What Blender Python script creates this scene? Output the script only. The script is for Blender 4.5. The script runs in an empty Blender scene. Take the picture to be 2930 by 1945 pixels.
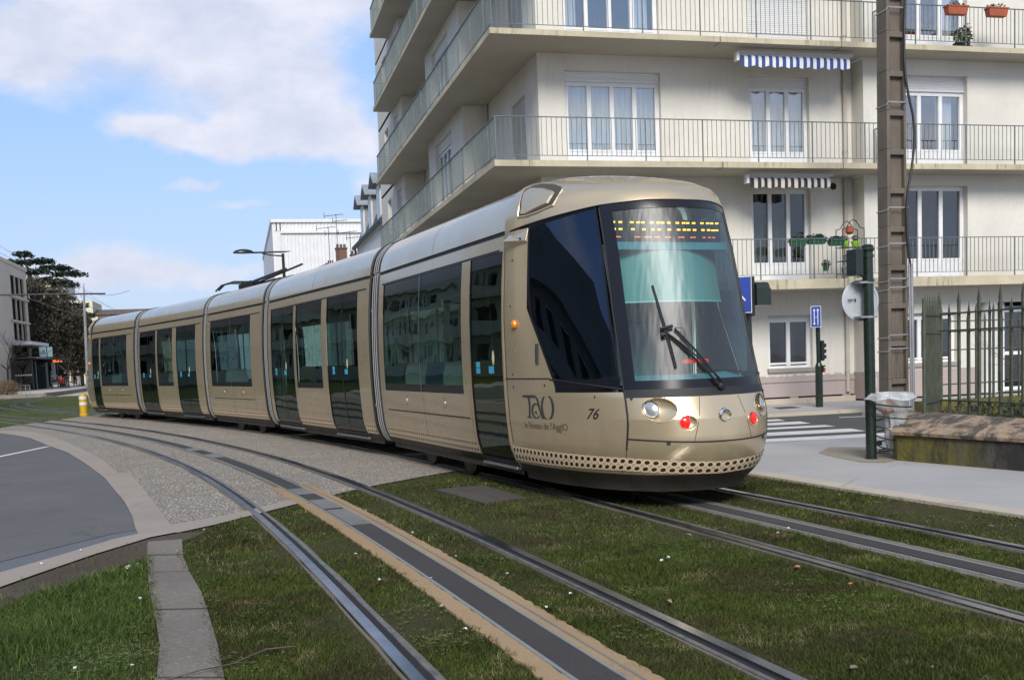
import bpy, bmesh, math, random
import numpy as np
from mathutils import Vector, Matrix
random.seed(7); rng = np.random.default_rng(7)
R = math.radians
C = bpy.context.scene.collection
scene = bpy.context.scene

# ------------------------------------------------------------------ materials
def newmat(name):
    m = bpy.data.materials.new(name); m.use_nodes = True
    nt = m.node_tree; nt.nodes.clear()
    out = nt.nodes.new('ShaderNodeOutputMaterial')
    return m, nt, out
class NB:
    """small node helper"""
    def __init__(s, nt): s.nt = nt
    def n(s, t, **kw):
        nd = s.nt.nodes.new(t)
        for k, v in kw.items():
            if k == 'ins':
                for kk, vv in v.items():
                    if isinstance(vv, bpy.types.NodeSocket): s.nt.links.new(vv, nd.inputs[kk])
                    else: nd.inputs[kk].default_value = vv
            else: setattr(nd, k, v)
        return nd
    def math(s, op, a, b=0.0, c=None, clamp=False):
        nd = s.nt.nodes.new('ShaderNodeMath'); nd.operation = op; nd.use_clamp = clamp
        for i, v in enumerate((a, b) if c is None else (a, b, c)):
            if isinstance(v, bpy.types.NodeSocket): s.nt.links.new(v, nd.inputs[i])
            else: nd.inputs[i].default_value = v
        return nd.outputs[0]
    def mix(s, fac, a, b, blend='MIX'):
        nd = s.nt.nodes.new('ShaderNodeMix'); nd.data_type = 'RGBA'; nd.blend_type = blend
        for k, v in (('Factor', fac), ('A', a), ('B', b)):
            sock = [i for i in nd.inputs if i.name == k and (i.type == ('VALUE' if k == 'Factor' else 'RGBA'))][0]
            if isinstance(v, bpy.types.NodeSocket): s.nt.links.new(v, sock)
            else: sock.default_value = v if not isinstance(v, tuple) or len(v) == 4 else (*v, 1)
        return [o for o in nd.outputs if o.type == 'RGBA'][0]
    def noise(s, scale, detail=3, rough=.55, vec=None, dist=0):
        nd = s.n('ShaderNodeTexNoise'); nd.inputs['Scale'].default_value = scale
        nd.inputs['Detail'].default_value = detail; nd.inputs['Roughness'].default_value = rough
        nd.inputs['Distortion'].default_value = dist
        if vec is not None: s.nt.links.new(vec, nd.inputs['Vector'])
        return nd.outputs['Fac']
    def ramp(s, fac, lo, hi, clo=0.0, chi=1.0):
        nd = s.n('ShaderNodeMapRange'); nd.inputs['From Min'].default_value = lo; nd.inputs['From Max'].default_value = hi
        nd.inputs['To Min'].default_value = clo; nd.inputs['To Max'].default_value = chi
        s.nt.links.new(fac, nd.inputs['Value']); return nd.outputs[0]
    def pos(s): return s.n('ShaderNodeNewGeometry').outputs['Position']
    def scalev(s, v, sc):
        nd = s.n('ShaderNodeMapping'); nd.inputs['Scale'].default_value = sc; s.nt.links.new(v, nd.inputs['Vector']); return nd.outputs[0]
def c4(c): return (*c, 1) if len(c) == 3 else c
def pbr(name, col, rough=.6, metal=0.0, spec=.5, var=0.0, vscale=3.0, bump=0.0, bscale=60.0, col2=None, coat=0, emis=None, estr=0, vdet=4, stretch=None):
    m, nt, out = newmat(name); b = NB(nt)
    p = b.n('ShaderNodeBsdfPrincipled')
    p.inputs['Base Color'].default_value = c4(col); p.inputs['Roughness'].default_value = rough
    p.inputs['Metallic'].default_value = metal; p.inputs['Specular IOR Level'].default_value = spec
    p.inputs['Coat Weight'].default_value = coat; p.inputs['Coat Roughness'].default_value = .08
    if emis: p.inputs['Emission Color'].default_value = c4(emis); p.inputs['Emission Strength'].default_value = estr
    v = b.pos()
    if stretch: v = b.scalev(v, stretch)
    if var or col2:
        f = b.noise(vscale, vdet, .6, v)
        c2 = col2 if col2 else tuple(x*(1-var) for x in col[:3])
        f = b.ramp(f, .38, .62)
        nt.links.new(b.mix(f, c4(col), c4(c2)), p.inputs['Base Color'])
        if var and metal < .5:
            nt.links.new(b.ramp(b.noise(vscale*4, 2, .5, v), .3, .7, max(0, rough-.08), min(1, rough+.08)), p.inputs['Roughness'])
    if bump:
        bp = b.n('ShaderNodeBump'); bp.inputs['Strength'].default_value = bump; bp.inputs['Distance'].default_value = .01
        nt.links.new(b.noise(bscale, 3, .6, b.pos()), bp.inputs['Height']); nt.links.new(bp.outputs[0], p.inputs['Normal'])
    nt.links.new(p.outputs[0], out.inputs[0])
    return m
def glass(name, tint, gloss=.9, fac=(.1, .95), rough=.01, blend=.35, bump=0.0, streak=False):
    m, nt, out = newmat(name); b = NB(nt)
    t = b.n('ShaderNodeBsdfTransparent'); t.inputs[0].default_value = c4(tint)
    g = b.n('ShaderNodeBsdfGlossy'); g.inputs[0].default_value = (gloss, gloss, gloss, 1) if not isinstance(gloss, tuple) else (*gloss, 1); g.inputs['Roughness'].default_value = rough
    lw = b.n('ShaderNodeLayerWeight'); lw.inputs['Blend'].default_value = blend
    f = b.ramp(lw.outputs['Facing'], 0, 1, fac[0], fac[1])
    mx = b.n('ShaderNodeMixShader'); nt.links.new(f, mx.inputs[0]); nt.links.new(t.outputs[0], mx.inputs[1]); nt.links.new(g.outputs[0], mx.inputs[2])
    if bump:
        bp = b.n('ShaderNodeBump'); bp.inputs['Strength'].default_value = bump; bp.inputs['Distance'].default_value = .05
        nt.links.new(b.noise(1.6, 1, .5, b.pos() if not streak else b.scalev(b.pos(), (9, 9, .35))), bp.inputs['Height']); nt.links.new(bp.outputs[0], g.inputs['Normal'])
    nt.links.new(mx.outputs[0], out.inputs[0]); return m

def stain_mat(name, col, rough=.85, streak=0.0, streakcol=(.2, .18, .1), blotch=.12, scale=1.0, bump=.25):
    """rendered wall / concrete with broad blotches and thin vertical streaks"""
    m, nt, out = newmat(name); b = NB(nt); p = b.n('ShaderNodeBsdfPrincipled')
    pos = b.pos()
    f1 = b.ramp(b.noise(.5*scale, 4, .6, pos), .35, .7)
    f2 = b.noise(14*scale, 3, .7, pos)
    c = b.mix(f1, c4(col), c4(tuple(x*(1-blotch) for x in col)))
    c = b.mix(b.ramp(f2, .4, .75, 0, .35), c, c4(tuple(x*(1-blotch*1.5) for x in col)))
    if streak:
        v = b.scalev(pos, (7, 7, .7)); f3 = b.noise(1.6, 5, .75, v)
        v2 = b.scalev(pos, (.9, .9, .9)); f4 = b.ramp(b.noise(1.0, 2, .5, v2), .42, .62)
        fac = b.math('MULTIPLY', b.ramp(f3, .5, .66), f4); fac = b.math('MULTIPLY', fac, streak)
        c = b.mix(fac, c, c4(streakcol))
    nt.links.new(c, p.inputs['Base Color']); p.inputs['Roughness'].default_value = rough
    p.inputs['Specular IOR Level'].default_value = .25
    bp = b.n('ShaderNodeBump'); bp.inputs['Strength'].default_value = bump; bp.inputs['Distance'].default_value = .004
    nt.links.new(b.noise(90, 3, .7, pos), bp.inputs['Height']); nt.links.new(bp.outputs[0], p.inputs['Normal'])
    nt.links.new(p.outputs[0], out.inputs[0]); return m

M = {}
M['plaster'] = stain_mat('cream_render', (.68, .65, .58), streak=.25, streakcol=(.45, .41, .33), blotch=.15)
M['plaster_side'] = M['plaster']
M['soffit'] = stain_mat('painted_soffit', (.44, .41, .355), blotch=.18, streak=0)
M['fascia'] = stain_mat('weathered_concrete_edge', (.56, .50, .35), streak=.95, streakcol=(.10, .095, .05), blotch=.3, scale=2)
M['plinth'] = stain_mat('pink_plinth', (.40, .335, .31), blotch=.12, streak=.2)
M['sill'] = stain_mat('grey_sill', (.33, .29, .26), blotch=.15)
M['pvc'] = pbr('white_frame', (.72, .72, .72), .35, var=.06, vscale=6)
M['shutter'] = pbr('white_roller_shutter', (.66, .66, .66), .45, var=.08, vscale=2, stretch=(.3, .3, 8))
M['shutter_grey'] = pbr('grey_shutter_and_wall_shade', (.48, .48, .47), .5, var=.1, vscale=3)
M['room'] = pbr('dark_room', (.035, .032, .03), .9)
M['curtain'] = pbr('net_curtain', (.72, .73, .73), .9, var=.3, vscale=5, stretch=(3, 3, .2))
M['curtain_grey'] = pbr('grey_curtain', (.17, .18, .185), .9, var=.35, vscale=4, stretch=(3, 3, .2))
M['curtain_dark'] = pbr('dark_curtain', (.05, .04, .045), .9, var=.4, vscale=3)
M['pane'] = glass('window_glass', (.85, .9, .9), .9, (.30, .95), .005, .4, bump=.04)
M['pane_dark'] = glass('dark_window_glass', (.55, .58, .58), .8, (.07, .8), .01, .3, bump=.04)
M['rail_grey'] = pbr('grey_green_steel_paint', (.13, .165, .165), .5, var=.25, vscale=6)
M['pipe'] = pbr('painted_downpipe', (.46, .42, .36), .6, var=.12, vscale=2)
M['dark'] = pbr('dark_void', (.02, .02, .02), .8)
# tram
def paint(name, col, rough=.3, metal=.75):
    m, nt, out = newmat(name); b = NB(nt); p = b.n('ShaderNodeBsdfPrincipled')
    pos = b.pos()
    f = b.ramp(b.noise(1.1, 4, .6, b.scalev(pos, (1, 1, 1.6))), .35, .7)
    c = b.mix(b.math('MULTIPLY', f, .25), c4(col), c4(tuple(x*.72 for x in col)))
    f2 = b.ramp(b.noise(700, 1, .5, pos), .4, .6, 0, .16)
    c = b.mix(f2, c, c4(tuple(min(1, x*1.5) for x in col)))
    sz = b.n('ShaderNodeSeparateXYZ'); nt.links.new(pos, sz.inputs[0])
    gr = b.math('MULTIPLY', b.ramp(sz.outputs[2], .35, 1.25, 1, 0), b.ramp(b.noise(2.2, 6, .75, b.scalev(pos, (2.5, 2.5, .6))), .42, .66)); c = b.mix(b.math('MULTIPLY', gr, .16), c, (.17, .14, .10, 1))
    rs = b.math('MULTIPLY', b.ramp(b.noise(9, 5, .8, b.scalev(pos, (1, 1, .12))), .60, .75), .06); c = b.mix(rs, c, (.20, .165, .12, 1))
    nt.links.new(c, p.inputs['Base Color'])
    p.inputs['Metallic'].default_value = metal; nt.links.new(b.ramp(f, 0, 1, rough-.02, rough+.07), p.inputs['Roughness'])
    p.inputs['Coat Weight'].default_value = .6; p.inputs['Coat Roughness'].default_value = .06
    bp = b.n('ShaderNodeBump'); bp.inputs['Strength'].default_value = .05; bp.inputs['Distance'].default_value = .02
    nt.links.new(b.noise(1.2, 1, .5, pos), bp.inputs['Height']); nt.links.new(bp.outputs[0], p.inputs['Coat Normal'])
    nt.links.new(p.outputs[0], out.inputs[0]); return m
M['paint'] = paint('champagne_metallic_paint', (.59, .475, .305), .28, .64)
M['opp'] = stain_mat('opposite_facade', (.42, .41, .35), blotch=.2)
M['tglass'] = glass('tram_window_glass', (.42, .58, .55), (.75, .88, .80), (.07, .48), .005, .3, bump=.14)
M['doorglass'] = glass('tram_door_glass', (.15, .21, .20), (.75, .88, .80), (.05, .38), .005, .3, bump=.10)
M['wsglass'] = glass('windscreen_glass', (.52, .84, .82), .45, (.12, .58), .40, .36, bump=.10, streak=True)
M['cabglass'] = glass('cab_side_glass', (.15, .19, .22), (.16, .20, .28), (.25, .7), .004, .36, bump=.02)
M['frit'] = pbr('black_glass_border', (.010, .010, .013), .22, spec=.35)
M['rubber'] = pbr('black_rubber', (.012, .012, .013), .6)
M['skirt'] = pbr('dark_brown_skirt', (.045, .038, .03), .55, var=.4, vscale=3)
M['bellow'] = pbr('grey_bellows', (.085, .088, .09), .5, var=.25, vscale=4)
M['bellow_light'] = pbr('light_bellows_rib', (.36, .365, .36), .45)
M['alu'] = pbr('aluminium', (.42, .44, .46), .35, metal=.9, var=.2, vscale=5)
M['chrome'] = pbr('chrome', (.8, .8, .8), .08, metal=1)
M['underbody'] = pbr('sooty_underbody', (.02, .018, .016), .8, var=.4)
M['wheel'] = pbr('rusty_wheel', (.07, .055, .045), .5, metal=.4, var=.4)
M['interior'] = pbr('tram_interior_grey', (.14, .155, .155), .7)
M['interior_dark'] = pbr('tram_interior_dark', (.06, .072, .075), .8)
M['blind'] = pbr('sun_blind', (.22, .30, .29), .8)
M['dash'] = pbr('dashboard', (.17, .29, .35), .6)
M['seat_blue'] = pbr('blue_seat', (.02, .06, .22), .8)
M['seat_grey'] = pbr('pale_seat_shell', (.26, .28, .28), .4)
M['seat_yellow'] = pbr('yellow_seat', (.45, .24, .03), .7)
M['blackpaint'] = pbr('marking_black', (.015, .015, .017), .4)
M['markgrey'] = pbr('marking_grey', (.035, .04, .045), .4)
M['markgold'] = pbr('marking_brown', (.10, .085, .06), .45)
M['led'] = pbr('amber_led', (1, .40, .02), .5, emis=(1, .36, .015), estr=3.2)
M['ledred'] = pbr('red_orange_led', (1, .15, .02), .5, emis=(1, .13, .02), estr=1.6)
M['redlamp'] = pbr('red_lamp_lens', (.75, .01, .01), .15, emis=(1, .02, .01), estr=.3, coat=.5)
M['amber'] = pbr('amber_lens', (.75, .25, .01), .15, coat=.5)
M['lampglass'] = pbr('clear_lamp_lens', (.42, .43, .42), .12, metal=.5, coat=1)
M['cyan'] = pbr('cyan_sticker', (.05, .35, .50), .4)
M['sticker'] = pbr('white_sticker', (.62, .64, .62), .4)
M['stickeryel'] = pbr('yellow_sticker', (.65, .5, .12), .4)
# street
M['green'] = pbr('dark_green_street_paint', (.012, .022, .016), .32, var=.25, vscale=5, coat=.15)
M['fence'] = pbr('olive_green_iron', (.078, .088, .055), .55, var=.35, vscale=6, bump=.2)
M['signback'] = pbr('bare_metal_sign_back', (.50, .53, .55), .42, metal=.3, var=.15, vscale=5)
M['blue'] = pbr('blue_sign_face', (.016, .045, .26), .35)
M['white'] = pbr('white_paint', (.66, .66, .65), .5, var=.08)
M['yellow'] = pbr('yellow_plastic', (.55, .33, .02), .45, var=.15, vscale=6)
M['concpole'] = stain_mat('aged_concrete_pole', (.165, .14, .112), streak=.9, streakcol=(.08, .07, .055), blotch=.3, scale=3, bump=.7)
M['galv'] = pbr('galvanised_band', (.36, .36, .36), .45, metal=.6, var=.2)
M['cable'] = pbr('black_cable', (.012, .012, .012), .5)
M['bag'] = glass('thin_plastic_bag', (.72, .74, .74), .8, (.10, .6), .25, .4, bump=.6)
def bagmat():
    m, nt, out = newmat('crumpled_plastic_bag'); b = NB(nt)
    t = b.n('ShaderNodeBsdfTransparent'); t.inputs[0].default_value = (.9, .92, .92, 1)
    p = b.n('ShaderNodeBsdfPrincipled'); p.inputs['Base Color'].default_value = (.60, .62, .62, 1); p.inputs['Roughness'].default_value = .3
    bp = b.n('ShaderNodeBump'); bp.inputs['Strength'].default_value = .8; bp.inputs['Distance'].default_value = .02
    nt.links.new(b.noise(22, 3, .6, b.pos(), 1.0), bp.inputs['Height']); nt.links.new(bp.outputs[0], p.inputs['Normal'])
    mx = b.n('ShaderNodeMixShader'); mx.inputs[0].default_value = .5
    nt.links.new(b.ramp(b.noise(9, 3, .6, b.pos()), .3, .7, .45, .8), mx.inputs[0])
    nt.links.new(t.outputs[0], mx.inputs[1]); nt.links.new(p.outputs[0], mx.inputs[2]); nt.links.new(mx.outputs[0], out.inputs[0]); return m
M['bag'] = bagmat()
M['rubbish'] = pbr('orange_wrapper', (.55, .12, .05), .5, col2=(.6, .5, .45), vscale=30)
M['terracotta'] = pbr('terracotta_box', (.36, .09, .04), .7, var=.2)
M['greenpot'] = pbr('green_planter', (.02, .09, .05), .5)
M['limepot'] = pbr('lime_pot', (.35, .6, .04), .5)
M['leaf'] = pbr('leaf_green', (.05, .085, .02), .6, col2=(.09, .07, .025), vscale=9)
M['leafdark'] = pbr('leaf_dark', (.02, .04, .018), .6, col2=(.05, .05, .02), vscale=9)
M['twig'] = pbr('bare_twigs', (.115, .09, .07), .9, var=.3, vscale=5)
M['bark'] = pbr('tree_bark', (.10, .08, .06), .9, var=.4, vscale=8, bump=.6)
M['ivy'] = pbr('brown_ivy_mass', (.125, .098, .07), .85, col2=(.055, .065, .035), vscale=.8)
M['cedar'] = pbr('cedar_needles', (.03, .058, .045), .8, col2=(.06, .085, .065), vscale=1.2)
M['beige'] = stain_mat('beige_stone_facade', (.60, .52, .42), blotch=.14, scale=.4)
M['beigewin'] = pbr('recessed_window', (.035, .034, .035), .85)
M['creamfar'] = stain_mat('cream_far_facade', (.62, .56, .40), blotch=.08)
M['rooftile'] = pbr('brown_tile_roof', (.14, .09, .065), .8, var=.3)
M['slate'] = pbr('slate_roof', (.035, .04, .045), .55, var=.35, vscale=5)
M['zinc'] = pbr('zinc_grey', (.27, .30, .32), .5, var=.15)
M['whitewall'] = stain_mat('white_render', (.66, .65, .64), blotch=.05)
M['brick'] = pbr('brown_brick', (.19, .11, .075), .9, var=.35, vscale=10)
M['shelter'] = pbr('shelter_dark_steel', (.03, .04, .04), .4)
M['shelterglass'] = glass('shelter_glass', (.22, .28, .27), .8, (.1, .8), .02, .3)
M['signteal'] = pbr('pale_teal_panel', (.34, .50, .52), .4)
M['skin'] = pbr('skin', (.42, .26, .19), .6); M['hair'] = pbr('dark_hair', (.02, .015, .01), .7)
M['cl_black'] = pbr('black_jacket', (.012, .012, .014), .9); M['cl_white'] = pbr('white_trousers', (.55, .55, .55), .9)
M['cl_red'] = pbr('red_coat', (.35, .02, .03), .9); M['cl_navy'] = pbr('navy_coat', (.02, .03, .06), .9)
M['cl_brown'] = pbr('brown_jacket', (.25, .1, .05), .9); M['cl_grey'] = pbr('grey_clothes', (.2, .2, .21), .9)
M['brick_chip'] = pbr('orange_brick_chip', (.42, .2, .09), .9, var=.2, vscale=30)
M['deadleaf'] = pbr('dead_leaf', (.28, .2, .11), .8, var=.3, vscale=30)
M['daisy'] = pbr('white_petals', (.75, .75, .7), .7)
M['bluecar'] = pbr('white_car_paint', (.6, .65, .68), .2, coat=1)

def awning_mat(name, ca, cb):
    m, nt, out = newmat(name); b = NB(nt); p = b.n('ShaderNodeBsdfPrincipled'); p.inputs['Roughness'].default_value = .85
    uv = b.n('ShaderNodeUVMap').outputs[0]
    sx = b.n('ShaderNodeSeparateXYZ'); nt.links.new(uv, sx.inputs[0])
    f = b.math('GREATER_THAN', b.math('FRACT', sx.outputs[0]), .5)
    nt.links.new(b.mix(f, c4(ca), c4(cb)), p.inputs['Base Color']); nt.links.new(p.outputs[0], out.inputs[0]); return m
M['awn_blue'] = awning_mat('blue_white_canvas', (.03, .07, .24), (.66, .66, .66))
M['awn_dark'] = awning_mat('dark_cream_canvas', (.025, .02, .02), (.50, .48, .44))

def cane_mat():
    m, nt, out = newmat('woven_cane_decal'); b = NB(nt); p = b.n('ShaderNodeBsdfPrincipled')
    uv = b.n('ShaderNodeUVMap').outputs[0]; sx = b.n('ShaderNodeSeparateXYZ'); nt.links.new(uv, sx.inputs[0])
    fu = b.math('SUBTRACT', b.math('FRACT', sx.outputs[0]), .5); fv = b.math('SUBTRACT', b.math('FRACT', sx.outputs[1]), .5)
    r = b.math('SQRT', b.math('ADD', b.math('POWER', b.math('ABSOLUTE', fu), 2.0), b.math('POWER', b.math('ABSOLUTE', fv), 2.0)))
    dot = b.math('LESS_THAN', r, .31)
    au = b.math('ABSOLUTE', fu); av = b.math('ABSOLUTE', fv)
    s1 = b.math('ABSOLUTE', b.math('SUBTRACT', b.math('ADD', au, av), .80))
    tri = b.math('GREATER_THAN', b.math('MULTIPLY', b.math('LESS_THAN', s1, .035), 1.0), .5)
    d1 = b.math('LESS_THAN', b.math('ABSOLUTE', b.math('SUBTRACT', av, .40)), .022)
    d2 = b.math('LESS_THAN', b.math('ABSOLUTE', b.math('SUBTRACT', au, .40)), .022)
    mk = b.math('MAXIMUM', dot, tri)
    nt.links.new(b.mix(mk, (.70, .54, .36, 1), (.035, .022, .013, 1)), p.inputs['Base Color'])
    p.inputs['Roughness'].default_value = .45; p.inputs['Metallic'].default_value = .0
    nt.links.new(p.outputs[0], out.inputs[0]); return m
M['cane'] = cane_mat()

# ground materials
def ground_mats():
    # grass soil base
    m, nt, out = newmat('grass_and_soil'); b = NB(nt); p = b.n('ShaderNodeBsdfPrincipled'); pos = b.pos()
    n1 = b.ramp(b.noise(.55, 5, .65, pos), .38, .62); n2 = b.ramp(b.noise(2.3, 4, .6, pos), .42, .66); n3 = b.noise(60, 4, .7, pos)
    c = b.mix(n1, (.062, .075, .026, 1), (.095, .085, .040, 1)); c = b.mix(b.math('MULTIPLY', n2, .8), c, (.095, .070, .042, 1))
    c = b.mix(b.ramp(n3, .4, .65, 0, .55), c, (.036, .040, .016, 1))
    nt.links.new(c, p.inputs['Base Color']); p.inputs['Roughness'].default_value = 1; p.inputs['Specular IOR Level'].default_value = .1
    bp = b.n('ShaderNodeBump'); bp.inputs['Strength'].default_value = 1; bp.inputs['Distance'].default_value = .03
    nt.links.new(b.noise(45, 5, .75, pos), bp.inputs['Height']); nt.links.new(bp.outputs[0], p.inputs['Normal'])
    nt.links.new(p.outputs[0], out.inputs[0]); M['soil'] = m
    # far lawn
    m, nt, out = newmat('short_lawn'); b = NB(nt); p = b.n('ShaderNodeBsdfPrincipled'); pos = b.pos()
    n1 = b.ramp(b.noise(.25, 4, .6, pos), .35, .65); n3 = b.noise(9, 5, .75, pos)
    c = b.mix(n1, (.050, .066, .018, 1), (.085, .105, .022, 1)); c = b.mix(b.ramp(n3, .4, .7, 0, .7), c, (.06, .055, .026, 1))
    nt.links.new(c, p.inputs['Base Color']); p.inputs['Roughness'].default_value = 1; p.inputs['Specular IOR Level'].default_value = .1
    nt.links.new(p.outputs[0], out.inputs[0]); M['lawn'] = m
    # stone setts in mortar
    m, nt, out = newmat('bedded_stone_paving'); b = NB(nt); p = b.n('ShaderNodeBsdfPrincipled'); pos = b.pos()
    wv = b.n('ShaderNodeTexVoronoi'); wv.feature = 'DISTANCE_TO_EDGE'; wv.inputs['Scale'].default_value = 21
    nt.links.new(b.scalev(pos, (1, 1, .05)), wv.inputs['Vector'])
    vc = b.n('ShaderNodeTexVoronoi'); vc.inputs['Scale'].default_value = 21; nt.links.new(b.scalev(pos, (1, 1, .05)), vc.inputs['Vector'])
    hs = b.n('ShaderNodeSeparateColor'); nt.links.new(vc.outputs['Color'], hs.inputs[0])
    stone = b.mix(hs.outputs[0], (.27, .235, .185, 1), (.50, .44, .345, 1)); stone = b.mix(b.ramp(hs.outputs[1], .7, .8), stone, (.28, .28, .28, 1))
    c = b.mix(b.ramp(wv.outputs['Distance'], .02, .10), (.20, .17, .135, 1), stone)
    c = b.mix(b.ramp(b.noise(.7, 4, .6, pos), .4, .7, 0, .45), c, (.26, .22, .175, 1))
    nt.links.new(c, p.inputs['Base Color']); p.inputs['Roughness'].default_value = .9; p.inputs['Specular IOR Level'].default_value = .2
    bp = b.n('ShaderNodeBump'); bp.inputs['Strength'].default_value = 1; bp.inputs['Distance'].default_value = .012
    nt.links.new(b.math('ADD', b.ramp(wv.outputs['Distance'], 0, .12), b.math('MULTIPLY', b.noise(40, 3, .6, pos), .6)), bp.inputs['Height']); nt.links.new(bp.outputs[0], p.inputs['Normal'])
    nt.links.new(p.outputs[0], out.inputs[0]); M['paving'] = m
    def flat(name, a, bb, sp=120, patch=.4, rough=.85, crack=0):   # speckled mineral surface with worn patches
        m, nt, out = newmat(name); b = NB(nt); p = b.n('ShaderNodeBsdfPrincipled'); pos = b.pos()
        c = b.mix(b.ramp(b.noise(.6, 5, .65, pos), .35, .7), c4(a), c4(bb))
        c = b.mix(b.ramp(b.noise(sp, 2, .7, pos), .35, .7, 0, patch), c, c4(tuple(x*.55 for x in a)))
        c = b.mix(b.ramp(b.noise(sp*.8, 2, .7, b.scalev(pos, (1.1, .9, 1))), .6, .75, 0, patch), c, c4(tuple(min(1, x*1.6) for x in a)))
        vr = b.n('ShaderNodeTexVoronoi'); vr.feature = 'DISTANCE_TO_EDGE'; vr.inputs['Scale'].default_value = .35; nt.links.new(b.n('ShaderNodeVectorMath', operation='ADD', ins={0: pos, 1: b.mix(b.noise(2.5, 4, .7, pos), (0, 0, 0, 1), (1.2, 1.2, 0, 1))}).outputs[0], vr.inputs['Vector'])
        ck = b.math('MULTIPLY', b.ramp(vr.outputs['Distance'], .0, .010, 1, 0), b.ramp(b.noise(.5, 2, .5, pos), .45, .6)); c = b.mix(b.math('MULTIPLY', ck, .55), c, c4(tuple(x*.35 for x in a)))
        st = b.ramp(b.noise(1.7, 5, .75, pos, .8), .60, .72, 0, .35); c = b.mix(st, c, c4(tuple(x*.6 for x in a)))
        nt.links.new(c, p.inputs['Base Color']); p.inputs['Roughness'].default_value = rough; p.inputs['Specular IOR Level'].default_value = .15
        bp = b.n('ShaderNodeBump'); bp.inputs['Strength'].default_value = .5; bp.inputs['Distance'].default_value = .005
        nt.links.new(b.noise(sp, 3, .7, pos), bp.inputs['Height']); nt.links.new(bp.outputs[0], p.inputs['Normal'])
        nt.links.new(p.outputs[0], out.inputs[0]); return m
    M['asphalt'] = flat('dark_asphalt', (.125, .121, .118), (.15, .146, .142))
    M['road'] = flat('street_asphalt', (.085, .085, .085), (.105, .104, .102), 60)
    M['gutter'] = flat('grey_gutter', (.15, .155, .165), (.125, .13, .14), 90)
    M['concrete'] = flat('pale_concrete', (.34, .295, .245), (.28, .24, .20), 80, .25)
    M['pavement'] = flat('light_grey_pavement', (.42, .405, .385), (.355, .345, .33), 100, .3)
    M['patch'] = flat('sandy_pavement_patch', (.33, .285, .225), (.24, .205, .16), 30, .4)
    M['kerb'] = flat('beige_kerb', (.50, .44, .35), (.43, .375, .30), 60, .2)
    M['slab'] = flat('old_grey_slab', (.22, .19, .16), (.15, .13, .11), 40, .6)
    M['mud'] = flat('trodden_mud', (.10, .078, .058), (.06, .045, .033), 30, .6, 1)
    M['tan'] = flat('tan_resin_strip', (.36, .25, .14), (.30, .205, .115), 60, .3)
    M['greytan'] = flat('grey_concrete_strip', (.19, .165, .13), (.13, .115, .09), 60, .4)
    M['rubberstrip'] = flat('dark_conductor_rubber', (.058, .053, .05), (.072, .066, .06), 50, .4, .8)
    M['steelplate'] = flat('worn_steel_plate', (.24, .225, .20), (.15, .145, .14), 50, .3, .4)
    M['edgeline'] = flat('blue_grey_edge', (.24, .255, .245), (.20, .21, .2), 50, .3, .5)
    M['cover'] = flat('iron_cover', (.10, .085, .075), (.075, .065, .055), 60, .6, .7)
    M['roadpaint'] = flat('worn_road_paint', (.66, .65, .62), (.52, .51, .48), 40, .35, .7)
    M['platform'] = flat('platform_slab', (.50, .45, .38), (.44, .39, .33), 10, .2)
    M['platedge'] = flat('stained_platform_edge', (.26, .23, .2), (.13, .12, .1), 6, .5)
    # grass blades
    m, nt, out = newmat('grass_blades'); b = NB(nt); pos = b.pos()
    g = b.n('ShaderNodeNewGeometry'); ri = g.outputs['Random Per Island']
    flatp = b.scalev(pos, (1, 1, .1))
    n1 = b.ramp(b.noise(.9, 5, .7, flatp), .40, .60); n2 = b.ramp(b.noise(2.6, 4, .7, flatp, .5), .54, .64); n3 = b.ramp(b.noise(1.4, 4, .6, b.scalev(pos, (-1, 1, .1))), .50, .62); n4 = b.ramp(b.noise(7, 3, .7, flatp), .42, .60)
    c = b.mix(b.math('POWER', ri, 1.8), (.030, .042, .014, 1), (.125, .150, .045, 1))
    c = b.mix(b.math('MULTIPLY', n1, .75), c, b.mix(ri, (.05, .078, .018, 1), (.17, .215, .05, 1)))
    c = b.mix(b.math('MULTIPLY', n3, .75), c, b.mix(ri, (.045, .036, .020, 1), (.12, .095, .05, 1)))
    c = b.mix(b.math('MULTIPLY', n2, b.ramp(ri, .45, .75)), c, (.34, .28, .14, 1)); c = b.mix(b.math('MULTIPLY', n4, .35), c, (.028, .034, .014, 1))
    # the fresher patch left of the slab path
    sx = b.n('ShaderNodeSeparateXYZ'); nt.links.new(pos, sx.inputs[0])
    left = b.ramp(sx.outputs[0], -.35, -.75); c = b.mix(b.math('MULTIPLY', left, .75), c, b.mix(b.math('POWER', ri, 1.7), (.045, .082, .022, 1), (.17, .235, .07, 1)))
    d = b.n('ShaderNodeBsdfDiffuse'); nt.links.new(c, d.inputs[0]); t = b.n('ShaderNodeBsdfTranslucent'); nt.links.new(c, t.inputs[0])
    mx = b.n('ShaderNodeMixShader'); mx.inputs[0].default_value = .3; nt.links.new(d.outputs[0], mx.inputs[1]); nt.links.new(t.outputs[0], mx.inputs[2])
    nt.links.new(mx.outputs[0], out.inputs[0]); M['blades'] = m
    # mossy wall
    m, nt, out = newmat('mossy_black_stone'); b = NB(nt); p = b.n('ShaderNodeBsdfPrincipled'); pos = b.pos()
    sx = b.n('ShaderNodeSeparateXYZ'); nt.links.new(pos, sx.inputs[0])
    base = b.mix(b.ramp(b.noise(3, 5, .7, b.scalev(pos, (1, 1, .5))), .42, .6), (.028, .026, .024, 1), (.085, .075, .062, 1))
    gm = b.math('MULTIPLY', b.ramp(sx.outputs[1], 10.2, 10.8), b.ramp(b.noise(5, 5, .7, b.scalev(pos, (1, 1, .35))), .34, .56))
    c = b.mix(gm, base, (.135, .120, .018, 1)); nt.links.new(c, p.inputs['Base Color']); p.inputs['Roughness'].default_value = .95
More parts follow.
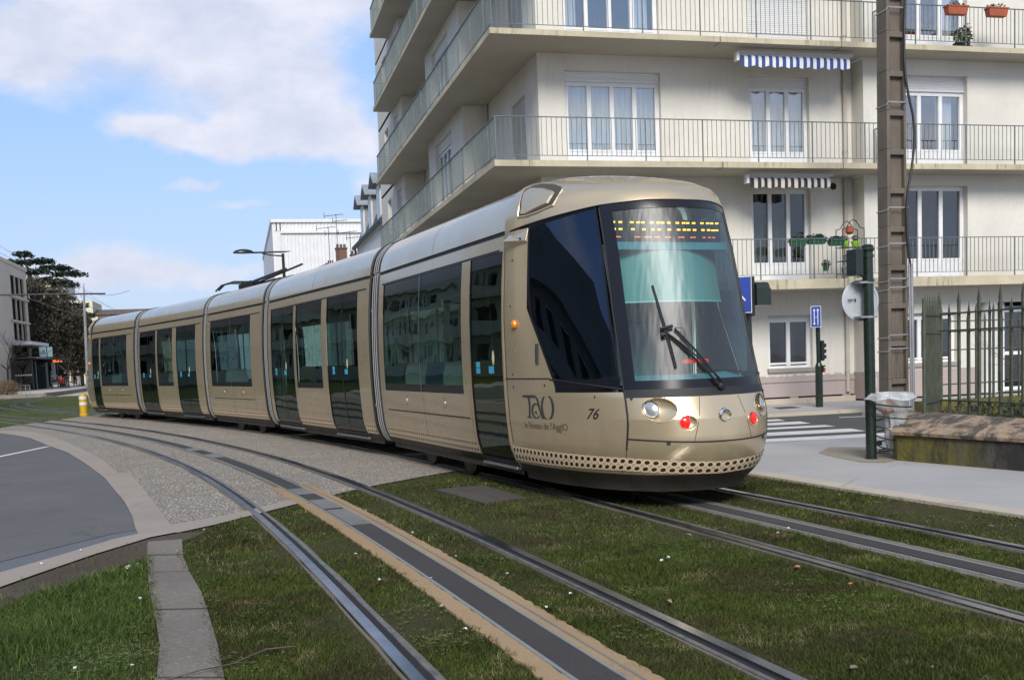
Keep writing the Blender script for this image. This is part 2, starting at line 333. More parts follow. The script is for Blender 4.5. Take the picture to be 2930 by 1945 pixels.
    bp = b.n('ShaderNodeBump'); bp.inputs['Strength'].default_value = .8; bp.inputs['Distance'].default_value = .02
    nt.links.new(b.noise(18, 4, .7, pos), bp.inputs['Height']); nt.links.new(bp.outputs[0], p.inputs['Normal'])
    nt.links.new(p.outputs[0], out.inputs[0]); M['mosswall'] = m
    m, nt, out = newmat('lichen_coping_stone'); b = NB(nt); p = b.n('ShaderNodeBsdfPrincipled'); pos = b.pos()
    f = b.ramp(b.noise(2.6, 6, .8, pos, .6), .44, .55); f2 = b.ramp(b.noise(30, 3, .7, pos), .4, .7)
    c = b.mix(f, (.37, .265, .175, 1), (.055, .05, .047, 1)); c = b.mix(b.math('MULTIPLY', f2, .5), c, (.19, .15, .11, 1))
    nt.links.new(c, p.inputs['Base Color']); p.inputs['Roughness'].default_value = .95
    bp = b.n('ShaderNodeBump'); bp.inputs['Strength'].default_value = .8; bp.inputs['Distance'].default_value = .02
    nt.links.new(b.noise(24, 4, .7, pos), bp.inputs['Height']); nt.links.new(bp.outputs[0], p.inputs['Normal'])
    nt.links.new(p.outputs[0], out.inputs[0]); M['coping'] = m
ground_mats()
M['railhead'] = pbr('polished_rail_head', (.50, .53, .58), .22, metal=1, var=.25, vscale=3)
M['raillip'] = pbr('dull_rail_lip', (.20, .185, .165), .5, metal=.3, var=.4, vscale=8)
M['groove'] = pbr('rail_groove', (.012, .012, .012), .9)

# ------------------------------------------------------------------ mesh builder
WL = {}
def wl(o): return WL.get(o.name, Vector((0, 0, 0))) if o is not None else Vector((0, 0, 0))
class MB:
    def __init__(s): s.v = []; s.f = []; s.mi = []; s.uv = None
    def add(s, vs, fs, mi=0):
        k = len(s.v); s.v += [tuple(p) for p in vs]; s.f += [tuple(i+k for i in f) for f in fs]; s.mi += [mi]*len(fs)
    def hexa(s, c, mi=0):
        s.add(c, [(0, 3, 2, 1), (4, 5, 6, 7), (0, 1, 5, 4), (1, 2, 6, 5), (2, 3, 7, 6), (3, 0, 4, 7)], mi)
    def box(s, x0, x1, y0, y1, z0, z1, mi=0, P=None):
        c = [(x0, y0, z0), (x1, y0, z0), (x1, y1, z0), (x0, y1, z0), (x0, y0, z1), (x1, y0, z1), (x1, y1, z1), (x0, y1, z1)]
        s.hexa([P(*p) for p in c] if P else c, mi)
    def quad(s, a, b, c, d, mi=0): s.add([a, b, c, d], [(0, 1, 2, 3)], mi)
    def poly(s, pts, z, mi=0): s.add([(p[0], p[1], z) for p in pts], [tuple(range(len(pts)))], mi)
    def prism(s, pts, z0, z1, mi=0, P=None):
        n = len(pts); vs = [(p[0], p[1], z0) for p in pts]+[(p[0], p[1], z1) for p in pts]
        if P: vs = [P(*p) for p in vs]
        s.add(vs, [tuple(range(n))[::-1], tuple(range(n, 2*n))]+[(i, (i+1) % n, n+(i+1) % n, n+i) for i in range(n)], mi)
    def tube(s, pts, r, n=8, mi=0, cap=True):
        pts = [Vector(p) for p in pts]; rs = r if isinstance(r, (list, tuple)) else [r]*len(pts)
        k = len(s.v); prev = None
        for i, p in enumerate(pts):
            d = (pts[min(i+1, len(pts)-1)]-pts[max(i-1, 0)]).normalized()
            if prev is None:
                up = Vector((0, 0, 1)) if abs(d.z) < .95 else Vector((1, 0, 0)); x = d.cross(up).normalized()
            else: x = (prev-d*prev.dot(d)).normalized()
            prev = x; y = d.cross(x)
            for j in range(n):
                a = 2*math.pi*j/n; s.v.append(tuple(p+(x*math.cos(a)+y*math.sin(a))*rs[i]))
        for i in range(len(pts)-1):
            for j in range(n):
                s.f.append((k+i*n+j, k+i*n+(j+1) % n, k+(i+1)*n+(j+1) % n, k+(i+1)*n+j)); s.mi.append(mi)
        if cap:
            s.f.append(tuple(range(k, k+n))[::-1]); s.f.append(tuple(range(k+(len(pts)-1)*n, k+len(pts)*n))); s.mi += [mi]*2
    def lathe(s, c, prof, n=16, mi=0, axis=None, P=None):
        """prof: (r,h) list around axis through c"""
        ax = Vector(axis).normalized() if axis else Vector((0, 0, 1)); up = Vector((1, 0, 0)) if abs(ax.x) < .9 else Vector((0, 1, 0))
        x = ax.cross(up).normalized(); y = ax.cross(x); k = len(s.v); c = Vector(c)
        for r, h in prof:
            for j in range(n):
                a = 2*math.pi*j/n; s.v.append(tuple(c+ax*h+(x*math.cos(a)+y*math.sin(a))*r))
        for i in range(len(prof)-1):
            for j in range(n):
                s.f.append((k+i*n+j, k+i*n+(j+1) % n, k+(i+1)*n+(j+1) % n, k+(i+1)*n+j)); s.mi.append(mi)
        s.f.append(tuple(range(k, k+n))[::-1]); s.f.append(tuple(range(k+(len(prof)-1)*n, k+len(prof)*n))); s.mi += [mi]*2
    def grid(s, rows, mi=0, keep=None):
        k = len(s.v); m = len(rows[0])
        for r_ in rows: s.v += [tuple(p) for p in r_]
        for i in range(len(rows)-1):
            for j in range(m-1):
                if keep and not keep(i, j): continue
                s.f.append((k+i*m+j, k+i*m+j+1, k+(i+1)*m+j+1, k+(i+1)*m+j)); s.mi.append(mi)
    def build(s, name, mats, parent=None, smooth=False, recalc=True, label=None, uvf=None, bevel=0, angle=35):
        me = bpy.data.meshes.new(name); o = wl(parent)
        me.from_pydata([(p[0]-o.x, p[1]-o.y, p[2]-o.z) for p in s.v], [], s.f)
        if not isinstance(mats, (list, tuple)): mats = [mats]
        for m in mats: me.materials.append(M[m] if isinstance(m, str) else m)
        if len(mats) > 1: me.polygons.foreach_set('material_index', s.mi)
        if uvf:
            uvl = me.uv_layers.new(name='UVMap')
            for lp in me.loops: uvl.data[lp.index].uv = uvf[lp.vertex_index]
        if recalc:
            bm = bmesh.new(); bm.from_mesh(me); bmesh.ops.recalc_face_normals(bm, faces=bm.faces); bm.to_mesh(me); bm.free()
        if smooth:
            me.shade_smooth() if hasattr(me, 'shade_smooth') else None
            me.polygons.foreach_set('use_smooth', [True]*len(me.polygons))
            if angle: me.set_sharp_from_angle(angle=R(angle))
        me.update()
        ob = bpy.data.objects.new(name, me); C.objects.link(ob)
        if parent is not None: ob.parent = parent
        WL[ob.name] = o
        if bevel:
            bv = ob.modifiers.new('bevel', 'BEVEL'); bv.width = bevel; bv.segments = 2; bv.limit_method = 'ANGLE'
        if label: ob['label'] = label
        return ob
def thing(name, label, cat, loc=(0, 0, 0), group=None):
    o = bpy.data.objects.new(name, None); o.empty_display_size = .2; C.objects.link(o); o.location = loc
    WL[o.name] = Vector(loc); o['label'] = label; o['category'] = cat
    if group: o['group'] = group
    return o
def tag(o, label, cat, group=None):
    o['label'] = label; o['category'] = cat
    if group: o['group'] = group
    return o
def struct(o, kind='structure'): o['kind'] = kind; return o
def text_geo(s, size, shear=0.0, bold=0.0):
    cu = bpy.data.curves.new('t', 'FONT'); cu.body = s; cu.size = size; cu.shear = shear; cu.offset = bold; cu.resolution_u = 3
    ob = bpy.data.objects.new('t', cu); C.objects.link(ob)
    dg = bpy.context.evaluated_depsgraph_get(); me = ob.evaluated_get(dg).to_mesh()
    vs = [(v.co.x, v.co.y) for v in me.vertices]; fs = [tuple(p.vertices) for p in me.polygons]
    ob.evaluated_get(dg).to_mesh_clear(); bpy.data.objects.remove(ob); bpy.data.curves.remove(cu)
    return vs, fs

# ------------------------------------------------------------------ camera
YAW, PITCH, ROLL = R(14.1319), R(-4.62047), R(-2.16245)
cy_, sy_ = math.cos(YAW), math.sin(YAW)
fwd = Vector((sy_*math.cos(PITCH), cy_*math.cos(PITCH), math.sin(PITCH))); rt = Vector((cy_, -sy_, 0)); up = rt.cross(fwd)
r2 = rt*math.cos(ROLL)+up*math.sin(ROLL); u2 = -rt*math.sin(ROLL)+up*math.cos(ROLL)
cam = bpy.data.cameras.new('camera'); co = bpy.data.objects.new('camera', cam); C.objects.link(co)
mw = Matrix(((r2.x, u2.x, -fwd.x, 0), (r2.y, u2.y, -fwd.y, 0), (r2.z, u2.z, -fwd.z, 1.45), (0, 0, 0, 1)))
co.matrix_world = mw
cam.sensor_width = 36; cam.lens = 36*3052.46/2930; cam.shift_y = 298.35/2930; cam.clip_end = 3000; cam.clip_start = .05
scene.camera = co

# ------------------------------------------------------------------ track path (track A near, track B under the tram)
PC = [-0.355, -0.245, 0.15, 0.095, 0.317, 0.367]; DS = .25
SS = np.arange(-10, 190, DS)
def th_(s):
    def poly(s):
        u = s/30-1; return sum(c*u**i for i, c in enumerate(PC))
    if s < 0: return poly(0)
    if s <= 49: return poly(s)
    a = poly(49.); b = R(-1.0); t = min(1, (s-49)/22); t = t*t*(3-2*t); return a+(b-a)*t
TH = np.array([th_(s) for s in SS]); i0 = int(10/DS); PX = np.zeros_like(SS); PY = np.zeros_like(SS); PX[i0] = 1.719; PY[i0] = 2
for i in range(i0+1, len(SS)): t = (TH[i]+TH[i-1])/2; PX[i] = PX[i-1]+DS*math.sin(t); PY[i] = PY[i-1]+DS*math.cos(t)
for i in range(i0-1, -1, -1): t = (TH[i]+TH[i+1])/2; PX[i] = PX[i+1]-DS*math.sin(t); PY[i] = PY[i+1]-DS*math.cos(t)
def pt(s, off):
    k = (s-SS[0])/DS; i = int(k); fr = k-i
    x = PX[i]*(1-fr)+PX[i+1]*fr; y = PY[i]*(1-fr)+PY[i+1]*fr; t = TH[i]*(1-fr)+TH[i+1]*fr
    return Vector((x+math.cos(t)*off, y-math.sin(t)*off, 0))
def ribbon(mb, off0, off1, z0, z1, s0, s1, mi=0, step=.5, jag=0):
    """flat-topped strip following the track; z0 = bottom, z1 = top (box section)"""
    n = max(2, int((s1-s0)/step)+1); ss = np.linspace(s0, s1, n); k = len(mb.v)
    for s in ss:
        j0 = random.uniform(-jag, jag); j1 = random.uniform(-jag, jag)
        a = pt(s, off0+j0); b = pt(s, off1+j1)
        for p, z in ((a, z0), (a, z1), (b, z1), (b, z0)): mb.v.append((p.x, p.y, z))
    for i in range(n-1):
        q = k+i*4
        for a, b in ((0, 1), (1, 2), (2, 3)): mb.f.append((q+a, q+b, q+4+b, q+4+a)); mb.mi.append(mi)
    mb.f.append((k, k+1, k+2, k+3)); e = k+(n-1)*4; mb.f.append((e+3, e+2, e+1, e)); mb.mi += [mi]*2
# ------------------------------------------------------------------ ground
D2 = 3.10
def sheet(name, pts, z, mat, kind='structure'):
    mb = MB(); mb.poly(pts, z); return struct(mb.build(name, mat, recalc=False), kind)
g = MB(); g.quad((-600, -120, -.03), (600, -120, -.03), (600, 1500, -.03), (-600, 1500, -.03)); struct(g.build('ground', 'pavement', recalc=False))
def tp(s, off): p = pt(s, off); return (p.x, p.y)
# near planted strip along the tracks (soil sheet)
lawn_near = [(-8, -6), (14, -6), (7.2, 1.0), (6.55, 4.5), (6.12, 7.2), (5.86, 9.0), (5.66, 10.9), (5.35, 12.9), (5.2, 14.1), (3.9, 14.6),
             (2.43, 13.49), (1.47, 12.62), (.60, 11.55), (.02, 10.72), (-.29, 10.29), (-.62, 9.93), (-.84, 9.75), (-1.21, 9.05), (-1.52, 8.34), (-1.69, 7.92), (-3.2, 4.2), (-6, -4)]
sheet('planted_strip', lawn_near, -.006, 'soil')
# tram crossing paved with bedded stone
pav = [(-.7, 10.35), (-.29, 10.4), (.02, 10.8), (.60, 11.6), (1.47, 12.68), (2.43, 13.56), (3.9, 14.66), (5.2, 14.2)] + [(5.3, 15), (4.6, 20.3), (2.5, 27), (-.5, 34), (-4.2, 41.5)] + [(-5.05, 40.5), (-6.6, 34.6), (-7.0, 31.8), (-5.4, 29.6), (-4.91, 28.94), (-3.3, 22.6), (-1.85, 16.58), (-.98, 12.3)]
sheet('tram_crossing', pav, -.002, 'paving')
# far lawn where the tracks curve away
lawnf = [(-4.2, 41.5), (-5.05, 40.5), (-6.6, 34.6), (-7.0, 31.8), (-9, 34.5), (-20, 45), (-25, 62), (-19, 80.5), (-14.3, 80.8), (-11.6, 80), (-9.4, 79.2), (-5.5, 76), (-3.5, 60), (-2.5, 48)]
sheet('far_lawn', lawnf, .002, 'lawn')
# street on the left
asp = [(-40, 28), (-12, 33.2), (-7.0, 31.6), (-6.1, 30.0), (-5.45, 28.6), (-4.82, 26.9), (-4.0, 24.0), (-3.22, 21.4), (-2.5, 18.4), (-1.9, 15.7), (-1.33, 12.6), (-1.13, 11.3), (-1.0, 10.28), (-1.2, 10.15), (-1.58, 9.57), (-1.91, 9.04), (-5.0, 4.05), (-12, -7), (-40, -10)]
sheet('street_asphalt', asp, -.004, 'asphalt')
conc = [(-7.6, 32.6), (-7.0, 31.6), (-6.1, 30.0), (-5.45, 28.6), (-4.82, 26.9), (-4.0, 24.0), (-3.22, 21.4), (-2.5, 18.4), (-1.9, 15.7), (-1.33, 12.6), (-1.13, 11.3), (-1.0, 10.25), (-.96, 10.03),
        (-.70, 10.42), (-.96, 12.14), (-1.3, 14.3), (-1.60, 16.15), (-1.80, 16.4), (-2.35, 19.2), (-3.1, 22.3), (-3.85, 25.2), (-4.7, 28.3), (-5.4, 30.2), (-6.7, 32.3)]
sheet('concrete_band', conc, .004, 'concrete')
# joints in the concrete band
mb = MB()
for k, (a, b) in enumerate((((-1.12, 11.3), (-.82, 11.42)), ((-1.44, 13.2), (-1.07, 13.5)), ((-1.88, 15.5), (-1.5, 15.85)), ((-2.6, 18.8), (-2.2, 18.9)), ((-3.4, 22.1), (-3.05, 22.2)))):
    dx = .006; mb.quad((a[0], a[1]-dx*2, .008), (b[0], b[1]-dx*2, .008), (b[0], b[1]+dx*2, .008), (a[0], a[1]+dx*2, .008))
# kerb below the asphalt: gutter, concrete kerb and mud
lA = [(-1.0, 10.28), (-1.2, 10.15), (-1.58, 9.57), (-1.91, 9.04), (-5.0, 4.05), (-8, -1)]; lG = [(-.96, 10.03), (-1.15, 9.8), (-1.5, 9.1), (-1.81, 8.53), (-4.4, 3.77), (-7, -1)]
lK = [(-.62, 9.95), (-.84, 9.75), (-1.21, 9.05), (-1.52, 8.34), (-1.69, 7.92), (-3.2, 4.2), (-5.2, -1)]; lM = [(-.35, 9.95), (-.60, 9.3), (-.79, 8.76), (-1.1, 8.15), (-1.34, 7.65), (-1.54, 7.21), (-2.8, 4.4), (-4.6, -1)]
sheet('gutter_band', lA+lG[::-1], .005, 'gutter'); sheet('edge_kerb', lG+lK[::-1], .010, 'concrete'); sheet('trodden_earth', lK+lM[::-1], -.002, 'mud')
mb = MB()
for i in range(len(lA)-1):
    a, b = lA[i], lA[i+1]; mb.quad((a[0], a[1], .009), (b[0], b[1], .009), (b[0]+.006, b[1]-.014, .009), (a[0]+.006, a[1]-.014, .009))
struct(mb.build('tar_joint', 'rubber', recalc=False))
# header beam between paving and planted strip
hb = MB(); hp = [((-.96, 10.03), (-.70, 10.45)), ((-.62, 9.93), (-.42, 10.72)), ((-.29, 10.29), (-.07, 11.04)), ((.02, 10.72), (.25, 11.5)), ((.22, 11.0), (.50, 11.86)), ((.62, 11.55), (.68, 12.05))]
for i in range(len(hp)-1):
    (a, c), (b, d) = hp[i], hp[i+1]; hb.quad((*a, .0065), (*b, .0065), (*d, .0065), (*c, .0065))
struct(hb.build('header_beam', 'concrete', recalc=False))
# painted line on the street
mb = MB(); mb.quad((-5.20, 17.6, 0), (-3.97, 23.5, 0), (-3.83, 23.6, 0), (-5.06, 17.6, 0)); struct(mb.build('road_marking', 'roadpaint', recalc=False))
# old slab path
path = MB(); L = [(-.84, 9.5), (-.79, 8.78), (-.72, 8.0), (-.65, 7.26), (-.58, 6.72), (-.49, 5.84), (-.46, 5.2), (-.38, 4.4), (-.28, 3.4), (-.1, 2.0)]
Rr = [(-.56, 9.5), (-.51, 8.67), (-.43, 7.92), (-.32, 7.12), (-.27, 6.62), (-.19, 5.7), (-.15, 5.08), (-.06, 4.3), (.05, 3.3), (.2, 1.9)]
for i in range(len(L)-1):
    a, b, c, d = L[i], Rr[i], Rr[i+1], L[i+1]; e = .012; dz = [.012, .010, .014, .011][i % 4]
    path.prism([(a[0], a[1]-e), (b[0], b[1]-e), (c[0], c[1]+e*.2), (d[0], d[1]+e*.2)], -.03, dz)
struct(path.build('slab_path', 'slab'))
mb = MB()
for i in (1, 2, 4, 6, 8):
    a, b = L[i], Rr[i]; mb.quad((a[0], a[1]-.009, .0165), (b[0], b[1]-.007, .0165), (b[0], b[1]+.008, .0165), (a[0], a[1]+.007, .0165))
struct(mb.build('slab_joint', 'mud', recalc=False))
# right pavement, kerb, street, crossing
kin = [(5.2, 14.1), (5.35, 12.9), (5.66, 10.9), (5.86, 9.0), (6.12, 7.2), (6.55, 4.5), (7.2, 1.0), (8.2, -3)]
kout = [(x+.24, y+.05) for x, y in kin]
mb = MB()
for i in range(len(kin)-1):
    a, b, c, d = kin[i], kout[i], kout[i+1], kin[i+1]
    mb.hexa([(a[0], a[1], -.05), (b[0], b[1], -.05), (c[0], c[1], -.05), (d[0], d[1], -.05), (a[0], a[1], .022), (b[0], b[1], .022), (c[0], c[1], .022), (d[0], d[1], .022)])
struct(mb.build('beige_kerb', 'kerb'))
sheet('pavement_near', kout+[(40, -3), (40, 14.75), (5.4, 14.75)], .018, 'pavement')
sheet('street_right', [(5.3, 14.75), (60, 14.75), (60, 20.4), (4.5, 20.4)], .002, 'road')
mb = MB(); mb.box(4.4, 60, 20.4, 20.52, -.05, .075); struct(mb.build('far_kerb', 'kerb'))
mb = MB(); mb.box(4.2, 60, 20.52, 23.95, -.05, .068); struct(mb.build('pavement_far', 'pavement'))
mb = MB()
for q in ([(5.4, 20.2), (10.57, 19.72), (10.46, 19.2), (5.4, 19.7)], [(5.4, 19.2), (10.54, 18.78), (10.4, 18.12), (5.4, 18.62)], [(5.4, 18.12), (10.38, 17.6), (10.34, 17.16), (5.4, 17.6)],
          [(5.4, 17.0), (10.25, 16.53), (10.12, 15.87), (5.4, 16.3)], [(5.4, 15.75), (9.81, 15.36), (12.0, 15.15), (12.0, 14.80), (9.84, 14.80), (5.4, 15.12)], [(11.72, 19.31), (13.6, 18.9), (13.5, 18.78), (11.63, 19.16)]): mb.poly(q, .007)
struct(mb.build('zebra_crossing', 'roadpaint', recalc=False))
sheet('resin_patch', [(7.5, 12.9), (8.07, 13.55), (8.43, 13.23), (8.47, 12.59), (7.75, 11.5), (7.50, 11.35), (7.31, 11.57), (7.36, 12.17)], .022, 'patch')
sheet('pavement_cover', [(11.99, 22.66), (12.53, 22.71), (12.45, 22.08), (11.79, 21.87)], .072, 'cover')
mb = MB(); mb.box(12.3, 13.4, 18.5, 19.4, .0, .09); struct(mb.build('pole_plinth_island', 'pavement'))
# cable chamber cover between the tracks
cv = MB(); cv.prism([(2.05, 11.75), (2.62, 11.82), (2.78, 10.62), (2.3, 10.35)], -.02, .018); cv.prism([(2.30, 11.6), (2.33, 11.6), (2.55, 10.5), (2.52, 10.5)], .018, .022)
struct(cv.build('chamber_cover', 'cover'))
# rails
for tr, (o, s0, s1) in enumerate(((0, -8, 150), (D2, -8, 150))):
    nm = ('near', 'far')[tr]
    h = MB(); lp = MB(); gr = MB(); ed = MB()
    for sgn, x in ((-1, -.72), (1, .72)):
        # head outside the groove, lip inside
        h_out, h_in = x+sgn*.0, x+sgn*.062
        a, b = sorted((h_out, h_in)); ribbon(h, o+a, o+b, -.02, .020, s0, s1)
        a, b = sorted((x-sgn*.048, x)); ribbon(gr, o+a, o+b, -.02, .003, s0, s1)
        a, b = sorted((x-sgn*.078, x-sgn*.048)); ribbon(lp, o+a, o+b, -.02, .014, s0, s1)
        a, b = sorted((x+sgn*.062, x+sgn*.082)); ribbon(ed, o+a, o+b, -.02, .004, s0, s1, jag=.008)
        a, b = sorted((x-sgn*.078, x-sgn*.092)); ribbon(ed, o+a, o+b, -.02, .008, s0, s1, jag=.008)
    rt_ = thing('tram_track', ('near grooved tram track curving through the grass with a tan bordered centre strip', 'far grooved tram track running under the tram with a grey centre strip')[tr], 'tram track')
    h.build('rail_head', 'railhead', rt_, smooth=True, angle=30); lp.build('rail_lip', 'raillip', rt_); gr.build('rail_groove', 'groove', rt_); ed.build('rail_bedding', 'greytan', rt_)
    cs = MB(); el = MB(); tn = MB(); tnp = MB(); sp = MB()
    brk = 11.2 if tr == 0 else 14
    hw = .095 if tr == 0 else .08; ribbon(cs, o-hw, o+hw, -.02, .014, -8, 150)
    for a in (-.118, .095): ribbon(el, o+a, o+a+.023, -.02, .012, -8, 150)
    fl = .115 if tr == 0 else .065
    ribbon(tn, o-.118-fl, o-.118, -.02, .008, -8, brk, jag=.010, step=.05); ribbon(tn, o+.118, o+.118+fl+.02, -.02, .008, -8, brk, jag=.010, step=.05)
    ribbon(sp, o+.165, o+.18, .0, .011, -8, brk)
    ribbon(tnp, o-.16, o-.118, -.02, .0015, brk, 150); ribbon(tnp, o+.118, o+.16, -.02, .0015, brk, 150)
    for a, b in ((7.6, 8.7), (8.85, 9.6), (10.2, 10.8), (16.2, 17.0), (18.1, 18.7)) if tr == 0 else ((21, 22),):
        ribbon(sp, o-.09, o+.09, .0, .017, a, b, step=.4)
    cs.build('conductor_strip', 'rubberstrip', rt_); el.build('conductor_edge', 'edgeline', rt_); tn.build('resin_border', 'tan' if tr == 0 else 'greytan', rt_)
    tnp.build('mortar_border', 'greytan', rt_); sp.build('insulator_plate', 'steelplate', rt_)
# platform of the stop, beyond
mb = MB(); mb.prism([(-13.2, 81.0), (-12.8, 84), (-12.8, 150), (-40, 150), (-40, 78), (-22, 76), (-16, 77)], .0, .24)
struct(mb.build('stop_platform', 'platform'))
mb = MB(); mb.prism([(-13.2, 79.5), (-12.9, 81), (-12.76, 84), (-12.76, 150), (-12.62, 150), (-12.62, 84), (-12.7, 81), (-13.0, 79.3)], .0, .28); struct(mb.build('platform_edge', 'platedge'))
sheet('track_bed_stop', [(-12.6, 79.9), (-12.6, 150), (-4, 150), (-5.5, 78)], .001, 'platform')
sheet('light_kerb_strip', [(-24, 77.2), (-16.0, 77.0), (-13.2, 78.9), (-5.4, 75.5), (-5.4, 76.9), (-13.4, 80.6), (-16, 78.2), (-24, 78.6)], .006, 'kerb')

# ------------------------------------------------------------------ grass blades
def inpoly(px, py, poly):
    c = np.zeros(px.shape, bool); n = len(poly); j = n-1
    for i in range(n):
        xi, yi = poly[i]; xj, yj = poly[j]
        hit = ((yi > py) != (yj > py)) & (px < (xj-xi)*(py-yi)/((yj-yi)+1e-12)+xi); c ^= hit; j = i
    return c
def latoff(x, y):
    """signed lateral offset from track A centre"""
    m = SS < 60; X_, Y_, T_ = PX[m], PY[m], TH[m]; out = np.empty_like(x)
    for k in range(0, len(x), 20000):
        xs, ys = x[k:k+20000], y[k:k+20000]
        d = (xs[:, None]-X_[None])**2+(ys[:, None]-Y_[None])**2; i = d.argmin(1)
        out[k:k+20000] = (xs-X_[i])*np.cos(T_[i])-(ys-Y_[i])*np.sin(T_[i])
    return out
def noise2(x, y, f, seed):
    r = np.random.default_rng(seed); v = 0
    for _ in range(5):
        a = r.uniform(0, 6.28); k = f*r.uniform(.6, 1.6); v = v+np.sin(x*np.cos(a)*k+y*np.sin(a)*k+r.uniform(0, 6.28))
    return v/5
def blades(name, n, poly, bbox, hgt, wid, excl, mat='blades', dens=None):
    x = rng.uniform(bbox[0], bbox[1], n); y = rng.uniform(bbox[2], bbox[3], n)
    # thin out with distance
    ratio = x/np.maximum(y, .1)
    keep = inpoly(x, y, poly) & (ratio > -.27) & (ratio < 1.05) & (y > 3.2)
    x, y = x[keep], y[keep]
    dd = np.hypot(x, y); keep = rng.random(len(x)) < np.clip((7.5/dd)**1.6, .12, 1); x, y = x[keep], y[keep]
    lo = latoff(x, y); k = np.ones(len(x), bool)
    for o in (0, D2):
        l = lo-o
        for r_ in (-.72, .72): s = 1 if r_ > 0 else -1; q = (l-r_)*s; k &= ~((q > -.095) & (q < .085))
        w = .232 if o == 0 else .185; k &= ~((l > -w+.005+.02*np.sin(y*23)) & (l < w+.02+.02*np.sin(y*19)))
    near_rail = np.minimum.reduce([np.abs(np.abs(lo-o)-.75) for o in (0, D2)]); k &= rng.random(len(x)) < np.clip(.25+(near_rail-.08)*7, .25, 1)
    k &= ~excl(x, y)
    # bare patches
    nz = noise2(x, y, 2.2, 5)+.6*noise2(x, y, 6, 6)
    k &= rng.random(len(x)) < np.clip(.85+nz*.8, .18, 1)
    x, y = x[k], y[k]; n = len(x); dd = np.hypot(x, y)
    nz2 = noise2(x, y, 3.5, 9)
    left = np.clip((-x-.4)*3, 0, 1)
    h = hgt*(.35+1.5*rng.random(n)**2.5)*(1+.7*nz2)*(1+.8*left); w = wid*rng.uniform(.6, 1.4, n)*np.clip(dd/7, .8, 2.6)
    a = rng.uniform(0, 2*np.pi, n); b = a+rng.uniform(-.8, .8, n)+np.pi/2; lean = rng.uniform(.3, 1.5, n)*h
    V = np.zeros((n, 5, 3)); ca, sa = np.cos(a)*w/2, np.sin(a)*w/2; cb, sb = np.cos(b), np.sin(b)
    z0 = -.008
    V[:, 0] = np.stack([x-ca, y-sa, np.full(n, z0)], 1); V[:, 1] = np.stack([x+ca, y+sa, np.full(n, z0)], 1)
    mx, my = x+cb*lean*.35, y+sb*lean*.35
    V[:, 2] = np.stack([mx+ca*.8, my+sa*.8, z0+h*.62], 1); V[:, 3] = np.stack([mx-ca*.8, my-sa*.8, z0+h*.62], 1)
    V[:, 4] = np.stack([x+cb*lean, y+sb*lean, z0+h], 1)
    me = bpy.data.meshes.new(name); me.vertices.add(5*n); me.vertices.foreach_set('co', V.ravel())
    base = np.arange(n)*5; loops = np.stack([base, base+1, base+2, base+3, base+3, base+2, base+4], 1).ravel()
    me.loops.add(7*n); me.loops.foreach_set('vertex_index', loops)
    ls = np.stack([np.arange(n)*7, np.arange(n)*7+4], 1).ravel(); me.polygons.add(2*n); me.polygons.foreach_set('loop_start', ls)
    me.update(calc_edges=True); me.materials.append(M[mat]); ob = bpy.data.objects.new(name, me); C.objects.link(ob); ob['kind'] = 'stuff'
    return ob, (x, y)
PL = [(-.90, 9.7)]+L[1:]; PRr = [(-.50, 9.7)]+Rr[1:]
pathpoly = PL+PRr[::-1]; mudpoly = lK+[(x+.02, y+.02) for x, y in lM][::-1]; coverpoly = [(2.05, 11.75), (2.62, 11.82), (2.78, 10.62), (2.3, 10.35)]
pathin = [(x+.035, y) for x, y in PL]+[(x-.035, y) for x, y in PRr[::-1]]
def excl(x, y):
    e = inpoly(x, y, pathin) | (inpoly(x, y, coverpoly) & (rng.random(len(x)) < .93))
    m = inpoly(x, y, mudpoly); e |= m & (rng.random(len(x)) < .96); return e
blades('grass', 1500000, lawn_near, (-4.5, 11, 3.4, 14.7), .019, .0042, excl)
blades('grass', 900000, lawn_near, (-2.2, 5.2, 3.4, 7.6), .020, .0036, excl)
blades('lawn_grass', 200000, lawnf, (-16, -2, 32, 62), .014, .010, lambda x, y: np.zeros(len(x), bool))

# clover rosettes
def inp1(x, y):
    l = float(latoff(np.array([x]), np.array([y]))[0]); return any(abs(l-o) < .26 or abs(abs(l-o)-.73) < .11 for o in (0, D2)) or bool(inpoly(np.array([x]), np.array([y]), pathin)[0])
def clover(name, cx, cy, r, n):
    mb = MB()
    for _ in range(int(n*.8)):
        a = random.uniform(0, 6.28); q = r*1.5*random.random()**.8*(1+.4*math.sin(a*3+cx*9)); x, y = cx+q*math.cos(a), cy+q*math.sin(a)
        if inp1(x, y): continue
        z = random.uniform(.006, .022); s = random.uniform(.004, .009)
        for k in range(3):
            t = a+k*2.09; u = (math.cos(t), math.sin(t)); v = (-u[1], u[0])
            mb.quad((x, y, z), (x+u[0]*s+v[0]*s*.6, y+u[1]*s+v[1]*s*.6, z+.003), (x+u[0]*s*1.7, y+u[1]*s*1.7, z), (x+u[0]*s-v[0]*s*.6, y+u[1]*s-v[1]*s*.6, z+.002))
    return mb
M['clover'] = pbr('clover_green', (.09, .14, .035), .6, col2=(.15, .19, .055), vscale=14)
mb = MB()
for cx, cy, r, n in ((-.78, 6.3, .22, 260), (-.66, 5.7, .2, 240), (-.85, 5.6, .25, 160), (.95, 5.4, .22, 130), (1.08, 6.1, .2, 110), (2.2, 6.0, .2, 190), (1.9, 5.2, .25, 120), (3.2, 5.4, .28, 150), (3.0, 7.2, .25, 90), (2.9, 9.0, .3, 90), (4.5, 6.4, .3, 110), (.05, 6.4, .3, 110), (-.1, 5.3, .25, 100), (2.75, 10.0, .3, 90), (5.3, 7.5, .3, 90), (1.75, 7.4, .15, 60)):
    q = clover('c', cx, cy, r, n); mb.add(q.v, q.f)
cl = mb.build('clover', 'clover', recalc=False); cl['kind'] = 'stuff'
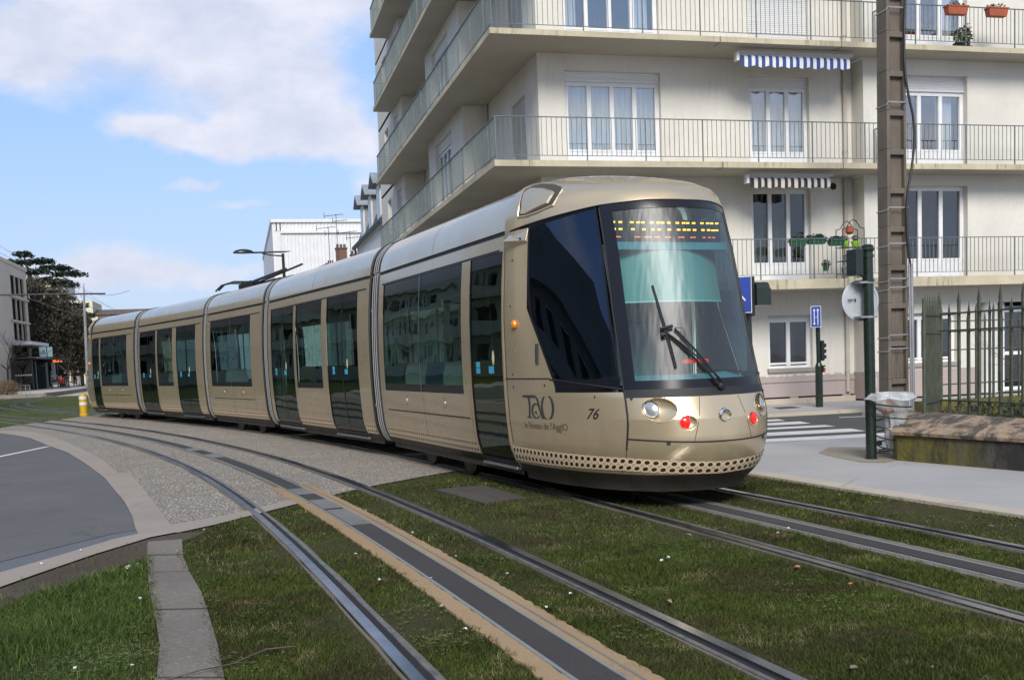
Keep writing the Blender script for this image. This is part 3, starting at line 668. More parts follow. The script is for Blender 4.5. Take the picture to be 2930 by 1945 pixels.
# small litter and flowers lying in the grass, each its own thing
litter = [(-.88, 8.2, 'folded white paper scrap upright in the grass beside the slab path', .022), (-.82, 8.36, 'small white paper bit in the grass just behind the folded scrap', .013),
          (-.39, 9.9, 'white petal litter on the bare soil at the far end of the slab path', .012), (1.33, 8.81, 'white scrap in the grass just right of the tan strip, farthest along it', .013), (.77, 8.03, 'white scrap between near rail and tan strip, farthest of three', .014),
          (.82, 7.0, 'white scrap between the near rail and the tan strip, middle of three', .013), (1.15, 6.9, 'tiny white scrap lying against the left border of the tan strip', .009), (1.46, 7.61, 'small white scrap in the grass right of the tan strip, middle of three', .010),
          (1.65, 6.82, 'white scrap in the grass between the tan strip and the shiny rail', .012), (1.07, 6.08, 'white scrap between near rail and tan strip, nearer the camera', .013), (1.09, 5.5, 'white scrap low in the view between near rail and tan strip', .012),
          (1.86, 6.08, 'pale flower head in the grass close to the shiny rail', .014), (1.63, 5.81, 'yellowish flower head left of the pale one by the shiny rail', .010), (2.74, 6.79, 'left one of a pair of white daisies between the two tracks', .014), (2.82, 6.86, 'right one of a pair of white daisies between the two tracks', .016),
          (5.51, 9.1, 'white scrap in the grass near the beige kerb behind the far rail', .016), (3.97, 7.44, 'white scrap in the grass left of the grey centre strip', .013), (4.16, 7.62, 'small white scrap right beside the grey centre strip', .010), (-.86, 5.49, 'white flower in the bright grass at the bottom left', .012), (-.59, 5.44, 'white flower close to the left side of the slab path', .011),
          (-1.55, 8.72, 'white pebble on the pale edge kerb nearer the left side', .012), (-1.34, 9.24, 'white pebble on the pale edge kerb farther along', .011), (2.89, 4.03, 'white flower head in the front grass at the bottom of the view', .009), (-.69, 7.05, 'white twiggy scrap on the grass beside the slab path', .014)]
for x, y, lab, s in litter:
    mb = MB(); s *= .8
    for k in range(3):
        a = random.uniform(0, 3.1); q = [Vector((math.cos(a+t)*s*random.uniform(.7, 1.5), math.sin(a+t)*s*random.uniform(.7, 1.5), .016+s*random.uniform(.2, 1.6))) for t in (0, 1.57, 3.14, 4.7)]
        mb.quad(*[(x+p.x, y+p.y, p.z) for p in q])
    s *= 1
    tag(mb.build('litter_scrap', 'daisy', recalc=False), lab, 'litter')
def pebble(x, y, s, mat, name, lab, cat, flat=.6):
    bm = bmesh.new(); bmesh.ops.create_icosphere(bm, subdivisions=2, radius=s)
    for v in bm.verts: v.co = Vector((v.co.x*1.5, v.co.y, v.co.z*flat))*random.uniform(.85, 1.12)
    me = bpy.data.meshes.new(name); bm.to_mesh(me); bm.free(); me.materials.append(M[mat]); o = bpy.data.objects.new(name, me); C.objects.link(o); o.location = (x, y, .015+s*flat*.6); o.rotation_euler = (0, .2, random.uniform(0, 3)); tag(o, lab, cat)
pebble(3.46, 6.23, .020, 'brick_chip', 'brick_chip', 'orange brick chip in the grass between the two tracks', 'stone')
pebble(3.5, 5.67, .010, 'brick_chip', 'brick_chip', 'small pale brick chip in the grass nearer than the orange chip', 'stone')
pebble(2.58, 4.16, .016, 'slab', 'stone', 'round grey stone in the grass at the bottom of the view', 'stone')
for x, y, lab in ((1.02, 5.14, 'curled brown dead leaf between near rail and tan strip'), (-1.37, 8.33, 'tan dead leaf on the trodden earth by the kerb'), (-.56, 8.75, 'dark dead leaf lying on the slab path top'), (2.3, 5.6, 'brown leaf in the grass right of the shiny rail'), (5.49, 6.92, 'long pale dead leaf on the bare earth near the beige kerb'), (3.3, 7.6, 'straw coloured dead leaf between the two tracks')):
    mb = MB(); a = random.uniform(0, 3); u = Vector((math.cos(a), math.sin(a), 0)); v = Vector((-u.y, u.x, 0)); b = Vector((x, y, .03)); s = .03
    mb.add([b-u*s, b+v*s*.4+Vector((0, 0, .012)), b+u*s+Vector((0, 0, .01)), b-v*s*.4+Vector((0, 0, .016))], [(0, 1, 3), (1, 2, 3)]); tag(mb.build('dead_leaf', 'deadleaf', recalc=False), lab, 'leaf')
# fallen twig across the slab path
mb = MB(); mb.tube([(-.42, 5.12, .02), (-.25, 5.2, .03), (-.12, 5.26, .025), (.05, 5.4, .045), (.2, 5.46, .03)], .0035, 5); mb.tube([(-.25, 5.2, .03), (-.1, 5.22, .04), (.0, 5.24, .03)], .002, 4)
tag(mb.build('fallen_twig', 'twig'), 'thin dark twig lying across the front end of the slab path', 'twig')
M['seat_dark'] = pbr('dark_seat_cover', (.03, .05, .10), .8)
# ------------------------------------------------------------------ tram
OFF = 3.12
def frame(s0, s1):
    pf, pr = pt(s0, OFF), pt(s1, OFF); ax = (pf-pr).normalized(); nn = Vector((-ax.y, ax.x, 0))
    if nn.x < 0: nn = -nn
    return pr, ax, nn
FR = {1: frame(6.5, 13.5), 2: frame(14.2, 20.1), 3: frame(20.5, 24.75), 4: frame(25.1, 31.0), 5: frame(31.45, 38.45)}
ZP = [.26, .30, .36, .48, .58, .80, 1.05, 1.3, 1.6, 1.9, 2.2, 2.45, 2.57, 2.61, 2.73, 2.735, 2.775, 2.78, 2.9, 3.0, 3.06, 3.12, 3.18, 3.23, 3.27, 3.29, 3.305, 3.32, 3.328, 3.33]
WP = [.98, 1.03, 1.07, 1.115, 1.135, 1.155, 1.17, 1.177, 1.178, 1.172, 1.158, 1.138, 1.126, 1.121, 1.105, 1.085, 1.08, 1.10, 1.078, 1.045, 1.01, .965, .90, .81, .68, .59, .48, .30, .15, 0]
def wz(z): return float(np.interp(z, ZP, WP))
def P_of(fr):
    o, ax, nn = fr
    return lambda u, a, z: (o.x+ax.x*u+nn.x*a, o.y+ax.y*u+nn.y*a, z)
tram = thing('tram', 'champagne gold low floor tram of five sections curving across the street', 'tram', tuple(pt(13.8, OFF)))
def side_strip(mb, P, side, us, zs, off=0.0, mi=0, keep=None, wf=None):
    rows = [[P(u, side*((wf or (lambda u, z: wz(z)))(u, z)+off), z) for z in zs] for u in us]
    mb.grid(rows, mi, keep)
def cut(us, z0, z1, extra=()):
    zs = sorted(set([z for z in ZP if z0-1e-6 <= z <= z1+1e-6]+[z0, z1]+list(extra))); return zs
def seam(mb, P, side, u, z0, z1, w=.006, off=.003, mi=0):
    zs = cut(None, z0, z1); side_strip(mb, P, side, [u-w, u+w], zs, off, mi)
def car(idx, u0, u1, holes, side_holes_far, name_label):
    """holes: list of (kind,u0,u1,z0,z1) on the near side; mirrored to the far side"""
    P = P_of(FR[idx]); mb = MB()
    us = sorted(set([u0, u0+.035, u1-.035, u1]+[h[1] for h in holes]+[h[2] for h in holes]+[u0+(u1-u0)*k/8 for k in range(1, 8)]))
    us2 = [us[0]]
    for u in us[1:]:
        if u-us2[-1] > .02: us2.append(u)
        elif u in [h[1] for h in holes]+[h[2] for h in holes]: us2[-1] = u
    us = us2
    zs = sorted(set(ZP+[h[3] for h in holes]+[h[4] for h in holes]))
    def shrink(u): return .03 if (u < u0+.02 or u > u1-.02) else 0
    for side in (-1, 1):
        rows = [[P(u, side*max(0, wz(z)-shrink(u)), z-(shrink(u)*.8 if z > 3 else 0)) for z in zs] for u in us]
        def keep(i, j):
            um, zm = (us[i]+us[i+1])/2, (zs[j]+zs[j+1])/2
            return not any(h[1] < um < h[2] and h[3] < zm < h[4] for h in holes)
        mb.grid(rows, 0, keep)
    body = mb.build('car_body', 'paint', tram, smooth=True, recalc=True, angle=28)
    # lower skirt (dark) lies just over the shell
    sk = MB()
    for side in (-1, 1): side_strip(sk, P, side, [u0+.03, u1-.03], [.20, .23, .26, .30, .355], .004)
    sk.build('skirt', 'skirt', body, smooth=True)
    # gutter line, seams
    ln = MB()
    for side in (-1, 1):
        side_strip(ln, P, side, [u0+.03, u1-.03], [2.737, 2.755, 2.773], .006)
        side_strip(ln, P, side, [u0+.2, u1-.15], [2.575, 2.595], .004)
        seam(ln, P, side, (u0+u1)/2, 2.78, 3.2, .003)
    ln.build('gutter_line', 'rubber', body, smooth=True)
    bands = []
    solid = [(u0+.06, u1-.06)]
    for h in holes:
        if h[0] == 'door':
            nb = []
            for a, b in solid:
                if h[1]-.03 > a and h[2]+.03 < b: nb += [(a, h[1]-.03), (h[2]+.03, b)]
                elif h[2]+.03 > a and h[1]-.03 < b:
                    if h[1]-.03 > a: nb.append((a, h[1]-.03))
                    elif h[2]+.03 < b: nb.append((h[2]+.03, b))
                else: nb.append((a, b))
            solid = nb
    for side in (-1, 1):
        for a, b in solid:
            if b-a < .05: continue
            cv = MB(); uvs = []; zz = [.37, .41, .45, .515]; side_strip(cv, P, side, [a, b], zz, .004)
            for u in (a, b):
                for z in zz: uvs.append((u/.095, (z-.37)/.0725))
            cv.build('cane_band', 'cane', body, smooth=True, uvf=uvs)
    for kind, a, b, z0, z1 in holes:
        for side in (-1, 1):
            gl = MB(); zs_ = cut(None, z0, z1)
            side_strip(gl, P, side, [a, a+(b-a)*.25, (a+b)/2, a+(b-a)*.75, b], zs_, -.012)
            w = gl.build('door' if kind == 'door' else 'window', 'doorglass' if kind == 'door' else 'tglass', body, smooth=True)
            fr_ = MB(); e = .035
            if kind == 'door':
                for x in ((a+.0, (a+b)/2-.02, b-.03) if b-a > 1.3 else (a, b-.03)): side_strip(fr_, P, side, [x, x+(.04 if a < x < b-.05 else .03)], zs_, -.008)
                side_strip(fr_, P, side, [a, b], cut(None, z1-.13, z1), -.008); side_strip(fr_, P, side, [a, b], cut(None, z0, z0+.13), -.008)
                fr_.build('door_frame', 'frit', body, smooth=True)
                if side < 0:
                    st = MB(); x0 = a+.16*(b-a)
                    side_strip(st, P, side, [x0, x0+.13], [1.36, 1.42], -.007); side_strip(st, P, side, [x0, x0+.13], [1.29, 1.352], -.007)
                    x1 = a+.56*(b-a); side_strip(st, P, side, [x1, x1+.16], [1.29, 1.37], -.007)
                    st.build('information_sticker', 'cyan', body)
                    rs = MB(); yo = MB(); cx = x1+.15; cz = 1.46
                    for rad, ob_, of in ((.062, yo, -.006), (.042, rs, -.004)):
                        ob_.add([P(cx+rad*.62*math.cos(t), side*(wz(cz)+of), cz+rad*1.35*math.sin(t)) for t in np.linspace(0, 6.28, 14)[:-1]], [tuple(range(13))])
                    yo.build('round_sticker', 'stickeryel', body); rs.build('round_sticker_centre', 'sticker', body)
                    sl = MB(); sl.box(a-.02, b+.02, side*(wz(.28)+.0), side*(wz(.28)+.06), .255, .285, 0, P); sl.build('door_step', 'alu', body, bevel=.006)
            else:
                side_strip(fr_, P, side, [a, a+e], zs_, -.008); side_strip(fr_, P, side, [b-e, b], zs_, -.008)
                side_strip(fr_, P, side, [a+e, b-e], cut(None, z1-.16, z1), -.009); side_strip(fr_, P, side, [a+e, b-e], cut(None, z0, z0+.10), -.009)
                fr_.build('window_border', 'frit', body, smooth=True)
                if b-a > 2.2:
                    ms = MB(); m_ = (a+b)/2+.05; side_strip(ms, P, side, [m_-.012, m_+.012], zs_, .002); ms.build('window_mullion', 'alu', body, smooth=True)
    return P, body
doorZ = (.30, 2.57); winZ = (1.05, 2.57)
cars = {}
cars[1] = car(1, -.10, 4.90, [('window', .18, 3.57, *winZ), ('door', 3.86, 4.84, *doorZ)], 0, '')
cars[2] = car(2, .10, 6.20, [('door', .36, 2.0, *doorZ), ('window', 2.16, 3.76, *winZ), ('door', 4.06, 5.66, *doorZ)], 0, '')
cars[3] = car(3, .05, 4.42, [('window', .44, 3.60, *winZ)], 0, '')
cars[4] = car(4, .10, 6.10, [('door', .30, 1.94, *doorZ), ('window', 2.12, 3.54, *winZ), ('door', 3.90, 5.53, *doorZ)], 0, '')
cars[5] = car(5, 2.75, 7.16, [('window', 3.78, 6.50, *winZ), ('door', 2.84, 3.62, *doorZ)], 0, '')
# horizontal seams & hatches on the panels
for idx, segs in {1: [(.25, 3.72)], 3: [(.55, 3.7)], 5: [(3.8, 6.6)]}.items():
    P, body = cars[idx]; ln = MB()
    for a, b in segs:
        side_strip(ln, P, -1, [a, b], [.765, .78], .004); seam(ln, P, -1, (a+b)/2, .37, 1.03, .003); seam(ln, P, -1, b+.06, .37, 1.03, .003)
        for x in (a+(b-a)*.28, a+(b-a)*.75):
            side_strip(ln, P, -1, [x-.05, x+.05], [.985, .99], .004); side_strip(ln, P, -1, [x-.05, x+.05], [.87, .875], .004)
    ln.build('panel_seam', 'rubber', body, smooth=True)
    lk = MB()
    for a, b in segs:
        for x in (a+(b-a)*.28, a+(b-a)*.75):
            c = Vector(P(x, -wz(.93), .93)); n_ = FR[idx][2]*-1; lk.lathe(c, [(.018, 0), (.018, .006), (.010, .009)], 10, axis=n_)
    lk.build('panel_lock', 'sticker', body, smooth=True)
# pillar trims beside doors / ends (raised vertical ribs)
for idx, us_ in {1: (3.66, 3.80, 4.87, -.04, .10), 2: (.27, 2.08, 3.86, 5.75, 6.02, 6.14), 3: (.2, .38, 3.74, 4.25, 4.36), 4: (.22, 2.04, 3.72, 5.64, 5.9, 6.04), 5: (3.68, 6.7, 6.98, 7.1)}.items():
    P, body = cars[idx]; ln = MB()
    for u in us_: ln = MB(); side_strip(ln, P, -1, [u-.006, u, u+.006], cut(None, .52, 2.73), .003); ln.build('pillar_rib', 'paint', body, smooth=True)
# gangways
def ring_pts(P, u, sc, dz=0):
    prof = [(-wz(z)*sc, z) for z in ZP if z >= .26]+[(wz(z)*sc, z) for z in reversed(ZP) if z >= .26]
    return [P(u, a, 3.335-(3.335-z)*(sc if z > 1.5 else 1)+dz) for a, z in prof]
for a, b, ua, ub in ((1, 2, -.10, 6.20), (2, 3, .10, 4.42), (3, 4, .05, 6.10), (4, 5, .10, 7.16)):
    Pa, Pb = P_of(FR[a]), P_of(FR[b]); mb = MB(); n = 10; rows = []; m2 = MB()
    for k in range(n+1):
        t = k/n; sc = .945 if k % 2 else .975
        if k in (0, n): sc = .95
        r1 = ring_pts(Pa, ua+.02, sc); r2_ = ring_pts(Pb, ub-.02, sc); rows.append([tuple(Vector(p)*(1-t)+Vector(q)*t) for p, q in zip(r1, r2_)])
    mb.grid(rows); gw = mb.build('gangway', 'bellow', tram, recalc=True)
    for k in (3, 5, 7):
        t = k/n; r1 = ring_pts(Pa, ua, .985); r2_ = ring_pts(Pb, ub, .985); pts = [tuple(Vector(p)*(1-t)+Vector(q)*t) for p, q in zip(r1, r2_)]
        m2.tube(pts, .005, 5)
    m2.build('gangway_rib', 'bellow_light', gw, smooth=True)
    for uu, PP, d in ((ua, Pa, 1), (ub, Pb, -1)):
        rb = MB(); rb.tube([Vector(p) for p in ring_pts(PP, uu, .985)], .022, 6); rb.build('gangway_seal', 'rubber', gw, smooth=True)
# interior: floor, ceiling, seats, poles
for idx, (u0, u1) in {1: (-.08, 4.9), 2: (.12, 6.18), 3: (.07, 4.4), 4: (.12, 6.08), 5: (2.75, 7.14)}.items():
    P, body = cars[idx]; mb = MB(); mb.box(u0, u1, -.98, .98, .28, .33, 0, P); mb.build('floor', 'interior_dark', body)
    mb = MB(); mb.box(u0, u1, -1.0, 1.0, 2.58, 2.63, 0, P); mb.build('ceiling', 'interior', body)
    wins = {1: [(.18, 3.57)], 2: [(2.16, 3.76)], 3: [(.44, 3.6)], 4: [(2.12, 3.54)], 5: [(3.78, 6.5)]}[idx]
    for a, b in wins:
        n = max(2, int((b-a)/.8))
        for k in range(n):
            u = a+(k+.5)*(b-a)/n
            for sd in (-1, 1):
                if (k*7+idx*3+sd) % 5 == 0: continue
                d = 1 if k % 2 else -1; st = MB()
                w0, w1 = sorted((sd*.45, sd*.98))
                # seat: curved back shell and cushion
                rows = []
                for z, du in ((.72, 0), (.85, .03*d), (1.05, .06*d), (1.25, .075*d), (1.38, .07*d), (1.43, .05*d)):
                    e = .03 if z > 1.35 else 0
                    rows.append([P(u+du, w, z) for w in (w0+e, w0+.06+e, (w0+w1)/2, w1-.06-e, w1-e)])
                back = [[tuple(Vector(p)+FR[idx][1]*(-.05*d)) for p in r] for r in rows]
                st.grid(rows, 1); st.grid(back, 0)
                st.box(min(u, u+.42*-d*-1), max(u, u+.42*d*1), w0, w1, .68, .76, 1, P) if True else None
                st.box(u-.03, u+.03, (w0+w1)/2-.1, (w0+w1)/2+.1, .33, .68, 0, P)
                st.build('seat', ['seat_grey', 'seat_dark' if (k+idx) % 4 else 'seat_yellow'], tram)
    for u in [a for a in ({1: (3.75, 4.35), 2: (1.2, 2.1, 4.0, 4.85), 3: (.4, 2.0), 4: (1.1, 2.05, 3.75, 4.7), 5: (3.7,)}[idx])]:
        for a in (-.35, .55):
            mb = MB(); mb.tube([P(u, a, .33), P(u, a, 2.58)], .017, 8); mb.build('grab_pole', 'yellow' if idx == 1 and False else 'alu', tram, smooth=True)
# bogies and wheels
for idx, us_ in {1: (1.9,), 3: (2.2,), 5: (5.2,)}.items():
    P, body = cars[idx]
    for uc in us_:
        bg = MB(); bg.box(uc-1.2, uc+1.2, -.5, .5, .18, .30, 0, P); bogie = bg.build('bogie', 'underbody', tram)
        for du in (-.8, .8):
            for sd in (-.76, .76):
                w = MB(); n_ = FR[idx][2]; w.lathe(Vector(P(uc+du, sd-.05, .30)), [(.12, 0), (.29, .0), (.295, .03), (.295, .09), (.24, .10), (.1, .12)], 22, axis=n_)
                w.build('wheel', 'wheel', tram, smooth=True)
for idx, (u0, u1) in {1: (.0, 5.7), 2: (.3, 6.0), 3: (.2, 4.3), 4: (.3, 5.9), 5: (1.9, 7.0)}.items():
    P, body = cars[idx]; mb = MB(); mb.box(u0, u1, -.82, .82, .19, .30, 0, P); mb.build('underframe', 'underbody', body)
# roof pods (low flat covers visible at the silhouette) and the folded pantograph on car 3
P, body = cars[3]
pg = MB(); zt = 3.335
for a in (-.55, .55):
    pg.tube([P(.7, a*.5, zt+.10), P(1.5, a*.75, zt+.09), P(4.2, a*.9, zt+.15)], .032, 6)
    pg.tube([P(1.0, a*.5, zt+.05), P(4.6, a*.5, zt+.22)], .022, 6)
pg.box(.6, 1.6, -.45, .45, zt, zt+.10, 0, P); pg.box(.9, 3.4, -.36, .36, zt+.0, zt+.05, 0, P)
for u in (.8, 1.1, 1.4): pg.tube([P(u, -.4, zt), P(u, -.4, zt+.14)], .03, 6); pg.tube([P(u, .4, zt), P(u, .4, zt+.14)], .03, 6)
pn = pg.build('pantograph', 'cable', tram)
ph = MB()
for u, z in ((.15, .17), (.42, .19)):
    ph.tube([P(u-.28, -.80, zt+.0), P(u-.08, -.70, zt+.13), P(u, -.5, zt+z), P(u, .5, zt+z), P(u-.08, .7, zt+.13), P(u-.28, .8, zt+.0)], .02, 6)
ph.tube([P(.15, -.3, zt+.17), P(.9, -.3, zt+.1)], .015, 5); ph.tube([P(.15, .3, zt+.17), P(.9, .3, zt+.1)], .015, 5)
ph.build('collector_head', 'cable', pn, smooth=True)

# ---- cab nose
def cabw(z): return float(np.interp(z, [.20, .26, .30, .36, .48, .8, 1.1, 1.9, 2.45, 2.73, 2.86, 2.96, 3.04, 3.12, 3.18, 3.23, 3.27, 3.30, 3.32, 3.335],
                                       [.95, .98, 1.03, 1.07, 1.115, 1.155, 1.17, 1.172, 1.138, 1.12, 1.112, 1.095, 1.06, 1.01, .955, .87, .73, .54, .33, .03]))
def cabf(z): return float(np.interp(z, [.20, .26, .33, .42, .60, .85, 1.06, 1.10, 1.5, 1.9, 2.4, 2.83, 2.92, 3.0, 3.06, 3.10, 3.15, 3.21, 3.26, 3.30, 3.32, 3.335],
                                       [6.95, 7.03, 7.11, 7.17, 7.24, 7.225, 7.14, 7.11, 7.03, 6.94, 6.80, 6.63, 6.585, 6.51, 6.40, 6.28, 6.08, 5.80, 5.55, 5.32, 5.15, 5.0]))
def cabe(z): return float(np.interp(z, [.2, 1.1, 1.9, 2.86, 3.335], [.86, .88, 1.03, 1.05, 1.0]))
def caba(z): return float(np.interp(z, [.2, .6, 1.1, 1.9, 2.86, 3.335], [.74, .76, .745, .72, .69, .4]))   # a of the pillar corner
def nose(t, z, off=0):
    """t 0..1 : side (door) -> centre ; returns (u, a)"""
    def base(t):
        w, f_, e = cabw(z), cabf(z), cabe(z); pc = math.acos(min(1, max(0, (min(caba(z), w*.7)/w)))**(1/e)) if w > .05 else .7
        ph = pc*(t/.5) if t <= .5 else pc+(math.pi/2-pc)*((t-.5)/.5)
        return 4.9+(f_-4.9)*max(0, math.sin(ph))**e, w*max(0, math.cos(ph))**e
    u, a = base(t)
    if off:
        u1, a1 = base(max(0, t-.01)); u2_, a2_ = base(min(1, t+.01)); du, da = u2_-u1, a2_-a1; l = math.hypot(du, da) or 1
        u += -da/l*off; a += du/l*off
    return u, a
def npt(P, t, z, side, off=0):
    u, a = nose(t, z, off); return P(u, side*a, z)
def t_at(u, z):
    lo, hi = 0, 1
    for _ in range(30):
        m_ = (lo+hi)/2
        if nose(m_, z)[0] < u: lo = m_
        else: hi = m_
    return (lo+hi)/2
def t_at_a(a, z):
    lo, hi = 0, 1
    for _ in range(30):
        m_ = (lo+hi)/2
        if nose(m_, z)[1] > a: lo = m_
        else: hi = m_
    return (lo+hi)/2
def cab(P, front, nn, ax):
    mb = MB(); T = list(np.linspace(0, 1, 45))
    if .5 not in T: T = sorted(T+[.5])
    zl = [.34, .42, .5, .6, .70]+list(np.linspace(.73, 1.05, 38))+[1.08, 1.10]
    TF = sorted(set(T+list(np.linspace(.5, .92, 110))))
    dd = []
    for a_, z_, ra, rz, dp in ((.545, .935, .165, .107, .055), (.345, .815, .077, .063, .032)):
        t0 = t_at_a(a_, z_); m_ = (Vector(npt(P, t0+.01, z_, 1))-Vector(npt(P, t0, z_, 1))).length/.01; dd.append((t0, z_, ra/m_, rz, dp))
    def dent(t, z):
        for t0, z0, ra, rz, dp in dd:
            q = ((t-t0)/ra)**2+((z-z0)/rz)**2
            if q < 1: return -dp*(1-q)**.6
        return 0
    for side in (-1, 1):
        mb.grid([[npt(P, t, z, side, dent(t, z)) for z in zl] for t in TF])
    # roof and brow: from the top of the glass upward
    def zbrow(t): return float(np.interp(t, [0, .2, .5, .75, 1], [2.745, 2.785, 2.855, 2.87, 2.862]))
    zr = [0, .12, .25, .4, .55, .7, .82, .92, .97, 1.0]
    for side in (-1, 1):
        mb.grid([[npt(P, t, zbrow(t)+(3.335-zbrow(t))*q, side) for q in zr] for t in T])
    # side body panel in front of the door, back of the cab glass
    def tl(z): return t_at(float(np.interp(z, [1.14, 1.22, 1.94, 2.8], [5.93, 5.88, 5.42, 5.39])), z)
    zm = [1.10, 1.16, 1.22, 1.4, 1.6, 1.8, 1.94, 2.2, 2.5, 2.745]
    for side in (-1, 1):
        mb.grid([[npt(P, tl(z)*q, z, side) for z in zm] for q in np.linspace(0, 1, 8)])
    body = mb.build('cab_shell', 'paint', tram, smooth=True, angle=32)
    # lower seat of the valance
    sk = MB()
    for side in (-1, 1): sk.grid([[npt(P, t, z, side, .0) for z in (.17, .22, .28, .345)] for t in T])
    sk.build('valance', 'skirt', body, smooth=True)
    cn = MB(); uv = []
    for side in (-1, 1):
        zz = lambda t: (float(np.interp(t, [0, .5, 1], [.37, .375, .335])), float(np.interp(t, [0, .5, 1], [.525, .50, .45])))
        rows = []; s_ = 0; prev = None
        for t in T:
            a, b = zz(t); q = Vector(npt(P, t, .5, side)); s_ += (q-prev).length if prev else 0; prev = q
            row = [npt(P, t, a+(b-a)*k/3, side, .004) for k in range(4)]; rows.append(row)
            for k in range(4): uv.append((s_/.083, 2*k/3))
        cn.grid(rows)
    cn.build('cane_band', 'cane', body, smooth=True, uvf=uv)
    # glass: windscreen and side glass
    Tw = list(np.linspace(.512, 1, 22)); zg = list(np.linspace(0, 1, 16))
    def zws(t, q): z0, z1 = 1.125, zbrow(t)-.012; return z0+(z1-z0)*q
    ws = MB(); rows = [[npt(P, t, zws(t, q), -1, -.004) for q in zg] for t in Tw]+[[npt(P, t, zws(t, q), 1, -.004) for q in zg] for t in Tw[::-1][1:]]
    ws.grid(rows); wso = ws.build('windscreen', 'wsglass' if front else 'cabglass', body, smooth=True)
    fb = MB()
    for side in (-1, 1):
        fb.grid([[npt(P, t, zws(t, q), side, .001) for q in zg] for t in (.50, .53, .565)])
        fb.grid([[npt(P, t, z, side, .001) for z in (1.118, 1.15, 1.20)] for t in Tw])
        fb.grid([[npt(P, t, zbrow(t)-d, side, .001) for d in (.075, .04, .0)] for t in Tw])
    fb.build('windscreen_border', 'frit', wso, smooth=True)
    cw_ = MB()
    for side in (-1, 1): cw_.grid([[npt(P, t, z, side, .003) for z in (1.048, 1.08, 1.121)] for t in [.5]+Tw])
    cw_.build('cowl_seal', 'rubber', body, smooth=True)
    for side in (-1, 1):
        sg = MB(); zz = [0, .03, .1, .25, .45, .6, .75, .9, 1]; zq = lambda q, t: 1.14+(zbrow(t)-.012-1.14)*q
        rows = []
        for k in range(13):
            kk = k/12; row = []
            for q in zz:
                z0 = 1.14+1.59*q; ta = tl(z0)+.004; t = ta+(.490-ta)*kk; row.append(npt(P, t, zq(q, t) if q > .8 else z0+(zq(q, t)-z0)*q, side, -.003))
            rows.append(row)
        sg.grid(rows); so = sg.build('cab_side_window', 'cabglass', body, smooth=True)
        bd = MB()
        for q0, q1 in ((0, .06), (.95, 1)):
            bd.grid([[tuple(Vector(rows[k][0 if q0 == 0 else -1])+Vector((0, 0, dz))) for dz in ((0, .04, .085) if q0 == 0 else (-.05, 0))] for k in range(13)])
        bd.grid([rows[0], [tuple(Vector(a)*.8+Vector(b)*.2) for a, b in zip(rows[0], rows[2])]]); bd.grid([rows[12], [tuple(Vector(a)*.85+Vector(b)*.15) for a, b in zip(rows[12], rows[10])]])
        bd2 = MB(); n_ = nn*side
        bd2.v = [tuple(Vector(p)+n_*.004) for p in bd.v]; bd2.f = bd.f; bd2.mi = bd.mi; bd2.build('side_window_border', 'frit', so, smooth=True)
    # seams
    ln = MB()
    def line(pts, r_=.006): ln.tube(pts, r_, 5)
    for side in (-1, 1):
        line([npt(P, .5, z, side, .0) for z in np.linspace(.58, 1.12, 8)], .010)
        line([npt(P, .5, z, side, .0) for z in np.linspace(.36, .58, 5)], .004)
        line([npt(P, .5+.5*k/12, .675-.035*math.sin(k/12*1.57), side, .0) for k in range(13)], .008)
        line([npt(P, tl(1.13)*q, 1.235-.0*q, side, .0) for q in np.linspace(0, .93, 7)], .007)
        line([npt(P, t, float(np.interp(t, [tl(1.14), .5], [1.225, 1.125])), side, .002) for t in np.linspace(tl(1.2)*.95, .5, 8)], .009)
        line([npt(P, .005, z, side, .0) for z in np.linspace(.36, 2.70, 12)], .005)
        line([npt(P, t, zbrow(t), side, .001) for t in np.linspace(.05, 1, 30)], .007)
        line([npt(P, 0.5, z, side, .002) for z in np.linspace(1.13, 2.83, 10)], .007)
        line([npt(P, t_at_a(.30-.10*(z-.65)/.4, z), z, side, .0) for z in np.linspace(.65, 1.04, 6)], .003)
    ln.build('cab_seams', 'rubber', body, smooth=True)
    # cowl under the windscreen
    # air vent panel in the brow, camera pod under it
    for side in (-1, 1):
        def sp(u, z, off=0): return Vector(npt(P, t_at(u, z), z, side, off))
        def ringpatch(mbx, o1, o2, of1, of2, n=40):
            def samp(o_):
                pts = [Vector((p[0], p[1], 0)) for p in o_]+[Vector((o_[0][0], o_[0][1], 0))]; L_ = [0]
                for i in range(len(pts)-1): L_.append(L_[-1]+(pts[i+1]-pts[i]).length)
                out = []
                for k in range(n):
                    d = L_[-1]*k/n; i = max(j for j in range(len(L_)-1) if L_[j] <= d); f = (d-L_[i])/(L_[i+1]-L_[i]); out.append(pts[i].lerp(pts[i+1], f))
                return out
            A, B_ = samp(o1), samp(o2); rows = []
            for k in range(n+1):
                p, q = A[k % n], B_[k % n]; rows.append([tuple(sp(p.x+(q.x-p.x)*f, p.y+(q.y-p.y)*f, of1+(of2-of1)*f)) for f in (0, .5, 1)])
            mbx.grid(rows)
        OUT = VENT_OUT; IN = VENT_IN
        cu = sum(p[0] for p in IN)/len(IN); cz = sum(p[1] for p in IN)/len(IN)
        m_ = MB(); ringpatch(m_, OUT, IN, .002, .004); m_.build('air_vent_gap', 'recess_dark', body, smooth=True)
        m_ = MB(); mid = [(cu+(u-cu)*.93, cz+(z-cz)*.93) for u, z in IN]; ringpatch(m_, IN, mid, .004, .018); ringpatch(m_, mid, [(cu, cz)]*len(IN) if False else [(cu+(u-cu)*.02, cz+(z-cz)*.02) for u, z in IN], .018, .018); m_.build('air_vent_cover', 'paint', body, smooth=True)
        m_ = MB(); m_.tube([sp(u, z, .004) for u, z in OUT]+[sp(*OUT[0], .004)], .012, 8); m_.build('air_vent_rim', 'paint', body, smooth=True)
        if side > 0: continue
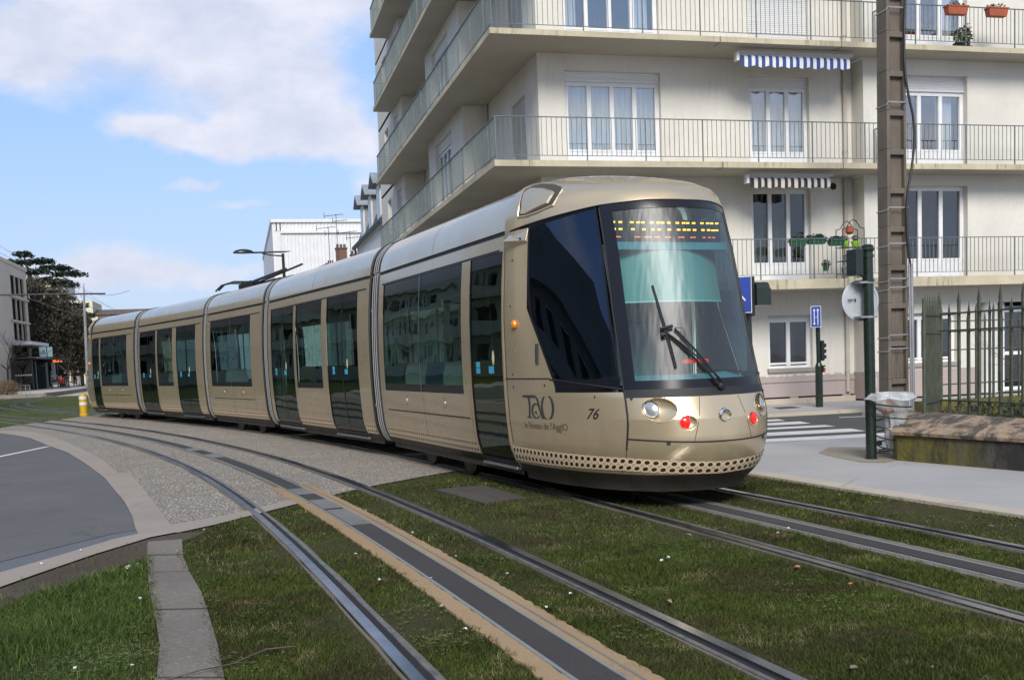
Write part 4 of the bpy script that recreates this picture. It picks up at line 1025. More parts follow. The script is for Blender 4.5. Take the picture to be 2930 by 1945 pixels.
        br = MB(); TL, TR, BR, BL_ = sp(5.02, 2.715), sp(5.395, 2.75), sp(5.395, 2.60), sp(5.08, 2.57); p1 = sp(5.03, 2.65, .085); p2 = sp(5.39, 2.615, .028)
        br.add([TL, TR, BR, BL_, p1, p2], [(0, 1, 5, 4), (3, 2, 5, 4), (0, 4, 3), (1, 2, 5)]); br.build('camera_pod', 'paint', body, bevel=.006)
        l2 = MB(); l2.lathe(sp(5.32, 2.645, .045), [(.011, -.01), (.011, .006)], 10, axis=nn*side); l2.build('camera_lens', 'blackpaint', body)
    # screws
    sc = MB(); sp1 = lambda u, z: Vector(npt(P, t_at(u, z), z, -1, 0))
    for u, z in ((5.10, 2.45), (5.08, 1.98), (5.45, 1.98), (5.10, 1.28), (5.9, 1.28), (5.1, 1.15), (5.75, 1.17), (6.45, 1.06)):
        sc.lathe(sp1(u, z), [(.012, 0), (.012, .004), (.006, .005)], 8, axis=-nn)
    for side in (-1, 1):
        for t, z, r_ in ((.535, 1.045, .022), (t_at_a(.50, .63), .64, .022)):
            sc.lathe(Vector(npt(P, t, z, side, -.002)), [(r_, 0), (r_, .006)], 12, axis=(ax*1+nn*side*.45))
    sc.build('screw', 'rubber', body)
    if True:
        lf = Vector(npt(P, t_at(5.18, 1.79), 1.79, -1, 0)); am = MB(); am.lathe(lf, [(.048, 0), (.048, .012), (.036, .03), (.012, .038)], 16, axis=-nn); am.build('side_marker_lamp', 'amber', body, smooth=True)
    hd = MB(); hd.tube([sp1(5.62, 1.38), sp1(5.615, 1.58)], .022, 8); hd.build('grab_recess', 'rubber', body, smooth=True)
    # lamps
    for side in (-1, 1):
        def onnose(a, z, off=0): return Vector(npt(P, t_at_a(a, z), z, side, off))
        def disc(mbx, a, z, ra, rz, off, n=28, dome=0, rings=3):
            """patch that follows the nose surface: ellipse in arc-length / z"""
            t0 = t_at_a(a, z); p0 = Vector(npt(P, t0, z, side)); p1 = Vector(npt(P, t0+.01, z, side)); m_ = (p1-p0).length/.01
            k = len(mbx.v); rr = list(np.linspace(0, 1, rings+1)); mbx.v.append(npt(P, t0, z, side, off+dome))
            for r_ in rr[1:]:
                for j in range(n):
                    an = 2*math.pi*j/n; mbx.v.append(npt(P, min(1, t0+math.cos(an)*ra*r_/m_), z+math.sin(an)*rz*r_, side, off+dome*(1-r_*r_)))
            for j in range(n): mbx.f.append((k, k+1+j, k+1+(j+1) % n)); mbx.mi.append(0)
            for i in range(rings-1):
                for j in range(n): q = k+1+i*n; mbx.f.append((q+j, q+(j+1) % n, q+n+(j+1) % n, q+n+j)); mbx.mi.append(0)
            return m_, t0
        def rim(mbx, a, z, ra, rz, off, rad=.005):
            t0 = t_at_a(a, z); p0 = Vector(npt(P, t0, z, side)); p1 = Vector(npt(P, t0+.01, z, side)); m_ = (p1-p0).length/.01
            mbx.tube([npt(P, min(1, t0+math.cos(an)*ra/m_), z+math.sin(an)*rz, side, off) for an in np.linspace(0, 2*math.pi, 30)], rad, 6)
        ac = .545; zc_ = .935
        d1 = MB(); rim(d1, ac, zc_, .166, .108, .002, .005); d1.build('headlight_rim', 'paint', body, smooth=True)
        d2 = MB(); disc(d2, .60, .945, .064, .066, -.008, dome=.014); d2.build('headlight', 'lampglass', body, smooth=True)
        d3 = MB(); rim(d3, .60, .945, .066, .068, -.006, .007); d3.build('headlight_ring', 'chrome', body, smooth=True)
        d4 = MB(); rim(d4, .345, .815, .078, .064, .001, .004); d4.build('tail_lamp_rim', 'paint', body, smooth=True)
        d5 = MB(); disc(d5, .370, .82, .048, .053, -.004, dome=.012); d5.build('tail_lamp', 'redlamp', body, smooth=True)
    # badge: broken ring
    bg = MB(); pts = [(0.052*math.cos(an), .052*math.sin(an)) for an in np.linspace(-.9, 4.9, 26)]
    c = Vector(P(cabf(.87)+.012, 0, .87)); bg.tube([tuple(c+nn*a+Vector((0, 0, z))) for a, z in pts], [.006+.010*math.sin(i/25*math.pi) for i in range(26)], 8); bg.build('front_badge', 'chrome', body, smooth=True)
    # cab interior
    it = MB(); it.box(4.92, 4.97, -1.05, 1.05, .35, 2.7, 0, P); it.box(4.95, 6.3, -.7, .7, .36, .42, 0, P); it.box(4.95, 5.85, -.72, .72, 2.74, 2.77, 0, P); it.build('cab_rear_wall', 'interior_dark', body)
    dm = MB(); rows = []
    for k in range(13):
        t = .34+.66*k/12; rows.append([npt(P, t, 1.16, -1, -.05), tuple(Vector(npt(P, t, 1.20, -1, -.30))+Vector((0, 0, .04))), tuple(Vector(npt(P, t, 1.2, -1, -.52))), tuple(Vector(npt(P, t, .9, -1, -.52)))])
    for k in range(12):
        t = 1-.66*(k+1)/12; rows.append([npt(P, t, 1.16, 1, -.05), tuple(Vector(npt(P, t, 1.20, 1, -.30))+Vector((0, 0, .04))), tuple(Vector(npt(P, t, 1.2, 1, -.52))), tuple(Vector(npt(P, t, .9, 1, -.52)))])
    dm.grid(rows); dm.build('dashboard', 'dash', body, smooth=True)
    if front:
        sb = MB(); rows = []
        for z, uu in ((1.93, 6.50), (2.30, 6.40), (2.50, 6.33)): rows.append([P(uu-.22*abs(x/.62)**2, x, z) for x in np.linspace(-.62, .60, 13)])
        sb.grid(rows); sb.build('sun_blind', 'blind', body, smooth=True)
        bb = MB(); bb.tube([P(6.50-.22*abs(x/.62)**2, x, 1.93) for x in np.linspace(-.62, .60, 13)], .008, 6); bb.build('blind_rail', 'sticker', body)
        bx = MB(); bx.box(6.24, 6.36, -.66, .64, 2.43, 2.50, 0, P); bx.build('display_shelf', 'dash', body)
        db = MB(); db.box(6.2, 6.30, -.62, .60, 2.50, 2.72, 0, P); db.build('display_board', 'frit', body)
        # rows of lit LED dashes as in the photograph (partly scanned text)
        ld = MB(); lr = MB(); X0, X1 = -.60, .575
        def u_(px): return X0+(px-895)/(1708-895)*(X1-X0)
        def dash(m_, px, z, w, h): m_.box(6.303, 6.309, u_(px)-w/2, u_(px)+w/2, z-h/2, z+h/2, 0, P)
        for px in (906, 957, 1042, 1090, 1125, 1192, 1240, 1274, 1322, 1388, 1436, 1468, 1515, 1580, 1625, 1657, 1698): dash(ld, px, 2.690, .034, .016)
        for px in (910, 957, 1049, 1132, 1200, 1248, 1325, 1397, 1442, 1475, 1521, 1587, 1632): dash(ld, px, 2.625, .034, .016)
        dash(ld, 1681, 2.623, .080, .014)
        for px, w in ((937, .06), (1082, .06), (1158, .08), (1232, .06), (1313, .065), (1417, .07), (1507, .06), (1594, .03), (1638, .03), (1671, .03)): dash(lr, px, 2.553, w, .009)
        ld.build('led_text_row', 'led', body); lr.build('led_text_row', 'ledred', body)
        ds = MB(); ds.box(5.55, 5.68, -.28, .28, .9, 1.75, 0, P); ds.box(5.55, 6.0, -.28, .28, .82, .92, 0, P); ds.box(5.57, 5.65, -.14, .14, 1.78, 2.0, 0, P); ds.build('driver_seat', 'interior', body, bevel=.04)
        rl = MB(); rl.box(6.52, 6.54, .0, .28, 1.335, 1.375, 0, P); rl.build('red_display', 'redlamp', body)
        # wiper
        wp = MB(); pb = Vector(P(7.10, .02, 1.13))
        def wsP(a, z, off=.03): sd = -1 if a < 0 else 1; return Vector(npt(P, t_at_a(abs(a), z), z, sd, off))
        def L(a0, z0, a1, z1, r_, off=.035, n=7): wp.tube([wsP(a0+(a1-a0)*k/n, z0+(z1-z0)*k/n, off) for k in range(n+1)], r_, 6)
        L(.015, 1.12, -.40, 1.645, .011); L(.06, 1.12, -.32, 1.66, .010); L(.06, 1.14, -.36, 1.60, .008, .05)
        L(-.43, 2.06, -.385, 1.62, .012, .02); L(-.385, 1.62, -.36, 1.31, .014, .02); L(-.415, 1.9, -.37, 1.40, .010, .035)
        wp.tube([wsP(-.43, 1.66, .04), wsP(-.33, 1.685, .05)], .016, 6); wp.tube([wsP(-.40, 1.61, .04), wsP(-.43, 1.60, .05)], .022, 6)
        wp.tube([wsP(-.32, 1.67, .04), wsP(-.26, 1.66, .06), wsP(-.25, 1.60, .06), wsP(-.30, 1.55, .05)], .003, 5)
        wp.lathe(wsP(.02, 1.13, .0), [(.035, 0), (.03, .05), (.01, .06)], 12, axis=ax); wp.build('wiper', 'rubber', body, smooth=True)
        # markings on the near side
        def mark(mbx, vs, fs, u0, z0, off=.0035):
            k = len(mbx.v)
            for x, y in vs:
                u, z = u0+x, z0+y; mbx.v.append(npt(P, t_at(u, z), z, -1, off))
            for f in fs: mbx.f.append(tuple(i+k for i in f)); mbx.mi.append(0)
        def stroke(mbx, pts, u0, z0, sc):
            """pts: (x,y,width)"""
            vs = []; fs = []
            for i, (x, y, w) in enumerate(pts):
                xa, ya = pts[max(0, i-1)][:2]; xb, yb = pts[min(len(pts)-1, i+1)][:2]; l = math.hypot(xb-xa, yb-ya) or 1; nx, ny = -(yb-ya)/l, (xb-xa)/l
                vs += [((x+nx*w/2)*sc, (y+ny*w/2)*sc), ((x-nx*w/2)*sc, (y-ny*w/2)*sc)]
            fs = [(2*i, 2*i+1, 2*i+3, 2*i+2) for i in range(len(pts)-1)]; mark(mbx, vs, fs, u0, z0)
        # camera-side: text reads left to right with u increasing
        tg = MB(); sc = .215; u0, z0 = 5.31, .845
        stroke(tg, [(.0, .90, .02), (.04, 1.0, .10), (.5, .985, .13), (1.15, 1.0, .12), (1.2, .985, .06)], u0, z0, sc)           # T bar
        stroke(tg, [(.62, .95, .16), (.66, .5, .17), (.60, .1, .15), (.45, .0, .05)], u0, z0, sc); stroke(tg, [(.35, .0, .05), (.85, .0, .05)], u0, z0, sc)
        stroke(tg, [(1.0+.36*math.cos(a)*1.0+.25, .32+.33*math.sin(a), .05+.10*max(0, -math.cos(a))) for a in np.linspace(.6, 5.7, 22)], u0, z0, sc)  # bowl of a
        stroke(tg, [(1.12, .22, .04), (1.24, .30, .12), (1.30, .16, .06)], u0, z0, sc)
        stroke(tg, [(1.22, 1.02, .08), (1.42, .85, .13), (1.60, .40, .15), (1.78, .02, .14), (1.98, .0, .04)], u0, z0, sc)           # stem of a
        stroke(tg, [(2.15+.36*math.cos(a), .50+.52*math.sin(a), .03+.12*max(0, -math.cos(a))) for a in np.linspace(1.9, 4.9, 16)], u0, z0, sc)
        stroke(tg, [(2.33+.36*math.cos(a), .50+.52*math.sin(a), .03+.15*max(0, math.cos(a))) for a in np.linspace(1.5, -1.5, 16)], u0, z0, sc)
        tg.build('lettering', 'markgrey', body)
        t2 = MB(); vs, fs = text_geo("le Réseau de l'AgglO", .098); wmax = max(v[0] for v in vs); k = .80/wmax; mark(t2, [(x*k, y*1.0) for x, y in vs], fs, 5.30, .735); t2.build('lettering', 'markgold', body)
        t3 = MB(); vs, fs = text_geo("76", .140, .32, .001); mark(t3, [(x*1.0, y) for x, y in vs], fs, 6.36, .855); t3.build('lettering', 'blackpaint', body)
    return body
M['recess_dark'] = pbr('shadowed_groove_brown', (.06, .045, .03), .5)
VENT_OUT = [(5.20, 2.875), (5.20, 2.95), (5.12, 3.095), (5.05, 3.18), (5.10, 3.215), (5.25, 3.215), (5.51, 3.165), (5.69, 3.113), (5.75, 3.07), (5.74, 2.92), (5.53, 2.881), (5.36, 2.866)]
VENT_IN = [(5.25, 2.895), (5.255, 2.965), (5.17, 3.09), (5.12, 3.15), (5.17, 3.18), (5.42, 3.140), (5.64, 3.075), (5.69, 3.045), (5.67, 2.95), (5.33, 2.885)]
M['recess'] = paint('lamp_recess_paint', (.36, .30, .20), .35, .5)
cab(P_of(FR[1]), True, FR[1][2], FR[1][1])
o5, a5, n5 = FR[5]; cab(P_of((o5+a5*7.65, -a5, n5)), False, n5, -a5)
# ------------------------------------------------------------------ apartment building
bld = thing('apartment_building', 'cream apartment building with long balconies wrapping its corner behind the tram', 'building', (6.94, 23.9, 0))
Xw, Yw, Xb, Yb = 6.94, 23.9, 5.54, 22.6
YR = 23.38          # right wing wall
UND = [2.80, 5.56, 8.33, 11.09, 13.86, 16.62]; TOP = [3.02, 5.69, 8.45, 11.22, 13.98, 16.75]
FL = [.12]+TOP      # floor levels
def PR(y): return lambda u, d, z: (u, y+d, z)
def PLx(x): return lambda u, d, z: (x+d, u, z)
def wall(mb, P, u0, u1, z0, z1, ops, depth=.2, mi=0, room=1):
    us = sorted(set([u0, u1]+[o[0] for o in ops]+[o[1] for o in ops])); zs = sorted(set([z0, z1]+[o[2] for o in ops]+[o[3] for o in ops]))
    k = len(mb.v)
    mb.grid([[P(u, 0, z) for z in zs] for u in us], mi, lambda i, j: not any(o[0] < (us[i]+us[i+1])/2 < o[1] and o[2] < (zs[j]+zs[j+1])/2 < o[3] for o in ops))
    for a, b, c, d in ops:
        mb.quad(P(a, 0, c), P(a, depth, c), P(a, depth, d), P(a, 0, d), mi); mb.quad(P(b, 0, c), P(b, depth, c), P(b, depth, d), P(b, 0, d), mi)
        mb.quad(P(a, 0, c), P(b, 0, c), P(b, depth, c), P(a, depth, c), mi); mb.quad(P(a, 0, d), P(b, 0, d), P(b, depth, d), P(a, depth, d), mi)
        D = depth+1.1; e = .02
        mb.quad(P(a-e, depth+.1, c-e), P(a-e, D, c-e), P(a-e, D, d), P(a-e, depth+.1, d), room); mb.quad(P(b+e, depth+.1, c-e), P(b+e, D, c-e), P(b+e, D, d), P(b+e, depth+.1, d), room)
        mb.quad(P(a-e, depth+.1, c-e), P(b+e, depth+.1, c-e), P(b+e, D, c-e), P(a-e, D, c-e), room); mb.quad(P(a-e, D, c-e), P(b+e, D, c-e), P(b+e, D, d), P(a-e, D, d), room)
        mb.quad(P(a-e, depth+.1, d), P(b+e, depth+.1, d), P(b+e, D, d), P(a-e, D, d), room)
def window(P, u0, u1, z0, z1, npane, sh=0.0, style='white', curtain='curtain', dep=.13, label=None, low=.42, cgap=None, parent=None):
    """French window: frame, panes, shutter drawn down by sh, curtain behind"""
    fr = MB(); w = .055; D0, D1 = dep, dep+.06; t = z1-sh
    fr.box(u0, u0+w, D0, D1, z0, t, 0, P); fr.box(u1-w, u1, D0, D1, z0, t, 0, P); fr.box(u0+w, u1-w, D0, D1, t-w, t, 0, P); fr.box(u0+w, u1-w, D0, D1, z0, z0+w, 0, P)
    W = (u1-u0-2*w)/npane; lo = z0+w+low
    for k in range(npane):
        a = u0+w+k*W; b = a+W; s = .05
        fr.box(a, a+s, D0-.012, D1-.01, z0+w, t-w, 0, P); fr.box(b-s, b, D0-.012, D1-.01, z0+w, t-w, 0, P)
        fr.box(a+s, b-s, D0-.012, D1-.01, t-w-s, t-w, 0, P)
        if low > .1: fr.box(a+s, b-s, D0-.005, D1-.01, z0+w, lo-.03, 0, P)
        fr.box(a+s, b-s, D0-.014, D1-.01, lo-.03, lo+.02, 0, P)
    f = fr.build('window', 'pvc', parent or bld, label=label)
    pn = MB()
    for k in range(npane):
        a = u0+w+k*W+.045; b = u0+w+(k+1)*W-.045; pn.quad(P(a, D0+.03, lo), P(b, D0+.03, lo), P(b, D0+.03, t-w-.045), P(a, D0+.03, t-w-.045))
    pn.build('pane', 'pane' if style == 'white' else 'pane_dark', f, recalc=False)
    if curtain:
        cu = MB(); segs = cgap or [(u0+.03, u1-.03)]
        for a, b in segs:
            n = max(6, int((b-a)/.045)); rows = [[P(a+(b-a)*i/n, dep+.20+.03*math.sin(i*1.9)+.015*math.sin(i*.7), z) for z in (z0+.02, t)] for i in range(n+1)]; cu.grid(rows)
        cu.build('curtain', curtain, f, smooth=True, recalc=False, angle=0)
    if sh > 0:
        s = MB(); n = max(2, int(sh/.045))
        rows = [[P(u, dep-.03-(.012 if k % 2 else 0), z1-sh+sh*k/(2*n)) for k in range(2*n+1)] for u in (u0, u1)]; s.grid(rows)
        s.box(u0, u1, dep-.045, dep-.01, z1-sh-.01, z1-sh+.035, 0, P)
        s.build('roller_shutter', 'shutter', f)
    return f
# openings right facade, main part
XJ = 14.95
def opsR(k):
    L_ = FL[k]
    if k == 0: return [(8.2, 9.5, .95, 2.19), (12.59, 13.80, .95, 2.24)]
    return [(7.58, 9.93, L_+.02, L_+2.28), (12.21, 13.80, L_+.02, L_+2.28)]
for k in range(7):
    z0 = .95 if k == 0 else TOP[k-1]; z1 = UND[k] if k < 6 else 19.4
    z0w = .74 if k == 0 else z0
    mb = MB(); wall(mb, PR(Yw), Xw, XJ, z0w, z1, [o for o in opsR(k)] if k < 6 else [])
    w_ = mb.build('wall', ['plaster', 'room'], bld, recalc=False)
    mb = MB(); ops2 = [(15.95, 17.86, FL[k]+.02, FL[k]+2.28), (20.6, 22.5, FL[k]+.02, FL[k]+2.28)] if k else [(16.0, 17.55, .95, 2.18), (18.12, 20.6, .12, 2.40)]
    if k == 6: ops2 = []
    wall(mb, PR(YR), XJ, 27.0, .74 if k == 0 else z0, z1, ops2, depth=.24 if k else .3)
    mb.quad((XJ, YR, z0w), (XJ, Yw, z0w), (XJ, Yw, z1), (XJ, YR, z1), 0); mb.build('wall', ['plaster', 'room'], bld, recalc=False)
    # left facade
    z0l = .1 if k == 0 else z0
    mb = MB()
    o1 = [] if k == 0 else [(25.05, 26.35, FL[k]+.02, FL[k]+2.0)]
    wall(mb, PLx(6.94), Yw, 28.95, z0l, z1, o1 if k < 6 else [])
    o2 = [(30.6, 33.2, FL[k]+.02+(.8 if k == 0 else 0), FL[k]+2.36)]
    wall(mb, PLx(6.25), 28.98, 34.32, z0l, z1, o2 if k < 6 else [])
    wall(mb, PLx(6.94), 34.32, 39.42, z0l, z1, [(36.2, 38.2, FL[k]+.02, FL[k]+2.3)] if 0 < k < 6 else [])
    wall(mb, PLx(6.25), 39.42, 46.0, z0l, z1, [(40.35, 41.5, FL[k]+.02+(.8 if k == 0 else 0), FL[k]+2.32), (43.0, 44.15, FL[k]+.95, FL[k]+2.32)] if k < 6 else [])
    for y in (28.98, 34.32, 39.42): mb.quad((6.25, y, z0l), (6.94, y, z0l), (6.94, y, z1), (6.25, y, z1), 0)
    mb.build('wall', ['plaster', 'room'], bld, recalc=False)
bk = MB(); bk.quad((6.25, 46, 0), (22, 46, 0), (22, 46, 19.4), (6.25, 46, 19.4)); bk.quad((27, 23.38, 0), (27, 40, 0), (27, 40, 19.4), (27, 23.38, 19.4)); bk.build('rear_wall', 'plaster', bld, recalc=False)
rf = MB(); rf.box(5.9, 27.3, 23.0, 46.2, 19.4, 19.7); rf.build('roof', 'zinc', bld)
# plinth (pink), slot and base
pl = MB(); pl.box(6.9, XJ+.0, Yw-.03, Yw+.1, .24, .74); pl.box(6.9, XJ, Yw-.055, Yw+.1, .60, .665); pl.build('plinth', 'plinth', bld)
pb = MB(); pb.box(XJ-.028, XJ+.05, YR+.1, Yw+.1, .115, .777); pb.box(XJ-.03, 18.12, YR-.03, YR+.1, .115, .78); pb.box(20.6, 27, YR-.03, YR+.1, .115, .78); pb.build('plinth', 'plinth', bld)
pc = MB(); pc.box(6.9, XJ-.035, Yw-.10, Yw+.0, .05, .20); pc.build('base_course', 'kerb', bld)
dk = MB(); dk.quad((6.9, Yw+.05, .18), (XJ-.04, Yw+.05, .18), (XJ-.04, Yw+.05, .26), (6.9, Yw+.05, .26)); dk.build('vent_slot', 'dark', bld, recalc=False)
ft = MB()
for x in (8.5, 11, 13.15, 14.6): ft.box(x, x+.22, Yw-.02, Yw+.04, .20, .24)
ft.build('slot_foot', 'plinth', bld)
# ragged edge of old render above the plinth
re = MB(); x = 7.0; re.box(7.0, XJ-.04, Yw-.006, Yw+.02, .735, .748)
while x < XJ-.2:
    w = random.uniform(.05, .2); re.box(x, x+w, Yw-.012, Yw+.02, .742, .745+random.uniform(.01, .05)); x += w+random.uniform(0, .15)
re.build('chipped_render', 'kerb', bld)
# balcony slabs
def front_y(k): return Yb
for k in range(6):
    sl = MB(); pts = [(Xb, 41.95), (Xb, Yb), (27.2, Yb), (27.2, YR+.02), (XJ-.01, YR+.02), (XJ-.01, Yw+.02), (Xw+.02, Yw+.02), (Xw+.02, 28.96), (6.27, 28.96), (6.27, 34.34), (Xw+.02, 34.34), (Xw+.02, 39.4), (6.27, 39.4), (6.27, 41.95)]
    n = len(pts); z0, z1 = UND[k], TOP[k]
    vs = [(p[0], p[1], z0) for p in pts]+[(p[0], p[1], z1) for p in pts]
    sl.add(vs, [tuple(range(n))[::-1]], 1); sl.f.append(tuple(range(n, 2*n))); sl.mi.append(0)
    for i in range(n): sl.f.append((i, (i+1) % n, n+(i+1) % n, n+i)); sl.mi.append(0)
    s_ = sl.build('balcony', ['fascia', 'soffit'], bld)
    # expansion joint lines under the slab
    jt = MB()
    for x in (10.85, 13.9): jt.prism([(x, Yb-.004), (x+.018, Yb-.004), (x+.018+.0, Yb+.35), (x, Yb+.35)], z0-.003, z0-.001); jt.box(x, x+.014, Yb-.004, Yb-.001, z0, z1)
    jt.build('joint', 'dark', s_)
    # railings
    def rail(p0, p1, name='railing', posts=True, sp=.1145):
        p0, p1 = Vector(p0), Vector(p1); d = (p1-p0); ln_ = d.length; d.normalize(); nrm = Vector((-d.y, d.x, 0)); m = MB(); zt = z1+.935; zb = z1+.115
        def bar(s0, s1, w, za, zb_):
            a = p0+d*s0; b = p0+d*s1; c = [a-nrm*w, b-nrm*w, b+nrm*w, a+nrm*w]; m.hexa([(q.x, q.y, za) for q in c]+[(q.x, q.y, zb_) for q in c])
        bar(0, ln_, .018, zt-.008, zt+.010); bar(0, ln_, .010, zb-.006, zb+.006)
        nb = int(ln_/sp)
        for i in range(nb+1):
            s = i*sp
            if posts and i % 12 == 6 or i in (0, nb): bar(s-.011, s+.011, .012, z1, zt-.009)
            else: bar(s-.0055, s+.0055, .0055, zb+.007, zt-.009)
        return m.build(name, 'rail_grey', s_)
    rail((Xb+.06, Yb+.07, 0), (27.1, Yb+.07, 0)); rail((Xb+.06, Yb+.10, 0), (Xb+.06, 41.9, 0)); rail((Xb+.08, 41.9, 0), (6.2, 41.9, 0), posts=False)
    if k in (1, 2): rail((15.22, YR-.02, 0), (15.22, Yb+.10, 0), 'divider_railing', posts=False, sp=.09)
# windows
for k in range(1, 6):
    z = FL[k]+.02; P = PR(Yw)
    shA = {1: .24, 2: .22, 3: .12}.get(k, .3); shB = {1: .0, 2: .23, 3: 2.2}.get(k, .4)
    window(P, 7.58, 9.93, z, z+2.26, 4, shA, curtain='curtain', cgap=None if k != 3 else [(7.63, 8.0), (9.3, 9.78)])
    window(P, 12.21, 13.80, z, z+2.26, 3, shB, curtain='curtain' if k != 1 else 'curtain_grey', style='white' if k != 1 else 'dark', cgap=None if k != 1 else [(12.35, 12.7), (12.95, 13.25)])
    P = PR(YR)
    window(P, 15.95, 17.86, z, z+2.26, 3, {1: 0, 2: .36, 3: .0}.get(k, .3), curtain=('curtain' if k not in (1,) else 'curtain_dark'), style='white' if k != 1 else 'dark', cgap=[(17.2, 17.68)] if k != 1 else None, dep=.17)
    window(P, 20.6, 22.5, z, z+2.26, 3, .3, dep=.17)
    P = PLx(6.94)
    s = MB(); n = 40; rows = [[P(u, .08-(.014 if q % 2 else 0), z+1.97*q/(2*n)) for q in range(2*n+1)] for u in (25.07, 26.33)]; s.grid(rows); s.build('roller_shutter', 'shutter_grey', bld, label='closed grey roller shutter')
    window(PLx(6.25), 30.6, 33.2, z, z+2.34, 4, .28, style='dark', curtain='curtain_dark', cgap=[(31, 31.6)])
    window(P, 36.2, 38.2, z, z+2.28, 3, .2, style='dark', curtain='curtain_dark')
    window(PLx(6.25), 40.35, 41.5, z, z+2.3, 2, .2, style='dark', curtain='curtain_dark'); window(PLx(6.25), 43.0, 44.15, z+.93, z+2.28, 2, .0, style='dark', curtain='curtain_dark', low=.04)
P = PR(Yw)
window(P, 12.59, 13.80, .95, 2.18, 2, .0, style='dark', curtain='curtain_dark', low=.06, cgap=[(13.1, 13.5)]); window(P, 8.2, 9.5, .97, 2.16, 2, .0, style='dark', curtain='curtain_dark', low=.06)
window(PR(YR), 16.0, 17.55, .95, 2.13, 3, .0, style='dark', curtain='curtain_dark', low=.05)
sl = MB(); sl.box(12.55, 13.9, Yw-.07, Yw+.02, .85, .945); sl.build('window_sill', 'sill', bld); sl = MB(); sl.box(15.95, 17.6, YR-.07, YR+.02, .85, .945); sl.build('window_sill', 'sill', bld)
sl = MB(); sl.box(12.59, 13.8, Yw+.10, Yw+.14, 2.17, 2.24); sl.build('shutter_box', 'shutter_grey', bld); sl = MB(); sl.box(16.02, 17.53, YR+.10, YR+.14, 2.125, 2.18); sl.build('shutter_box', 'shutter_grey', bld)
# entrance with rounded column and glazed door
cb = MB(); cb.tube([(18.62, 23.62, .1), (18.62, 23.62, 2.42)], .24, 20); cb.build('entrance_column', 'whitewall', bld, smooth=True)
en = MB(); en.box(19.05, 19.11, 23.6, 23.66, .12, 2.38); en.box(19.95, 20.01, 23.6, 23.66, .12, 2.38); en.box(20.5, 20.56, 23.6, 23.66, .12, 2.38)
for z in (.14, 1.05, 2.15): en.box(19.11, 20.5, 23.61, 23.65, z, z+.09)
en.box(18.12, 20.6, 23.5, 23.7, 2.40, 2.44); d_ = en.build('entrance_door', 'pvc', bld); pn = MB(); pn.quad((19.1, 23.63, .2), (20.5, 23.63, .2), (20.5, 23.63, 2.3), (19.1, 23.63, 2.3)); pn.build('pane', 'pane_dark', d_, recalc=False)
# downpipes
def downpipe(x, y, ks, r_=.05):
    m = MB()
    for k in ks:
        z0 = .3 if k == 0 else TOP[k-1]; m.tube([(x, y, z0), (x, y, UND[k])], r_, 10)
        for z in (z0+.5, z0+1.9): m.tube([(x, y, z), (x, y, z+.05)], r_*1.25, 10)
    m.build('downpipe', 'pipe', bld, smooth=True)
downpipe(14.72, Yw-.07, range(6)); downpipe(6.86, 28.8, range(1, 6)); downpipe(6.85, 38.9, range(1, 6)); downpipe(7.15, Yw-.0+.02, [0])
vp_ = MB(); vp_.lathe((14.42, Yw-.002, 5.36), [(.085, 0), (.085, -.01), (.06, -.012)], 16, axis=(0, 1, 0)); vp_.build('vent_hole', 'dark', bld)
# awnings rolled in under the slabs
def awning(x0, x1, z, mat, n_st, drop, arm):
    root = MB(); y0 = Yb+.32; root.box(x0-.05, x1+.1, y0, y0+.10, z+.12, z+.17); root.tube([(x0, y0+.05, z+.10), (x1, y0+.05, z+.10)], .045, 10)
    f = root.build('awning', 'shutter_grey', bld)
    mb = MB(); uv = []; n = 88; rows = []
    for i in range(n+1):
        t = i/n; x = x0+(x1-x0)*t; sc = drop*(1-.20*(math.cos(t*n_st*math.pi)*.5+.5))
        yy = y0-.03+.012*math.sin(t*40); rows.append([(x, yy+.08, z+.10), (x, yy+.0, z+.04), (x, yy-.01, z-.05), (x, yy-.005, z-sc)])
        for q in range(4): uv.append((t*n_st, q))
    mb.grid(rows); mb.build('canvas_valance', mat, f, smooth=True, recalc=False, uvf=uv, angle=0)
    if arm: a = MB(); a.tube([(x0+.3, y0+.1, z+.12), (x0+.15, y0+.5, z+.17)], .012, 6); a.box(x0-.1, x0-.03, y0-.02, y0+.12, z-.05, z+.14); a.build('awning_arm', 'pvc', f)
awning(11.5, 14.3, 8.08, 'awn_blue', 16, .20, True); awning(11.69, 13.74, 5.32, 'awn_dark', 12, .17, True)
# things standing on the balconies
def leafclump(c, rx, ry, rz, n, s, mat, name='foliage', parent=None, bias=0):
    mb = MB()
    for _ in range(n):
        d = Vector((random.gauss(0, 1), random.gauss(0, 1), random.gauss(0, 1))).normalized()*random.random()**.4
        p = Vector((c[0]+d.x*rx, c[1]+d.y*ry, c[2]+d.z*rz)); u = Vector((random.gauss(0, 1), random.gauss(0, 1), random.gauss(0, .7))).normalized()*s; v = u.cross(Vector((random.random(), random.random(), random.random()))).normalized()*s*.5
        mb.quad(p-u, p+v, p+u, p-v)
    return mb.build(name, mat, parent, recalc=False)
def planter(x, z, w, mat, leaf, lab, yy=Yb-.02, h=.15, leafn=130, plant=True):
    t = thing('planter_box', lab, 'planter', (x, yy, z)); mb = MB()
    b = [(x-w/2+.03, yy-.08), (x+w/2-.03, yy-.08), (x+w/2-.03, yy+.07), (x-w/2+.03, yy+.07)]; c = [(x-w/2, yy-.11), (x+w/2, yy-.11), (x+w/2, yy+.09), (x-w/2, yy+.09)]
    mb.hexa([(p[0], p[1], z) for p in b]+[(p[0], p[1], z+h) for p in c]); mb.box(x-w/2-.01, x+w/2+.01, yy-.12, yy+.10, z+h-.03, z+h+.005); mb.build('box', mat, t, bevel=.008)
    if plant: leafclump((x, yy, z+h+.03), w*.56, .13, .07, leafn, .035, leaf, parent=t)
    return t
